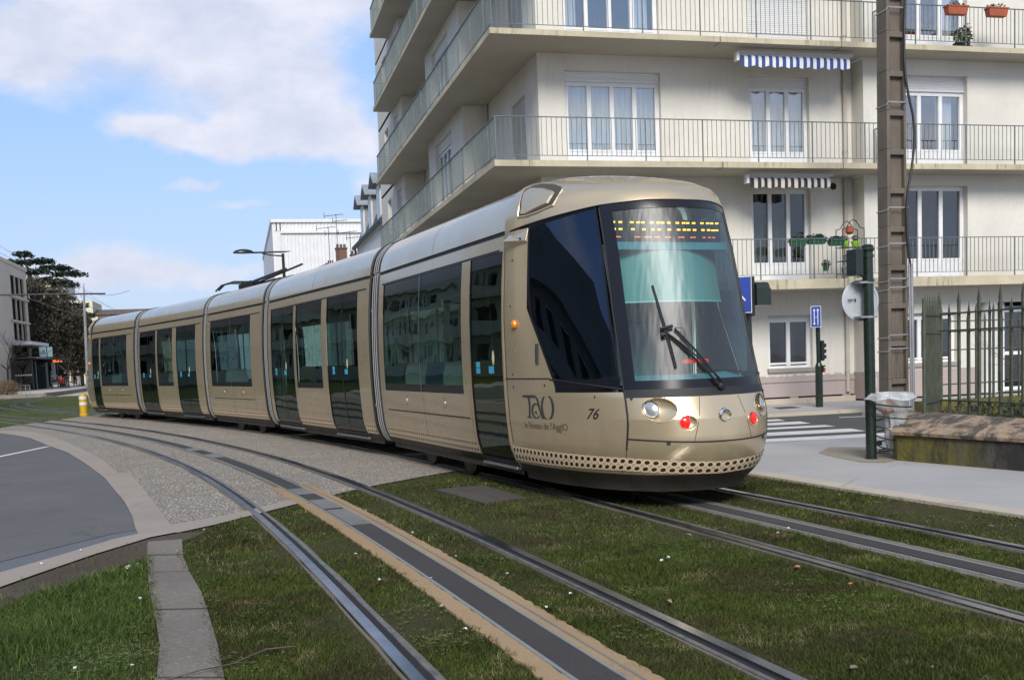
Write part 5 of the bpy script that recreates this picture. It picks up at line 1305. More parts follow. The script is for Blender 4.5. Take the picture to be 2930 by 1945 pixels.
planter(16.93, TOP[2]+.70, .56, 'terracotta', 'leaf', 'terracotta planter box hung on the top balcony rail right beside the concrete pole', Yb-.03, .20, 60)
planter(18.05, TOP[2]+.70, .54, 'terracotta', 'leaf', 'terracotta planter box hung on the top balcony rail farther right from the concrete pole', Yb-.03, .20, 60)
planter(12.80, TOP[0]+.78, .40, 'greenpot', 'leafdark', 'green planter on the lowest balcony rail, leftmost of the three', Yb+.18, .13, 150)
planter(13.28, TOP[0]+.82, .46, 'greenpot', 'leafdark', 'dark blue green planter on the lowest balcony rail, middle of the three', Yb+.18, .14, 150)
planter(13.80, TOP[0]+.78, .38, 'greenpot', 'leafdark', 'green planter on the lowest balcony rail beside the metal plant stand', Yb+.18, .13, 150)
t = thing('potted_plant', 'bushy potted plant with white flowers standing on the top balcony floor', 'plant', (17.3, 22.85, TOP[2])); mb = MB(); mb.lathe((17.3, 22.85, TOP[2]), [(.16, 0), (.2, .12), (.21, .14)], 14); mb.box(17.05, 17.5, 22.72, 22.98, TOP[2]+.0, TOP[2]+.06); mb.build('pot', 'blackpaint', t, smooth=True, angle=30)
leafclump((17.3, 22.8, TOP[2]+.30), .24, .18, .22, 260, .045, 'leaf', parent=t); leafclump((17.42, 22.8, TOP[2]+.50), .09, .08, .10, 26, .04, 'daisy', 'blossom', t)
t = thing('hanging_plant', 'small dark green pot plant hanging low behind the lowest balcony bars', 'plant', (13.55, 22.82, TOP[0]+.2)); mb = MB(); mb.lathe((13.55, 22.82, TOP[0]+.20), [(.06, 0), (.09, .16)], 12); mb.build('pot', 'greenpot', t); leafclump((13.55, 22.8, TOP[0]+.36), .11, .08, .10, 90, .03, 'leafdark', parent=t)
t = thing('plant_stand', 'wrought iron plant stand with curved top and lime pots on the lowest balcony', 'plant stand', (14.3, 22.95, TOP[0])); mb = MB(); z = TOP[0]
for x in (14.0, 14.58):
    for y in (22.82, 23.1): mb.tube([(x, y, z), (x, y, z+1.18)], .011, 6)
for zz in (.12, .42, .74): 
    mb.box(14.0, 14.58, 22.82, 23.1, z+zz, z+zz+.015)
for y in (22.82, 23.1): mb.tube([(14.0, y, z+1.18), (14.10, y, z+1.20), (14.22, y, z+1.36), (14.29, y, z+1.39), (14.36, y, z+1.36), (14.48, y, z+1.20), (14.58, y, z+1.18)], .011, 6)
mb.build('frame', 'blackpaint', t, smooth=True)
for x, zz in ((14.15, .76), (14.43, .76)): m2 = MB(); m2.lathe((x, 22.95, z+zz), [(.08, 0), (.11, .14)], 12); m2.build('pot', 'limepot', t); leafclump((x, 22.95, z+zz+.2), .1, .08, .07, 50, .03, 'leaf', parent=t)
for x, zz in ((14.15, .14), (14.43, .14), (14.2, .44), (14.42, .44)): m2 = MB(); m2.lathe((x, 22.95, z+zz), [(.08, 0), (.10, .14)], 12); m2.build('pot', 'cl_grey', t)
m2 = MB(); m2.lathe((14.27, 22.95, z+1.06), [(.05, 0), (.10, .05), (.09, .16), (.03, .2)], 12); m2.build('ornament', 'terracotta', t, smooth=True)
t = thing('lime_pot', 'small lime green pot on the lowest balcony slab behind the signal post', 'pot', (14.62, 22.72, TOP[0])); mb = MB(); mb.lathe((14.62, 22.70, TOP[0]), [(.06, 0), (.08, .13), (.085, .15)], 12); mb.build('pot', 'limepot', t, smooth=True, angle=30)

# ------------------------------------------------------------------ street furniture right
po = thing('concrete_pole', 'tall rectangular concrete utility pole with recessed panels, steel bands and a hanging black cable', 'utility pole', (12.7, 18.9, 0))
mb = MB(); H = 12.0
def cw(z): return .236-.0030*z       # half width
def pc_(z, x, y): c_ = (12.74, 18.95); a = .03; return (c_[0]+x*math.cos(a)-y*math.sin(a), c_[1]+x*math.sin(a)+y*math.cos(a), z)
zz = 0.0; levels = []
# web plate recessed + two flanges + cross bars (ladder-like face towards the street)
for z0, z1 in [(i*.75, (i+1)*.75) for i in range(16)]:
    w0, w1 = cw(z0), cw(z1); tk = .165
    for s in (-1, 1):
        i0_, i1_ = (w0-(.075 if s < 0 else .05)), (w1-(.075 if s < 0 else .05))
        a = sorted((s*w0, s*i0_)); b = sorted((s*w1, s*i1_))
        mb.hexa([pc_(z0, a[0], -tk), pc_(z0, a[1], -tk), pc_(z0, a[1], tk), pc_(z0, a[0], tk), pc_(z1, b[0], -tk), pc_(z1, b[1], -tk), pc_(z1, b[1], tk), pc_(z1, b[0], tk)])
    xl, xr = -w0+.075, w0-.05
    mb.hexa([pc_(z0, xl, -.07), pc_(z0, xr, -.07), pc_(z0, xr, .07), pc_(z0, xl, .07), pc_(z1, -w1+.075, -.07), pc_(z1, w1-.05, -.07), pc_(z1, w1-.05, .07), pc_(z1, -w1+.075, .07)])
    zc = z0+.64; mb.hexa([pc_(zc-.0, xl, -tk+.006), pc_(zc-.0, xr, -tk+.006), pc_(zc, xr, tk-.006), pc_(zc, xl, tk-.006), pc_(zc+.11, xl, -tk+.006), pc_(zc+.11, xr, -tk+.006), pc_(zc+.11, xr, tk-.006), pc_(zc+.11, xl, tk-.006)])
    # chamfer wedge on the left of each recess
    mb.add([pc_(z0+.0, xl, -tk+.004), pc_(z0, xl+.05, -.068), pc_(zc, xl+.05, -.068), pc_(zc, xl, -tk+.004)], [(0, 1, 2, 3)])
po_b = mb.build('shaft', 'concpole', po, bevel=.012)
for z in (7.95, 6.15, 4.12, 3.42, 2.73, 2.56, 1.62, 1.35, .44):
    bd = MB(); w = cw(z)+.012; tk = .182; pts = [pc_(z-.06, -w, tk), pc_(z-.05, -w, -tk), pc_(z, -w+.04, -tk-.004), pc_(z, w, -tk-.004), pc_(z, w, tk)]
    for i in range(len(pts)-1): a, b = Vector(pts[i]), Vector(pts[i+1]); bd.add([a-Vector((0, 0, .014)), b-Vector((0, 0, .014)), b+Vector((0, 0, .014)), a+Vector((0, 0, .014))], [(0, 1, 2, 3)])
    bd.build('steel_band', 'galv', po, recalc=False)
cbp = MB(); tk = -.22
def cp(z, x): return pc_(z, x, tk)
cbp.tube([cp(9.5, .19), cp(8.3, .19), cp(7.6, .15), cp(7.0, .145), cp(6.6, .17), cp(6.25, .24), cp(5.9, .33), cp(5.55, .365), cp(5.2, .345), cp(4.8, .28), cp(4.5, .215), cp(4.1, .17), cp(3.6, .18), cp(3.2, .22), cp(2.95, .25)], .024, 8); cbp.build('cable', 'cable', po, smooth=True)
cbp = MB(); cbp.tube([cp(3.02, .27), cp(.05, .30)], .034, 10); cbp.tube([cp(3.02, .215), cp(2.3, .225), cp(.05, .25)], .020, 8); cbp.build('conduit', 'galv', po, smooth=True)

# green post with sign back and small signal
sp_ = thing('signal_post', 'slightly leaning dark green post carrying a round sign seen from the back', 'signal post', (7.62, 11.82, 0)); lean = -.010
def SPp(z, dx=0, dy=0): return (7.62+lean*z+dx, 11.82+dy, z)
mb = MB(); mb.tube([SPp(0), SPp(2.60)], .066, 20); mb.lathe(SPp(2.585), [(.066, 0), (.085, .03), (.085, .045), (.07, .06), (.075, .075), (.045, .095)], 20)
mb.lathe(SPp(0), [(.085, 0), (.085, .02), (.068, .03)], 20)
for z in (2.22, 2.52): mb.tube([SPp(z), SPp(z+.035)], .078, 20)
mb.build('post', 'green', sp_, smooth=True, angle=30)
sg = MB(); c = Vector(SPp(2.0, -.045, .115)); n = Vector((-.02, -1, .02)).normalized(); sg.lathe(c, [(.255, 0), (.255, .012), (.225, .016), (0.22, .008)], 40, axis=n); so = sg.build('round_sign', 'signback', sp_, smooth=True, angle=30)
br = MB()
for z in (1.79, 2.215): br.box(7.62+lean*z-.15, 7.62+lean*z+.08, 11.755, 11.93, z-.012, z+.012); br.tube([SPp(z-.013), SPp(z+.013)], .0705, 20)
br.build('sign_clamp', 'galv', so)
st = MB(); 
for i in range(5): st.box(7.375+i*.016, 7.386+i*.016, 11.911, 11.913, 2.005, 2.02)
for i in range(4): st.box(7.375+i*.015, 7.384+i*.015, 11.911, 11.913, 1.985, 1.995)
st.box(7.465, 7.487, 11.911, 11.913, 1.99, 2.025); st.build('maker_stamp', 'markgrey', so)
tl = MB(); tl.box(7.36, 7.46, 11.70, 11.92, 2.30, 2.62); tl.tube([(7.45, 11.82, 2.58), (7.56, 11.82, 2.56)], .02, 8); tl.tube([(7.45, 11.82, 2.33), (7.56, 11.82, 2.28)], .02, 8)
for z in (2.38, 2.46, 2.54): tl.box(7.37, 7.45, 11.92, 11.98, z+.02, z+.03)
tl.build('signal_box', 'green', sp_, bevel=.012)
tg_ = MB(); tg_.box(7.68, 7.682, 11.75, 11.752, .95, 1.05); s2 = MB(); s2.box(7.648, 7.656, 11.752, 11.756, .92, 1.04); s2.build('sticker', 'sticker', sp_)
# spiral bin with transparent bag
bn = thing('litter_bin', 'spiral wire litter bin with a transparent plastic bag fixed beside the green post', 'litter bin', (7.83, 11.78, 0))
mb = MB(); pts = []; turns = 5.0; N = 130
for i in range(N+1):
    t = i/N; a = -2*math.pi*turns*t+2.0; z = .10+.66*t**1.15; r_ = .15+.13*max(0, (t-.25)/.75)
    pts.append((7.83+.0*t+r_*math.cos(a), 11.74+r_*math.sin(a), z+.02*math.sin(a)))
mb.tube(pts, .009, 6); mb.tube([(7.83+.15*math.cos(a), 11.74+.15*math.sin(a), .10) for a in np.linspace(0, 6.283, 25)], .009, 6)
mb.lathe((7.72, 11.8, .0), [(.20, 0), (.20, .012)], 24)
mb.box(7.63, 7.72, 11.74, 11.80, .19, .25); mb.tube([(7.83+.24*math.cos(a), 11.74+.24*math.sin(a), .80) for a in np.linspace(0, 6.283, 31)], .014, 8); mb.tube([(7.65, 11.8, .80), (7.62, 11.8, .78)], .02, 6)
mb.build('wire_frame', 'green', bn, smooth=True)
bg = MB(); rows = []
for i in range(49):
    a = 2*math.pi*i/48; rip = .012*math.sin(a*9)+.008*math.sin(a*17+1); prof = [(.30+rip*2.2, .765+.015*math.sin(a*5)), (.285+rip, .80), (.26, .84+.008*math.sin(a*7)), (.235, .845), (.225, .82), (.215, .72), (.150+rip, .60), (.115+rip*1.5, .50), (.10+rip*2, .36), (.10+rip*2, .24), (.09+rip, .14), (.06, .10), (0, .10)]
    rows.append([(7.84+.07*(z < .7)+r_*math.cos(a), 11.74+r_*math.sin(a), z) for r_, z in prof])
bg.grid(rows); bg.build('plastic_bag', 'bag', bn, smooth=True, recalc=False, angle=0)
rb = MB()
for i in range(14):
    p = Vector((7.84+random.uniform(-.13, .13), 11.72+random.uniform(-.12, .12), random.uniform(.60, .73))); u = Vector((random.gauss(0, 1), random.gauss(0, 1), random.gauss(0, 1))).normalized()*.06; v = u.cross(Vector((0, .3, 1))).normalized()*.05; rb.quad(p-u-v, p+u-v, p+u+v, p-u+v)
rb.build('wrappers', 'rubbish', bn, recalc=False)
# small post with blue sign and pedestrian signal
sp2 = thing('crossing_post', 'slim green post with a small blue direction sign and black pedestrian signal across the street', 'signal post', (12.82, 21.95, .1))
mb = MB(); mb.tube([(12.82, 21.95, .05), (12.82, 21.95, 1.0)], .085, 16); mb.tube([(12.82, 21.95, 1.0), (12.82, 21.95, 1.08)], [.085, .055], 16); mb.tube([(12.82, 21.95, 1.08), (12.80, 21.95, 2.32)], .052, 14); mb.build('post', 'green', sp2, smooth=True, angle=30)
bs = MB(); v0 = Vector((12.60, 21.80, 0)); d = Vector((.72, .42, 0)).normalized()*.0
def q_(x, z, dy=0): return (12.58+x*.93, 21.86+x*.10+dy, z)
def qp(z): return z+0
bs.hexa([q_(0, 1.88, 0), q_(.22, 1.88, -.12), q_(.24, 1.88, -.09), q_(.02, 1.88, .03), q_(0, 2.36, 0), q_(.22, 2.36, -.12), q_(.24, 2.36, -.09), q_(.02, 2.36, .03)]); so = bs.build('blue_sign', 'white', sp2)
bf = MB(); e = .012
def face(x, z, o_=.004): p = Vector(q_(x, z, -.12*x/.22)); n_ = Vector((-.5, -1, 0)).normalized(); return tuple(p+n_*o_)
bf.quad(face(.012, 1.892), face(.208, 1.892), face(.208, 2.348), face(.012, 2.348)); bf.build('sign_face', 'blue', so, recalc=False)
ar = MB()
def bar(x0, z0, x1, z1, w=.008):
    d = Vector((x1-x0, z1-z0)); d.normalize(); nx, nz = -d.y*w, d.x*w; ar.quad(face(x0+nx, z0+nz, .006), face(x1+nx, z1+nz, .006), face(x1-nx, z1-nz, .006), face(x0-nx, z0-nz, .006))
for x in (.075, .15):
    bar(x, 1.93, x, 2.30); bar(x, 2.30, x-.02, 2.25, .006); bar(x, 2.30, x+.02, 2.25, .006); 
bar(.075, 1.93, .055, 1.98, .006); bar(.075, 1.93, .095, 1.98, .006)
ar.add([face(.112+.009*math.cos(a), 2.11+.014*math.sin(a), .0065) for a in np.linspace(0, 6.28, 9)[:-1]], [tuple(range(8))]); ar.build('sign_arrows', 'white', so, recalc=False)
ps = MB(); ps.box(12.86, 12.93, 21.88, 22.02, 1.12, 1.58)
for z in (1.15, 1.28, 1.41): ps.hexa([(12.93, 21.9, z), (12.99, 21.9, z+.02), (12.99, 22.0, z+.02), (12.93, 22.0, z), (12.93, 21.9, z+.11), (13.0, 21.9, z+.09), (13.0, 22.0, z+.09), (12.93, 22.0, z+.11)])
ps.build('pedestrian_signal', 'blackpaint', sp2, bevel=.01)
cbx = MB(); cbx.box(12.86, 12.93, 21.84, 21.90, .86, 1.02); bo = cbx.build('call_button', 'blackpaint', sp2, bevel=.01); b2 = MB(); b2.lathe((12.90, 21.84, .97), [(.02, 0), (.02, .01)], 10, axis=(0, -1, 0)); b2.build('button_lamp', 'stickeryel', bo); b3 = MB(); b3.lathe((12.90, 21.84, .90), [(.022, 0), (.022, .01)], 10, axis=(0, -1, 0)); b3.build('button_lamp', 'redlamp', bo)
# traffic light half hidden behind the tram nose
tl_ = thing('traffic_light', 'dark green traffic light and blue sign half hidden by the tram nose', 'traffic light', (8.05, 16.0, 0))
mb = MB(); mb.tube([(8.12, 16.0, 0), (8.07, 16.0, 2.6)], .05, 14); mb.build('post', 'green', tl_, smooth=True)
mb = MB(); mb.box(8.08, 8.17, 15.93, 16.07, 1.98, 2.62); mb.build('signal_back', 'blackpaint', tl_, bevel=.01)
mb = MB(); mb.box(8.17, 8.42, 15.86, 16.14, 2.15, 2.42); mb.tube([(8.18, 16.0, 2.40), (8.41, 16.0, 2.40)], .13, 18); mb.build('signal_head', 'green', tl_, smooth=True, angle=30)
mb = MB()
def q3(x, z, o_=0): return (7.85+x*.95, 15.9-x*.55+o_, z)
mb.hexa([q3(0, 2.03), q3(.20, 2.03), q3(.20, 2.03, .03), q3(0, 2.03, .03), q3(0, 2.62), q3(.20, 2.62), q3(.20, 2.62, .03), q3(0, 2.62, .03)]); so = mb.build('blue_sign', 'white', tl_)
mb = MB(); mb.quad(q3(.012, 2.045, -.006), q3(.188, 2.045, -.006), q3(.188, 2.605, -.006), q3(.012, 2.605, -.006)); mb.build('sign_face', 'blue', so, recalc=False)
mb = MB(); mb.quad(q3(.05, 2.28, -.009), q3(.10, 2.22, -.009), q3(.11, 2.24, -.009), q3(.06, 2.31, -.009)); mb.build('sign_symbol', 'white', so, recalc=False)

# ------------------------------------------------------------------ stone wall and iron fence
W = thing('stone_wall', 'low mossy stone wall with a sloping lichen covered coping at the right edge', 'wall', (8.0, 10.5, 0))
fl = [(7.77, 11.56), (8.17, 9.78), (8.62, 7.8), (9.3, 4.8)]
mb = MB(); bl = [(9.5, 12.0), (9.7, 9.9), (10.1, 8.0), (10.8, 5)]; poly = [(7.80, 11.62), (7.77, 11.5)]+fl[1:]+bl[::-1]+[(8.4, 11.92)]
mb.prism(poly, 0, .33); mb.build('wall_base', 'mosswall', W, bevel=.01)
mb = MB(); n = 90; rows = []
def pwl(pts, y): ys = [p[1] for p in pts][::-1]; xs = [p[0] for p in pts][::-1]; return float(np.interp(y, ys, xs))
FP = [(7.77, 11.56), (8.17, 9.78), (8.62, 7.8), (9.3, 4.8)]; BP = [(8.44, 12.25), (8.52, 10.2), (8.95, 7.8), (9.7, 4.8)]
for i in range(n+1):
    t = i/n; yf = 11.60-6.8*t; yb = 12.28-7.48*t; f = Vector((pwl(FP, yf), yf, 0)); b_ = Vector((pwl(BP, yb), yb, 0)); d = b_-f; j = .006*math.sin(t*70)+.005*math.sin(t*31+1)
    rows.append([f+d*q+Vector((0, 0, z+jj)) for q, z, jj in ((.04, .325, 0), (-.07, .335, 0), (-.09+j*1.2, .375, 0), (-.04+j, .40, j*.6), (.2, .435, j), (.5, .482, j*.7), (.8, .53, 0), (.97, .558, 0), (1.08, .555, 0), (1.6, .53, 0), (1.65, .33, 0))])
mb.grid(rows); mb.f.append(tuple(range(11))[::-1]); mb.mi.append(0); mb.build('coping', 'coping', W, smooth=True, angle=40)
F = thing('iron_fence', 'olive green iron railing fence with spear tips standing on the stone wall', 'fence', (9.0, 11.5, .55))
def fencerun(p0, p1, sp, zb, zt, zs, r_, rails, name, lowext=.14):
    p0, p1 = Vector(p0), Vector(p1); d = p1-p0; L_ = d.length; d.normalize(); nrm = Vector((-d.y, d.x, 0)); m = MB(); n = int(L_/sp)
    def bx(c, hw, z0, z1, hd=None): hd = hd or hw; q = [c-d*hw-nrm*hd, c+d*hw-nrm*hd, c+d*hw+nrm*hd, c-d*hw+nrm*hd]; m.hexa([(p.x, p.y, z0) for p in q]+[(p.x, p.y, z1) for p in q])
    for i in range(n+1):
        c = p0+d*(i*sp); top = zt if i % 2 == 0 else zs; rr = r_*(1.25 if i % 2 == 0 else 1)
        bx(c, rr, zb-lowext, top-.17); q = [c-d*rr*1.5-nrm*rr, c+d*rr*1.5-nrm*rr, c+d*rr*1.5+nrm*rr, c-d*rr*1.5+nrm*rr]; k = len(m.v)
        m.v += [(p.x, p.y, top-.17) for p in q]+[(c.x, c.y, top)]; m.f += [(k, k+1, k+4), (k+1, k+2, k+4), (k+2, k+3, k+4), (k+3, k, k+4)]; m.mi += [0]*4
    for z in rails:
        q = [p0-nrm*.022, p1-nrm*.022, p1+nrm*.022, p0+nrm*.022]; m.hexa([(p.x, p.y, z-.011) for p in q]+[(p.x, p.y, z+.011) for p in q])
    return m.build(name, 'fence', F)
fencerun((9.0, 12.35, 0), (9.12, 6.0, 0), .19, .68, 2.13, 1.96, .0125, (.68, 1.58+.01, 1.81), 'fence_panel')
g_ = fencerun((9.0, 12.35, 0), (8.40, 11.87, 0), .055, .68, 2.08, 1.99, .012, (.68, 1.57, 1.80), 'gate_leaf')
m = MB(); m.tube([(8.42, 11.87, .55), (8.42, 11.87, 2.0)], .022, 8); m.tube([(9.0, 12.36, .55), (9.0, 12.36, 2.05)], .022, 8); m.build('gate_post', 'fence', F, smooth=True)
fencerun((11.55, 16.3, 0), (15.4, 16.6, 0), .19, .40, 2.13, 1.98, .013, (.70, 1.30, 1.62, 1.80), 'fence_panel')
mb = MB(); mb.prism([(11.5, 16.15), (15.6, 16.45), (15.6, 16.8), (11.5, 16.5)], 0, .42); tag(mb.build('garden_wall', 'mosswall'), 'dark low wall carrying the farther run of iron fence', 'wall')
# shrubs and ivy behind the fence
def stuff(o, lab, cat): return tag(o, lab, cat)
t = thing('ivy_bush', 'dark leafy ground ivy on the ground right behind the iron fence', 'bush', (10.6, 11.8, .4)); leafclump((10.9, 11.6, .45), 1.2, 1.5, .28, 2600, .035, 'leafdark', parent=t); leafclump((10.5, 13.2, .35), .9, .9, .20, 900, .035, 'leafdark', parent=t)
def twigs(m, base, d, ln, r_, depth, spread=.5, seg=3):
    p = Vector(base); d = Vector(d).normalized(); pts = [p.copy()]
    for _ in range(seg): d = (d+Vector((random.gauss(0, .12), random.gauss(0, .12), random.gauss(0, .08)))).normalized(); p = p+d*ln/seg; pts.append(p.copy())
    m.tube(pts, [r_*(1-.45*i/seg) for i in range(seg+1)], 4 if r_ < .03 else 7, cap=False)
    if depth > 0:
        for _ in range(random.choice((2, 3))):
            nd = (d+Vector((random.gauss(0, spread), random.gauss(0, spread), random.gauss(0, spread*.6)))).normalized(); twigs(m, pts[random.choice((-1, -1, -2))], nd, ln*random.uniform(.6, .82), r_*.55, depth-1, spread, seg)
t = thing('bare_shrub', 'leafless reddish shrub behind the fence in front of the entrance door', 'shrub', (12.9, 14.9, .3)); m = MB()
for _ in range(7): twigs(m, (13.0+random.uniform(-.2, .2), 15.0, .35), (random.gauss(0, .3), random.gauss(0, .2), 1), .55, .012, 4, .45)
m.build('branches', 'twig', t)
t = thing('dry_ivy_clump', 'dry tangled stems spilling over the wall under the gate leaf', 'plant', (8.75, 12.0, .5)); m = MB()
for _ in range(26): twigs(m, (8.85+random.uniform(-.35, .3), 12.05+random.uniform(-.3, .2), .50), (random.gauss(0, .8), random.gauss(0, .8), random.uniform(.1, .5)), .16, .005, 2, .7, 2)
m.build('stems', 'twig', t)
# parked car glimpsed through the entrance side
# ------------------------------------------------------------------ background, right side
t = thing('street_lamp', 'dark green curved street lamp rising behind the tram roof', 'street lamp', (2.0, 45, 0)); m = MB()
m.tube([(2.0, 45, 0), (2.0, 45, 1.2), (1.98, 45, 6.05)], [.12, .09, .055], 12); lp = m.build('lamp_post', 'green', t, smooth=True)
m = MB(); m.tube([(2.30, 45, 6.14), (2.0, 45, 6.12), (1.3, 45, 6.11), (.75, 45, 6.10)], [.012, .035, .035, .04], 8); m.tube([(1.98, 45, 5.95), (1.5, 45, 5.99), (1.15, 45, 6.07)], .03, 8); m.build('lamp_arm', 'green', t, smooth=True)
bm = bmesh.new(); bmesh.ops.create_uvsphere(bm, u_segments=20, v_segments=12, radius=1)
for v in bm.verts: v.co = Vector((v.co.x*.42, v.co.y*.2, v.co.z*.16 if v.co.z > 0 else v.co.z*.03))
me = bpy.data.meshes.new('lamp_head'); bm.to_mesh(me); bm.free(); me.materials.append(M['green']); me.shade_smooth(); o = bpy.data.objects.new('lamp_head', me); C.objects.link(o); o.parent = t; o.location = (.42-2, 0, 6.09)
# corrugated white building
t = thing('corrugated_building', 'large white corrugated metal building far behind the tram', 'building', (8, 90, 0)); m = MB()
for z0, z1, y in ((0, 12.25, 89.8), (12.45, 13.15, 90)):
    row = []; x = 3.3 if z0 else 3.9; i = 0
    while x < 26: row.append((x, y-(.035 if i % 4 in (1, 2) else 0))); x += .075; i += 1
    m.grid([[(a, b, z0), (a, b, z1)] for a, b in row])
m.build('corrugated_front', 'white', t, recalc=False)
m = MB(); m.box(3.85, 26, 89.6, 90.3, 12.25, 12.45); m.box(3.15, 26, 89.8, 90.4, 13.15, 13.4); m.box(3.2, 3.9, 90.0, 90.3, 0, 13.15); m.build('ledge', 'white', t)
m = MB(); m.quad((3.2, 90, 0), (3.2, 121, 0), (3.2, 121, 13.15), (3.2, 90, 13.15)); m.box(3.1, 3.3, 90, 121, 13.15, 13.42); m.quad((3.2, 90, 13.4), (26, 90, 13.4), (26, 121, 13.4), (3.2, 121, 13.4)); m.build('side_wall', 'shutter_grey', t, recalc=False)  # front is white; the side wall's shade is put into this grey
m = MB(); m.box(2.1, 3.1, 119, 124, 0, 8.2); m.build('annex', 'whitewall', t)
# mansard house
t = thing('mansard_house', 'white house with slate mansard roof and three dormers next to the apartment building', 'house', (6.35, 51, 0)); m = MB()
m.box(6.35, 14, 46.05, 57, 0, 7.55); m.build('wall', 'whitewall', t); m = MB(); m.prism([(6.35, 46.05), (6.35, 57), (14, 57), (14, 46.05)], 7.56, 7.6)
v = [(6.3, 46.05, 7.6), (6.3, 57.1, 7.6), (7.25, 56.6, 9.75), (7.25, 46.05, 9.75), (13, 46.05, 9.75), (13, 56.6, 9.75), (14, 57.1, 7.6), (14, 46.05, 7.6)]
m.add(v, [(0, 1, 2, 3), (3, 2, 5, 4), (1, 6, 5, 2), (4, 5, 6, 7)]); m.build('roof', 'slate', t, recalc=False)
m = MB(); m.tube([(6.2, 46.05, 7.52), (6.2, 57.25, 7.52)], .11, 10); m.tube([(6.25, 57, 7.5), (6.25, 57, 0)], .05, 8); m.build('gutter', 'slate', t, smooth=True)
for y in (48.3, 51.5, 54.8):
    d = MB(); d.box(6.42, 7.5, y-.55, y+.55, 7.62, 9.35); dm_ = d.build('dormer', 'whitewall', t)
    for q in (-.57, .552): d = MB(); d.box(6.5, 7.6, y+q, y+q+.018, 7.7, 9.4); d.build('dormer_cheek', 'zinc', dm_)
    d = MB(); d.prism([(y-.85, 9.30), (y, 9.80), (y+.85, 9.30), (y+.85, 9.38), (y, 9.90), (y-.85, 9.38)], 6.1, 7.9, 0, lambda a, b, c: (c, a, b)); d.build('dormer_roof', 'zinc', dm_)
    d = MB(); d.quad((6.41, y-.33, 7.8), (6.41, y+.33, 7.8), (6.41, y+.33, 9.1), (6.41, y-.33, 9.1)); d.build('window', 'pane_dark', dm_, recalc=False)
# small house with chimneys and aerials
t = thing('low_house', 'low house with brown chimneys showing just over the tram roof', 'house', (8.3, 74, 0)); m = MB(); m.box(6.6, 14, 68, 80, 0, 7.6); m.build('wall', 'whitewall', t)
m = MB(); m.prism([(6.4, 7.55), (9.2, 9.3), (14, 7.55)], 67.8, 80.2, 0, lambda a, b, c: (a, c, b)); m.build('roof', 'rooftile', t)
for x, y, z, w in ((7.25, 75, 9.7, .72), (6.75, 78, 8.9, .45), (6.35, 76, 8.55, .3), (8.3, 75.5, 9.3, .7)):
    m = MB(); m.box(x-w/2, x+w/2, y-.3, y+.3, 5.5, z-.35); c_ = m.build('chimney', 'brick', t); m = MB(); m.box(x-w/2-.05, x+w/2+.05, y-.35, y+.35, z-.35, z-.25)
    for k in range(3): xx = x-w/3+k*w/3; m.lathe((xx, y, z-.25), [(w*.13, 0), (w*.12, .25)], 8)
    m.build('chimney_pots', 'rooftile', c_)
for x, y, z0, z1, lab in ((6.98, 74.6, 8.5, 11.7, 'tall twin television aerial above the brown chimney'), (6.45, 75, 8.2, 10.9, 'shorter television aerial left of the tall one'), (7.9, 75, 8.8, 10.6, 'television aerial right of the tall one, near the dormers')):
    m = MB(); m.tube([(x, y, z0), (x, y, z1)], .022, 5)
    for zz, l0, l1, s in ((z1-.1, -1.0, .6, .10), (z1-.45, -.3, .9, .05)):
        m.tube([(x+l0*.8, y, zz-.05), (x+l1*.8, y, zz+s)], .018, 4)
        for k in range(6): q = l0+(l1-l0)*k/5; m.tube([(x+q*.8, y-.25, zz), (x+q*.8, y+.25, zz)], .012, 4)
        m.tube([(x+l0*.8, y, zz-.2), (x+l0*.8, y, zz+.2)], .018, 4)
    tag(m.build('television_aerial', 'markgrey'), lab, 'aerial')

# ------------------------------------------------------------------ background, left side
t = thing('beige_office_block', 'beige stone block with tall recessed windows at the left edge beyond the lawn', 'building', (-22, 100, 0)); m = MB()
P = lambda u, d, z: (-19.1-d, u, z)
ops = [(a, a+1.85, z0, z1) for a in (102.7, 104.8, 106.9) for z0, z1 in ((8.75, 10.45), (6.5, 8.4), (4.7, 6.25))]+[(95.5, 97.2, 8.9, 10.2), (101.2, 109.5, .3, 4.2)]
wall(m, P, 88, 110, .2, 11.3, ops, depth=.12, room=1); m.quad((-19.1, 110, .2), (-32, 110, .2), (-32, 110, 11.3), (-19.1, 110, 11.3)); m.quad((-19.1, 88, .2), (-32, 88, .2), (-32, 88, 11.3), (-19.1, 88, 11.3)); m.build('wall', ['beige', 'beigewin'], t, recalc=False)
m = MB(); m.box(-33, -19.0, 87.8, 110.3, 11.3, 11.6); m.build('roof', 'beige', t); m = MB(); m.box(-19.3, -17.5, 101.2, 110.0, 4.2, 4.5); m.build('entrance_canopy', 'whitewall', t); m = MB(); m.box(-19.3, -18.9, 101.5, 109.8, 6.3, 6.45); m.box(-19.3, -18.9, 101.5, 109.8, 8.45, 8.6); m.build('ledge', 'beige', t)
t = thing('brown_tower', 'pinkish tower block corner between the dark trees', 'building', (-23, 160, 0)); m = MB(); m.box(-25.3, -22.9, 160, 170, 0, 14.6); m.build('wall', 'beige', t); m = MB(); m.box(-25.4, -22.8, 159.9, 170, 14.6, 14.9); m.build('roof', 'beige', t)
t = thing('cream_building', 'cream building with white framed windows and brown tile roof beyond the catenary mast', 'building', (-17, 150, 0)); m = MB()
P = lambda u, d, z: (u, 150+d, z)
wall(m, P, -20.9, -8, .2, 9.0, [(-19.4, -17.9, 5.9, 7.7), (-17.3, -15.9, 5.9, 7.7), (-19.1, -17.9, 4.0, 5.1), (-17.3, -15.9, 4.0, 5.1), (-19.6, -14.0, .3, 3.0), (-13.5, -8.5, 5.9, 7.7)], room=1); m.build('wall', ['creamfar', 'beigewin'], t, recalc=False)
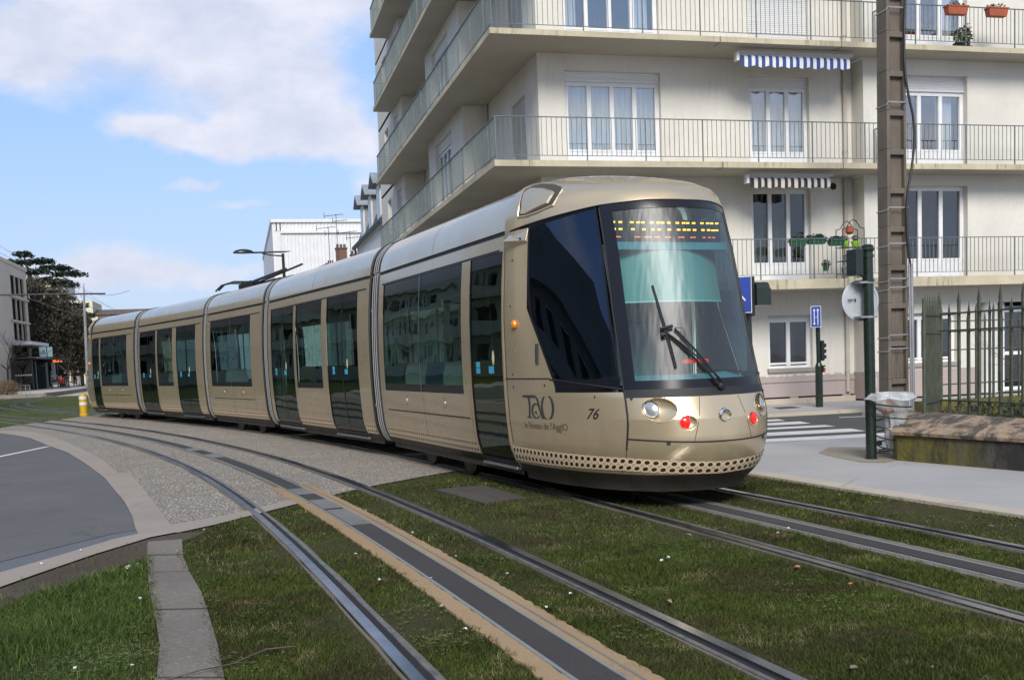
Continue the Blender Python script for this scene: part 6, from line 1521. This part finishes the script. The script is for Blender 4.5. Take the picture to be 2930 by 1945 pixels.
m = MB(); m.box(-20.9, -18.2, 150.1, 160, 9.0, 11.0); m.quad((-20.9, 150, .2), (-20.9, 165, .2), (-20.9, 165, 9), (-20.9, 150, 9)); m.build('upper_wall', 'creamfar', t, recalc=False)
m = MB(); m.box(-21.0, -17.6, 149.6, 150, 8.3, 8.9); m.box(-21, -8, 149.5, 150, 3.1, 3.5); m.box(-21, -14, 149.7, 150, 5.35, 5.6); m.build('cornice', 'creamfar', t)
m = MB(); m.prism([(149.3, 9.1), (154, 10.0), (160, 9.1)], -18.2, -6, 0, lambda a, b, c: (c, a, b)); m.build('roof', 'rooftile', t)
for a, b, c, d in ((-19.4, -17.9, 5.9, 7.7), (-17.3, -15.9, 5.9, 7.7), (-19.1, -17.9, 4.0, 5.1), (-17.3, -15.9, 4.0, 5.1)):
    f = MB(); w = .12; y0, y1 = 150.05, 150.15
    f.box(a, a+w, y0, y1, c, d); f.box(b-w, b, y0, y1, c, d); f.box((a+b)/2-w/2, (a+b)/2+w/2, y0, y1, c, d); f.box(a, b, y0-.01, y1-.01, d-w, d); f.box(a, b, y0-.01, y1-.01, c, c+w); f.build('window', 'pvc', t)
# cedar
t = thing('cedar_tree', 'dark blue green cedar with flat spreading branches above the beige block', 'tree', (-19.6, 120, 0)); m = MB(); m.tube([(-19.6, 120, 0), (-19.7, 120, 6), (-20.3, 120, 11), (-20.9, 120, 14)], [.5, .42, .25, .06], 10)
cr = MB()
def pad(c, rx, ry, th, n, s):
    for _ in range(n):
        a = random.uniform(0, 6.283); r_ = random.random()**.55*(1+.25*math.sin(a*5+c[0])); p = Vector((c[0]+rx*r_*math.cos(a), c[1]+ry*r_*math.sin(a), c[2]+random.gauss(0, th)-.25*r_*r_*(rx*.2)))
        u = Vector((random.gauss(0, 1), random.gauss(0, 1), random.gauss(0, .35))).normalized()*s; v_ = Vector((-u.y, u.x, random.gauss(0, s*.5)))*.45; cr.quad(p-u*1.35, p-v_*1.4, p+u*1.35, p+v_*1.4)
for dx, z, l, w in ((-1.4, 14.0, .9, .5), (-2.2, 13.2, 1.4, .8), (.2, 13.3, 1.3, .8), (1.6, 12.6, 1.5, .8), (3.0, 11.9, 1.5, .6), (-.6, 12.2, 1.9, 1.2), (-2.6, 12.3, 1.3, .9), (1.0, 11.2, 1.9, 1.1), (2.4, 10.8, 1.3, .8), (-1.6, 11.0, 1.8, 1.2), (0, 10.0, 2.4, 1.4), (1.4, 9.4, 1.9, 1.1), (3.2, 8.6, 1.3, .8), (4.0, 7.6, 1.1, .7), (2.2, 8.0, 1.8, 1.1), (3.6, 6.8, 1.2, .8), (-1, 8.6, 2.2, 1.3)):
    m.tube([(-19.8+dx*.2, 120, z-.4), (-19.6+dx*.7, 120, z-.15), (-19.6+dx, 120, z-.1)], [.12, .07, .03], 5); pad((-19.6+dx, 120+random.uniform(-.5, .5), z), l, l*.9, .13, int(420*l), .17)
m.build('trunk', 'bark', t, smooth=True); cr.build('crown', 'cedar', t, recalc=False)
# dark brown ivy-grown trees
for k, (x, y, w, h, lab) in enumerate(((-18.9, 113, 1.7, 10.6, 'brown ivy grown tree, leftmost of three against the beige block'), (-17.3, 115, 1.9, 9.4, 'brown ivy grown tree in the middle behind the shelter'), (-15.9, 118, 1.5, 7.4, 'lower brown ivy grown tree nearest the catenary mast'))):
    t = thing('ivy_tree', lab, 'tree', (x, y, 0), 'ivy grown trees behind the tram stop'); m = MB(); m.tube([(x, y, 0), (x+.1, y, h*.5), (x, y, h*.85)], [.3, .2, .08], 8)
    for _ in range(26): a = random.uniform(0, 6.28); twigs(m, (x, y, random.uniform(h*.3, h*.85)), (math.cos(a), math.sin(a)*.5, random.uniform(.2, 1)), w*.75, .04, 2, .5)
    m.build('trunk', 'twig', t); c = MB()
    for b in range(38):
        zc = 2.2+(h-2.2)*random.random(); f = math.sin(math.pi*min(1, max(.12, (zc-1.0)/(h-.6))))**.45; cx = x+random.uniform(-1, 1)*w*f*.75; cyy = y+random.uniform(-1, 1)*w*.6
        for _ in range(380):
            d = Vector((random.gauss(0, .40), random.gauss(0, .4), random.gauss(0, .5))); p = Vector((cx, cyy, zc))+d; u = Vector((random.gauss(0, 1), random.gauss(0, 1), random.gauss(0, 1))).normalized()*.15; v_ = u.cross(Vector((random.random(), random.random(), random.random()))).normalized()*.09; c.quad(p-u, p-v_, p+u, p+v_)
    c.build('crown', 'ivy', t, recalc=False)
for x, y, h, lab, dp in ((-18.4, 101, 4.6, 'small bare tree with pale fan of branches left of the shelter', 6), (-15.7, 108, 4.8, 'thin bare tree beside the right end of the shelter', 5), (-18.7, 96.5, 6.0, 'bare tree cut by the left picture edge', 6), (-19.6, 141, 7.5, 'leafless tree in front of the cream building', 6)):
    t = thing('bare_tree', lab, 'tree', (x, y, .2)); m = MB(); m.tube([(x, y, .2), (x+.03, y, h*.35)], [.10, .075], 8)
    for _ in range(6): a = random.uniform(0, 6.28); twigs(m, (x+.03, y, h*.33), (math.cos(a)*.8, math.sin(a)*.8, .9), h*.24, .04, dp-2, .42)
    m.build('branches', 'twig', t)
# tram stop shelter
t = thing('tram_shelter', 'dark glazed tram stop shelter with pale route signs on its roof', 'shelter', (-18, 106, .24)); zf = .24
m = MB(); m.box(-19.0, -16.9, 99.4, 112.6, 2.95, 3.1); m.build('roof', 'shelter', t, bevel=.03)
m = MB()
for x, y in ((-18.8, 99.8), (-18.8, 104), (-18.8, 108), (-18.8, 112.2), (-17.35, 99.8), (-17.25, 112.2)): m.tube([(x, y, zf), (x, y, 2.95)], .06, 8)
m.box(-18.83, -18.77, 99.8, 112.2, .6, .66); m.build('frame', 'shelter', t)
m = MB(); m.quad((-18.8, 99.8, .5), (-18.8, 112.2, .5), (-18.8, 112.2, 2.9), (-18.8, 99.8, 2.9)); m.quad((-18.8, 99.8, .5), (-17.35, 99.8, .5), (-17.35, 99.8, 2.8), (-18.8, 99.8, 2.8)); m.quad((-18.8, 112.1, .5), (-17.25, 112.1, .5), (-17.25, 112.1, 2.8), (-18.8, 112.1, 2.8)); m.build('glass_screen', 'shelterglass', t, recalc=False)
m = MB()
for k in range(7): m.box(-18.72+k*.2, -18.60+k*.2, 99.77, 99.785, 1.50, 1.62)
for k in range(24): m.box(-18.785, -18.775, 100.3+k*.5, 100.6+k*.5, 1.50, 1.62)
m.box(-18.781, -18.779, 100.3, 112.1, 1.55, 1.57); m.box(-18.785, -17.38, 99.772, 99.778, 1.55, 1.57); m.build('safety_marking', 'sticker', t); m = MB(); m.box(-18.5, -17.7, 103.5, 103.9, zf, 2.75); m.build('display_case', 'shelter', t, bevel=.03); m = MB(); m.box(-18.4, -17.6, 108, 109.2, zf, 2.7); m.build('display_case', 'shelter', t, bevel=.03)
m = MB(); m.box(-17.55, -17.25, 110.9, 111.1, .7, 2.75); m.build('poster_panel', 'sticker', t)
m = MB(); m.box(-17.40, -16.80, 104.0, 104.2, 3.12, 4.02); s1 = m.build('route_sign', 'signteal', t, bevel=.02)
vs, fs = text_geo('B', .50); m = MB(); m.add([(-17.15+x, 103.985, 3.38+y) for x, y in vs], fs); vs, fs = text_geo('20', .26); m.add([(-17.36+x*.7, 103.985, 3.40+y) for x, y in vs], fs); m.build('lettering', 'markgrey', s1, recalc=False)
m = MB(); m.box(-16.72, -16.30, 104.0, 104.2, 3.12, 4.0); s2 = m.build('route_sign', 'signteal', t, bevel=.02); m = MB(); m.tube([(-16.64, 103.98, 3.62), (-16.54, 103.98, 3.56), (-16.46, 103.98, 3.64), (-16.40, 103.98, 3.78)], .02, 5); m.build('sign_symbol', 'cl_grey', s2)
m = MB(); m.box(-17.0, -15.9, 108.0, 108.2, 2.95, 3.05); m.box(-16.95, -16.1, 107.95, 108.2, 2.62, 2.93); s3 = m.build('led_sign', 'shelter', t); m = MB()
for k in range(9):
    for q in range(2):
        if random.random() < .8: m.box(-16.92+k*.09, -16.85+k*.09, 107.93, 107.945, 2.68+q*.11, 2.75+q*.11)
m.build('led_text', 'ledred', s3)
for x, y, lab in ((-18.35, 97.5, 'dark round plant tub left of the shelter'), (-17.85, 98.6, 'larger dark plant tub against the shelter front')):
    t = thing('plant_tub', lab, 'plant tub', (x, y, .24)); m = MB(); m.lathe((x, y, .24), [(.22, 0), (.32, .5), (.33, .55)], 14); m.build('tub', 'shelter', t, smooth=True, angle=30); leafclump((x, y, 1.0), .25, .25, .35, 60, .05, 'twig' if x < -18 else 'leafdark', 'dry_plant', t)
# bicycles
def bicycle(x, y, lab, mat):
    t = thing('bicycle', lab, 'bicycle', (x, y, .24)); z = .24
    for dx in (0, 1.05):
        m = MB(); m.tube([(x+dx+.34*math.cos(a), y, z+.35+.34*math.sin(a)) for a in np.linspace(0, 6.283, 21)], .022, 5)
        for a in np.linspace(0, 3.14, 7)[:-1]: m.tube([(x+dx-.33*math.cos(a), y, z+.35-.33*math.sin(a)), (x+dx+.33*math.cos(a), y, z+.35+.33*math.sin(a))], .004, 3)
        m.build('wheel', 'blackpaint', t)
    m = MB()
    for pts in (((0, .35), (.42, .33), (.30, .85), (.0, .35)), ((.42, .33), (.88, .86), (.32, .80)), ((1.05, .35), (.86, .95), (.80, 1.02)), ((.28, .95), (.42, .33))): m.tube([(x+a, y, z+b) for a, b in pts], .022, 5)
    m.tube([(x+.80, y-.25, z+1.02), (x+.80, y+.25, z+1.02)], .015, 5); m.build('frame', mat, t); m = MB(); m.box(x+.16, x+.42, y-.08, y+.08, z+.95, z+1.0); m.build('saddle', 'blackpaint', t, bevel=.02)
bicycle(-20.0, 104, 'parked silver framed bicycle left of the shelter', 'alu'); bicycle(-19.4, 106.5, 'parked dark bicycle closest to the shelter', 'blackpaint')
# bench
t = thing('bench', 'dark slatted bench on the platform right of the shelter', 'bench', (-15.9, 104, .24)); m = MB()
for k in range(4): m.box(-16.6, -15.2, 103.8+k*.12, 103.89+k*.12, .66, .70)
m.build('seat', 'shelter', t); m = MB(); m.box(-16.6, -15.2, 104.3, 104.34, .8, 1.1); m.build('backrest', 'shelter', t)
for x in (-16.5, -15.3): m = MB(); m.box(x-.04, x+.04, 103.8, 104.3, .24, .66); m.build('leg', 'shelter', t)
# people
def skinmesh(name, verts, edges, radii, mat, parent, sub=1):
    me = bpy.data.meshes.new(name); me.from_pydata(verts, edges, []); o = bpy.data.objects.new(name, me); C.objects.link(o); me.materials.append(M[mat]); o.parent = parent
    sk = o.modifiers.new('skin', 'SKIN'); 
    for v, r_ in zip(me.skin_vertices[0].data, radii): v.radius = (r_, r_)
    me.skin_vertices[0].data[0].use_root = True; sk.use_smooth_shade = True; ss = o.modifiers.new('sub', 'SUBSURF'); ss.levels = sub; ss.render_levels = sub; return o
def person(x, y, z, h, lab, top, bottom, ang=0, seated=False, stride=.08, armb=.0):
    t = thing('person', lab, 'person', (x, y, z)); s = h/1.75; ca, sa = math.cos(ang), math.sin(ang)
    def T(px, py, pz): return ((px*ca-py*sa)*s, (px*sa+py*ca)*s, pz*s)
    if seated: hip = .5; kn = lambda q: (q*.11, -.42, .50); an = lambda q: (q*.11, -.42, .09); toe = lambda q: (q*.11, -.60, .04)
    else: hip = .93; kn = lambda q: (q*.10, -.02+q*stride*.5, .50); an = lambda q: (q*.11, q*stride, .09); toe = lambda q: (q*.12, q*stride-.17, .035)
    dz = hip-.93
    J = [T(0, 0, .95+dz), T(0, 0, 1.15+dz), T(0, 0, 1.36+dz), T(0, 0, 1.48+dz), T(0, -.02, 1.56+dz), T(0, -.02, 1.66+dz), T(0, -.01, 1.73+dz)]; Rr_ = [.13, .12, .135, .055, .07, .095, .06]; E = [(0, 1), (1, 2), (2, 3), (3, 4), (4, 5), (5, 6)]
    for q in (-1, 1):
        k = len(J); J += [T(q*.09, 0, .90+dz), T(*kn(q)), T(*an(q)), T(*toe(q))]; Rr_ += [.085, .06, .045, .04]; E += [(0, k), (k, k+1), (k+1, k+2), (k+2, k+3)]
        k = len(J); J += [T(q*.18, 0, 1.40+dz), T(q*.23, .03, 1.13+dz), T(q*(.20-armb), -.10-armb, .92+dz+armb), T(q*(.19-armb), -.13-armb, .84+dz+armb)]; Rr_ += [.055, .043, .033, .035]; E += [(2, k), (k, k+1), (k+1, k+2), (k+2, k+3)]
    skinmesh('body', J, E, [r_*s*.97 for r_ in Rr_], 'skin', t)
    jv = [T(0, 0, .92+dz), T(0, 0, 1.15+dz), T(0, 0, 1.37+dz)]; je = [(0, 1), (1, 2)]; jr = [.155, .145, .15]
    for q in (-1, 1): k = len(jv); jv += [T(q*.185, 0, 1.40+dz), T(q*.235, .03, 1.13+dz), T(q*(.205-armb), -.09-armb, .94+dz+armb)]; je += [(2, k), (k, k+1), (k+1, k+2)]; jr += [.075, .06, .05]
    skinmesh('jacket', jv, je, [r_*s for r_ in jr], top, t)
    tv = [T(0, 0, .93+dz)]; te = []; tr_ = [.14]
    for q in (-1, 1): k = len(tv); tv += [T(q*.095, 0, .88+dz), T(*kn(q)), T(kn(q)[0] if seated else an(q)[0], an(q)[1], .10)]; te += [(0, k), (k, k+1), (k+1, k+2)]; tr_ += [.10, .075, .065]
    skinmesh('trousers', tv, te, [r_*s for r_ in tr_], bottom, t)
    hb_ = MB(); hb_.lathe(Vector(T(0, .015, 1.66+dz))+Vector((x, y, z)), [(.03*s, .11*s), (.085*s, .085*s), (.105*s, .03*s), (.10*s, -.03*s), (.05*s, -.06*s)], 12); hb_.build('hair', 'hair', t, smooth=True)
    sh = MB()
    for q in (-1, 1): a = Vector(T(*an(q)))+Vector((x, y, z-.04)); b = Vector(T(*toe(q)))+Vector((x, y, z)); sh.tube([a, (a+b)/2, b], .045*s, 8)
    sh.build('shoes', 'blackpaint', t, smooth=True)
zp = .24
person(-15.75, 115, zp, 1.80, 'person in a black jacket and white trousers standing with their back turned on the platform', 'cl_black', 'cl_white', 2.9, stride=.05)
person(-16.9, 121, zp, 1.72, 'person in dark clothes walking left of the one in white trousers', 'cl_navy', 'cl_black', 0, stride=.2)
person(-15.05, 118, zp, 1.6, 'person in grey top right of the one in white trousers', 'cl_grey', 'cl_black', .4)
person(-14.55, 116, zp, 1.62, 'person in brown jacket beside the tail of the tram', 'cl_brown', 'cl_black', 0, stride=.15)
person(-15.75, 104.15, zp, 1.6, 'person in a red coat sitting on the bench by the shelter', 'cl_red', 'cl_black', .2, seated=True)
person(-17.4, 119, zp, 1.70, 'person in a blue grey coat standing behind the shelter end', 'cl_navy', 'cl_grey', 0)
person(-16.25, 110, zp, 1.72, 'person in black standing by the thin bare tree', 'cl_black', 'cl_black', .5)
# brown shrub and little barrier at the left edge
t = thing('brown_shrub', 'rounded reddish brown leafless shrub at the left edge by the lawn', 'shrub', (-15.3, 79, 0)); leafclump((-15.5, 79, .65), .95, .9, .65, 2600, .05, 'twigleaf' if 'twigleaf' in M else 'deadleaf', 'foliage', t); m = MB()
for _ in range(20): twigs(m, (-15.5+random.uniform(-.5, .5), 79, .1), (random.gauss(0, .5), random.gauss(0, .4), 1), .7, .014, 2, .5)
m.build('stems', 'twig', t)
t = thing('low_barrier', 'thin grey metal barrier beside the reddish shrub', 'barrier', (-14.2, 79.3, 0)); m = MB()
for x in (-14.6, -14.3, -14.02): m.tube([(x, 79.3, 0), (x, 79.3, .85)], .022, 6)
for z in (.35, .6, .83): m.tube([(-14.6, 79.3, z), (-14.02, 79.3, z)], .014, 5)
m.build('frame', 'sill', t)
hg = thing('dark_hedge', 'dark hedge and wall along the foot of the beige block', 'hedge', (-20, 108, .2)); leafclump((-19.9, 110, 1.4), 1.6, 3, 1.1, 2600, .09, 'leafdark', parent=hg)
# catenary
t = thing('catenary_mast', 'grey steel catenary mast with tapering top beyond the lawn', 'mast', (-12.7, 100, .1)); m = MB(); m.tube([(-12.95, 100, .1), (-12.95, 100, 1), (-12.8, 100, 7.5), (-12.72, 100, 9.3)], [.16, .15, .11, .03], 10); m.build('shaft', 'galv', t, smooth=True)
t = thing('catenary_mast', 'catenary mast at the left edge with a long horizontal arm reaching right over the tracks', 'mast', (-14.7, 75, .0)); m = MB(); m.tube([(-15.3, 75, 0), (-15.25, 75, 8), (-15.2, 75, 10.6)], [.12, .09, .05], 10); m.build('shaft', 'sill', t, smooth=True)
m = MB(); m.tube([(-15.3, 75, 6.72), (-8.25, 75, 6.66)], .055, 8); ar_ = m.build('arm', 'cable', t, smooth=True); m = MB()
for x in (-12.9, -12.0, -11.15, -10.15, -9.75): m.tube([(x, 75, 6.70), (x, 75, 6.45)], .035, 6)
m.build('insulator', 'sill', ar_)
for k, (a, b, sag) in enumerate((((-15.2, 75, 10.4), (-12.75, 100, 8.9), .3), ((-12.75, 100, 8.8), (-6.5, 72, 6.6), .4), ((-12.75, 100, 8.7), (-9.5, 150, 6.2), .4), ((-12.9, 75, 6.45), (-12.2, 100, 6.3), .1), ((-10.2, 75, 6.45), (-10.4, 100, 6.3), .1), ((-26, 60, 17.4), (-16.0, 97, 10.2), .5), ((-16.0, 97, 10.2), (-8, 150, 6.8), .5))):
    m = MB(); a, b = Vector(a), Vector(b); m.tube([a.lerp(b, q/12)-Vector((0, 0, sag*math.sin(q/12*math.pi))) for q in range(13)], .013, 4)
    tag(m.build('overhead_wire', 'shelter'), ['overhead wire from the left edge mast to the far mast', 'overhead wire from the far mast down to the right toward the tram', 'overhead wire running on beyond the far mast', 'left contact wire under the long arm', 'right contact wire under the long arm', 'span wire in front of the cedar at the top left', 'span wire continuing right of the cedar'][k], 'wire')
# bollard
t = thing('bollard', 'yellow plastic bollard with two white bands beside the tail of the tram', 'bollard', (-5.32, 39.6, 0)); m = MB(); m.lathe((-5.32, 39.6, 0), [(.15, 0), (.15, .06), (.135, .08), (.135, .70), (.12, .76), (.07, .79)], 20); b_ = m.build('post', 'yellow', t, smooth=True, angle=35)
m = MB()
for z in (.38, .58): m.lathe((-5.32, 39.6, z), [(.1352, 0), (.139, .005), (.139, .10), (.1352, .105)], 20)
m.build('white_band', 'white', b_, smooth=True, angle=30)

# ------------------------------------------------------------------ buildings across the street (seen mirrored in the glass and paint)
t = thing('opposite_building', 'long pale apartment block across the street, seen mirrored in the tram windows', 'building', (-17, 10, 0))
for y0, y1, h, xo in ((-28, -6, 9, -15.5), (-4, 27, 8.6, -16.5), (34, 52, 13, -17.5), (54, 80, 12, -22.5)):
    m = MB(); P = (lambda xo: lambda u, d, z: (xo-d, u, z))(xo); ops = [(y0+1.2+k*3.1, y0+2.9+k*3.1, z+.8, z+2.2) for k in range(int((y1-y0-2)/3.1)) for z in np.arange(.4, h-2.4, 2.9)]
    wall(m, P, y0, y1, 0, h, ops, depth=.3); m.quad((xo, y0, 0), (xo-10, y0, 0), (xo-10, y0, h), (xo, y0, h)); m.quad((xo, y1, 0), (xo-10, y1, 0), (xo-10, y1, h), (xo, y1, h)); m.quad((xo, y0, h), (xo-10, y0, h), (xo-10, y1, h), (xo, y1, h)); m.build('wall', ['opp', 'room'], t, recalc=False)
    for z in np.arange(3.1, h-.5, 2.9):
        m = MB(); m.box(xo, xo+1.0, y0+.5, y1-.5, z, z+.18); m.box(xo+.93, xo+.98, y0+.5, y1-.5, z+.18, z+1.0); m.build('balcony', 'opp', t)
# ------------------------------------------------------------------ sky and sun
w = bpy.data.worlds.new('World'); scene.world = w; w.use_nodes = True; nt = w.node_tree; nt.nodes.clear(); b = NB(nt)
out = nt.nodes.new('ShaderNodeOutputWorld'); bgd = nt.nodes.new('ShaderNodeBackground'); bgd.inputs[1].default_value = .128
SUN_EL, SUN_DIR = R(36), Vector((-.28, -.96, 0)).normalized()     # towards the sun: behind the camera on the right
sky = nt.nodes.new('ShaderNodeTexSky'); sky.sky_type = 'NISHITA'; sky.sun_disc = False; sky.sun_elevation = SUN_EL; sky.sun_rotation = math.atan2(SUN_DIR.x, SUN_DIR.y); sky.air_density = 1.0; sky.dust_density = .6; sky.ozone_density = 1.6
tc = b.n('ShaderNodeTexCoord'); nm = b.n('ShaderNodeVectorMath', operation='NORMALIZE'); nt.links.new(tc.outputs['Generated'], nm.inputs[0]); sx = b.n('ShaderNodeSeparateXYZ'); nt.links.new(nm.outputs[0], sx.inputs[0])
dx, dy, dz = sx.outputs
yy = b.math('MAXIMUM', dy, .05); px = b.math('DIVIDE', dx, yy); pz = b.math('DIVIDE', dz, yy); front = b.ramp(dy, .15, .5)
cmb = b.n('ShaderNodeCombineXYZ'); nt.links.new(px, cmb.inputs[0]); nt.links.new(pz, cmb.inputs[1])
warp = b.noise(9, 4, .6, cmb.outputs[0]); warp2 = b.noise(9, 4, .6, b.scalev(cmb.outputs[0], (-1, -1, 1)))
wx = b.math('ADD', px, b.math('MULTIPLY', b.math('SUBTRACT', warp, .5), .10)); wz_ = b.math('ADD', pz, b.math('MULTIPLY', b.math('SUBTRACT', warp2, .5), .055))
total = None
for cx, cz, rx, rz, wt in ((.0, .285, .115, .050, 1.0), (.065, .225, .060, .032, .95), (.01, .203, .065, .015, 1.0), (-.06, .211, .035, .010, .9), (-.170, .275, .050, .032, 1.0), (-.11, .305, .04, .02, .6), (-.03, .160, .028, .0055, .75), (.012, .141, .035, .0055, .6), (-.10, .095, .05, .018, .7), (-.01, .086, .07, .009, .7), (.112, .163, .012, .012, .7), (.10, .20, .03, .02, .4), (-.17, .085, .07, .022, .6), (.03, .108, .05, .006, .35), (.04, .34, .2, .03, .8)):
    e = b.math('ADD', b.math('POWER', b.math('ABSOLUTE', b.math('DIVIDE', b.math('SUBTRACT', wx, cx), rx)), 2.0), b.math('POWER', b.math('ABSOLUTE', b.math('DIVIDE', b.math('SUBTRACT', wz_, cz), rz)), 2.0))
    gsn = b.math('MULTIPLY', b.math('EXPONENT', b.math('MULTIPLY', e, -.7)), wt); total = gsn if total is None else b.math('ADD', total, gsn)
fn = b.noise(14, 6, .62, b.scalev(cmb.outputs[0], (1, 1.9, 1)), .4)
dens = b.math('ADD', total, b.math('MULTIPLY', b.math('SUBTRACT', fn, .5), .75)); mk1 = b.math('MULTIPLY', b.ramp(dens, .34, .90), front)
cm2 = b.n('ShaderNodeCombineXYZ'); zz_ = b.math('ADD', b.math('MAXIMUM', dz, 0.0), .18); nt.links.new(b.math('DIVIDE', dx, zz_), cm2.inputs[0]); nt.links.new(b.math('DIVIDE', dy, zz_), cm2.inputs[1])
fn2 = b.noise(1.1, 6, .6, cm2.outputs[0], .3); mk2 = b.math('MULTIPLY', b.ramp(fn2, .42, .62), b.math('SUBTRACT', 1.0, front))
mk = b.math('MULTIPLY', b.math('MAXIMUM', mk1, mk2), .88)
shade = b.ramp(b.noise(11, 4, .6, b.scalev(cmb.outputs[0], (1, 1.6, 1))), .35, .65)
ccol = b.mix(shade, (3.3, 3.5, 4.2, 1), (4.4, 4.35, 4.75, 1))
hz = b.ramp(dz, .0, .45, .95, .45); skyc = b.mix(hz, sky.outputs[0], b.mix(b.ramp(dz, .03, .26), (2.6, 3.15, 4.2, 1), (1.45, 2.5, 4.6, 1)))
nt.links.new(b.mix(mk, skyc, ccol), bgd.inputs[0]); nt.links.new(bgd.outputs[0], out.inputs[0])
sun = bpy.data.lights.new('sun', 'SUN'); sun.energy = 2.35; sun.angle = R(24); sun.color = (1, .95, .88); so = bpy.data.objects.new('sun', sun); C.objects.link(so)
so.rotation_euler = (-(SUN_DIR*math.cos(SUN_EL)+Vector((0, 0, math.sin(SUN_EL))))).to_track_quat('-Z', 'Y').to_euler()
vs_ = scene.view_settings; vs_.view_transform = 'Standard'; vs_.look = 'None'; vs_.exposure = .68; vs_.gamma = 1.0; vs_.use_curve_mapping = False
scene.cycles.max_bounces = 8; scene.cycles.transparent_max_bounces = 16; scene.cycles.use_denoising = True
GR = {'litter_scrap': 'white scraps and flower heads lying in the grass', 'dead_leaf': 'dead leaves on the ground', 'planter_box': 'planter boxes on the balcony rails', 'person': 'people at the tram stop', 'bicycle': 'bicycles parked by the stop', 'television_aerial': 'television aerials over the low house', 'overhead_wire': 'overhead wires', 'bare_tree': 'bare trees at the stop', 'tram_track': 'parallel tram tracks', 'brick_chip': 'brick chips in the grass', 'plant_tub': 'plant tubs by the shelter', 'catenary_mast': 'catenary masts'}
for o in C.objects:
    if o.parent is None and o.name.split('.')[0] in GR and 'group' not in o: o['group'] = GR[o.name.split('.')[0]]
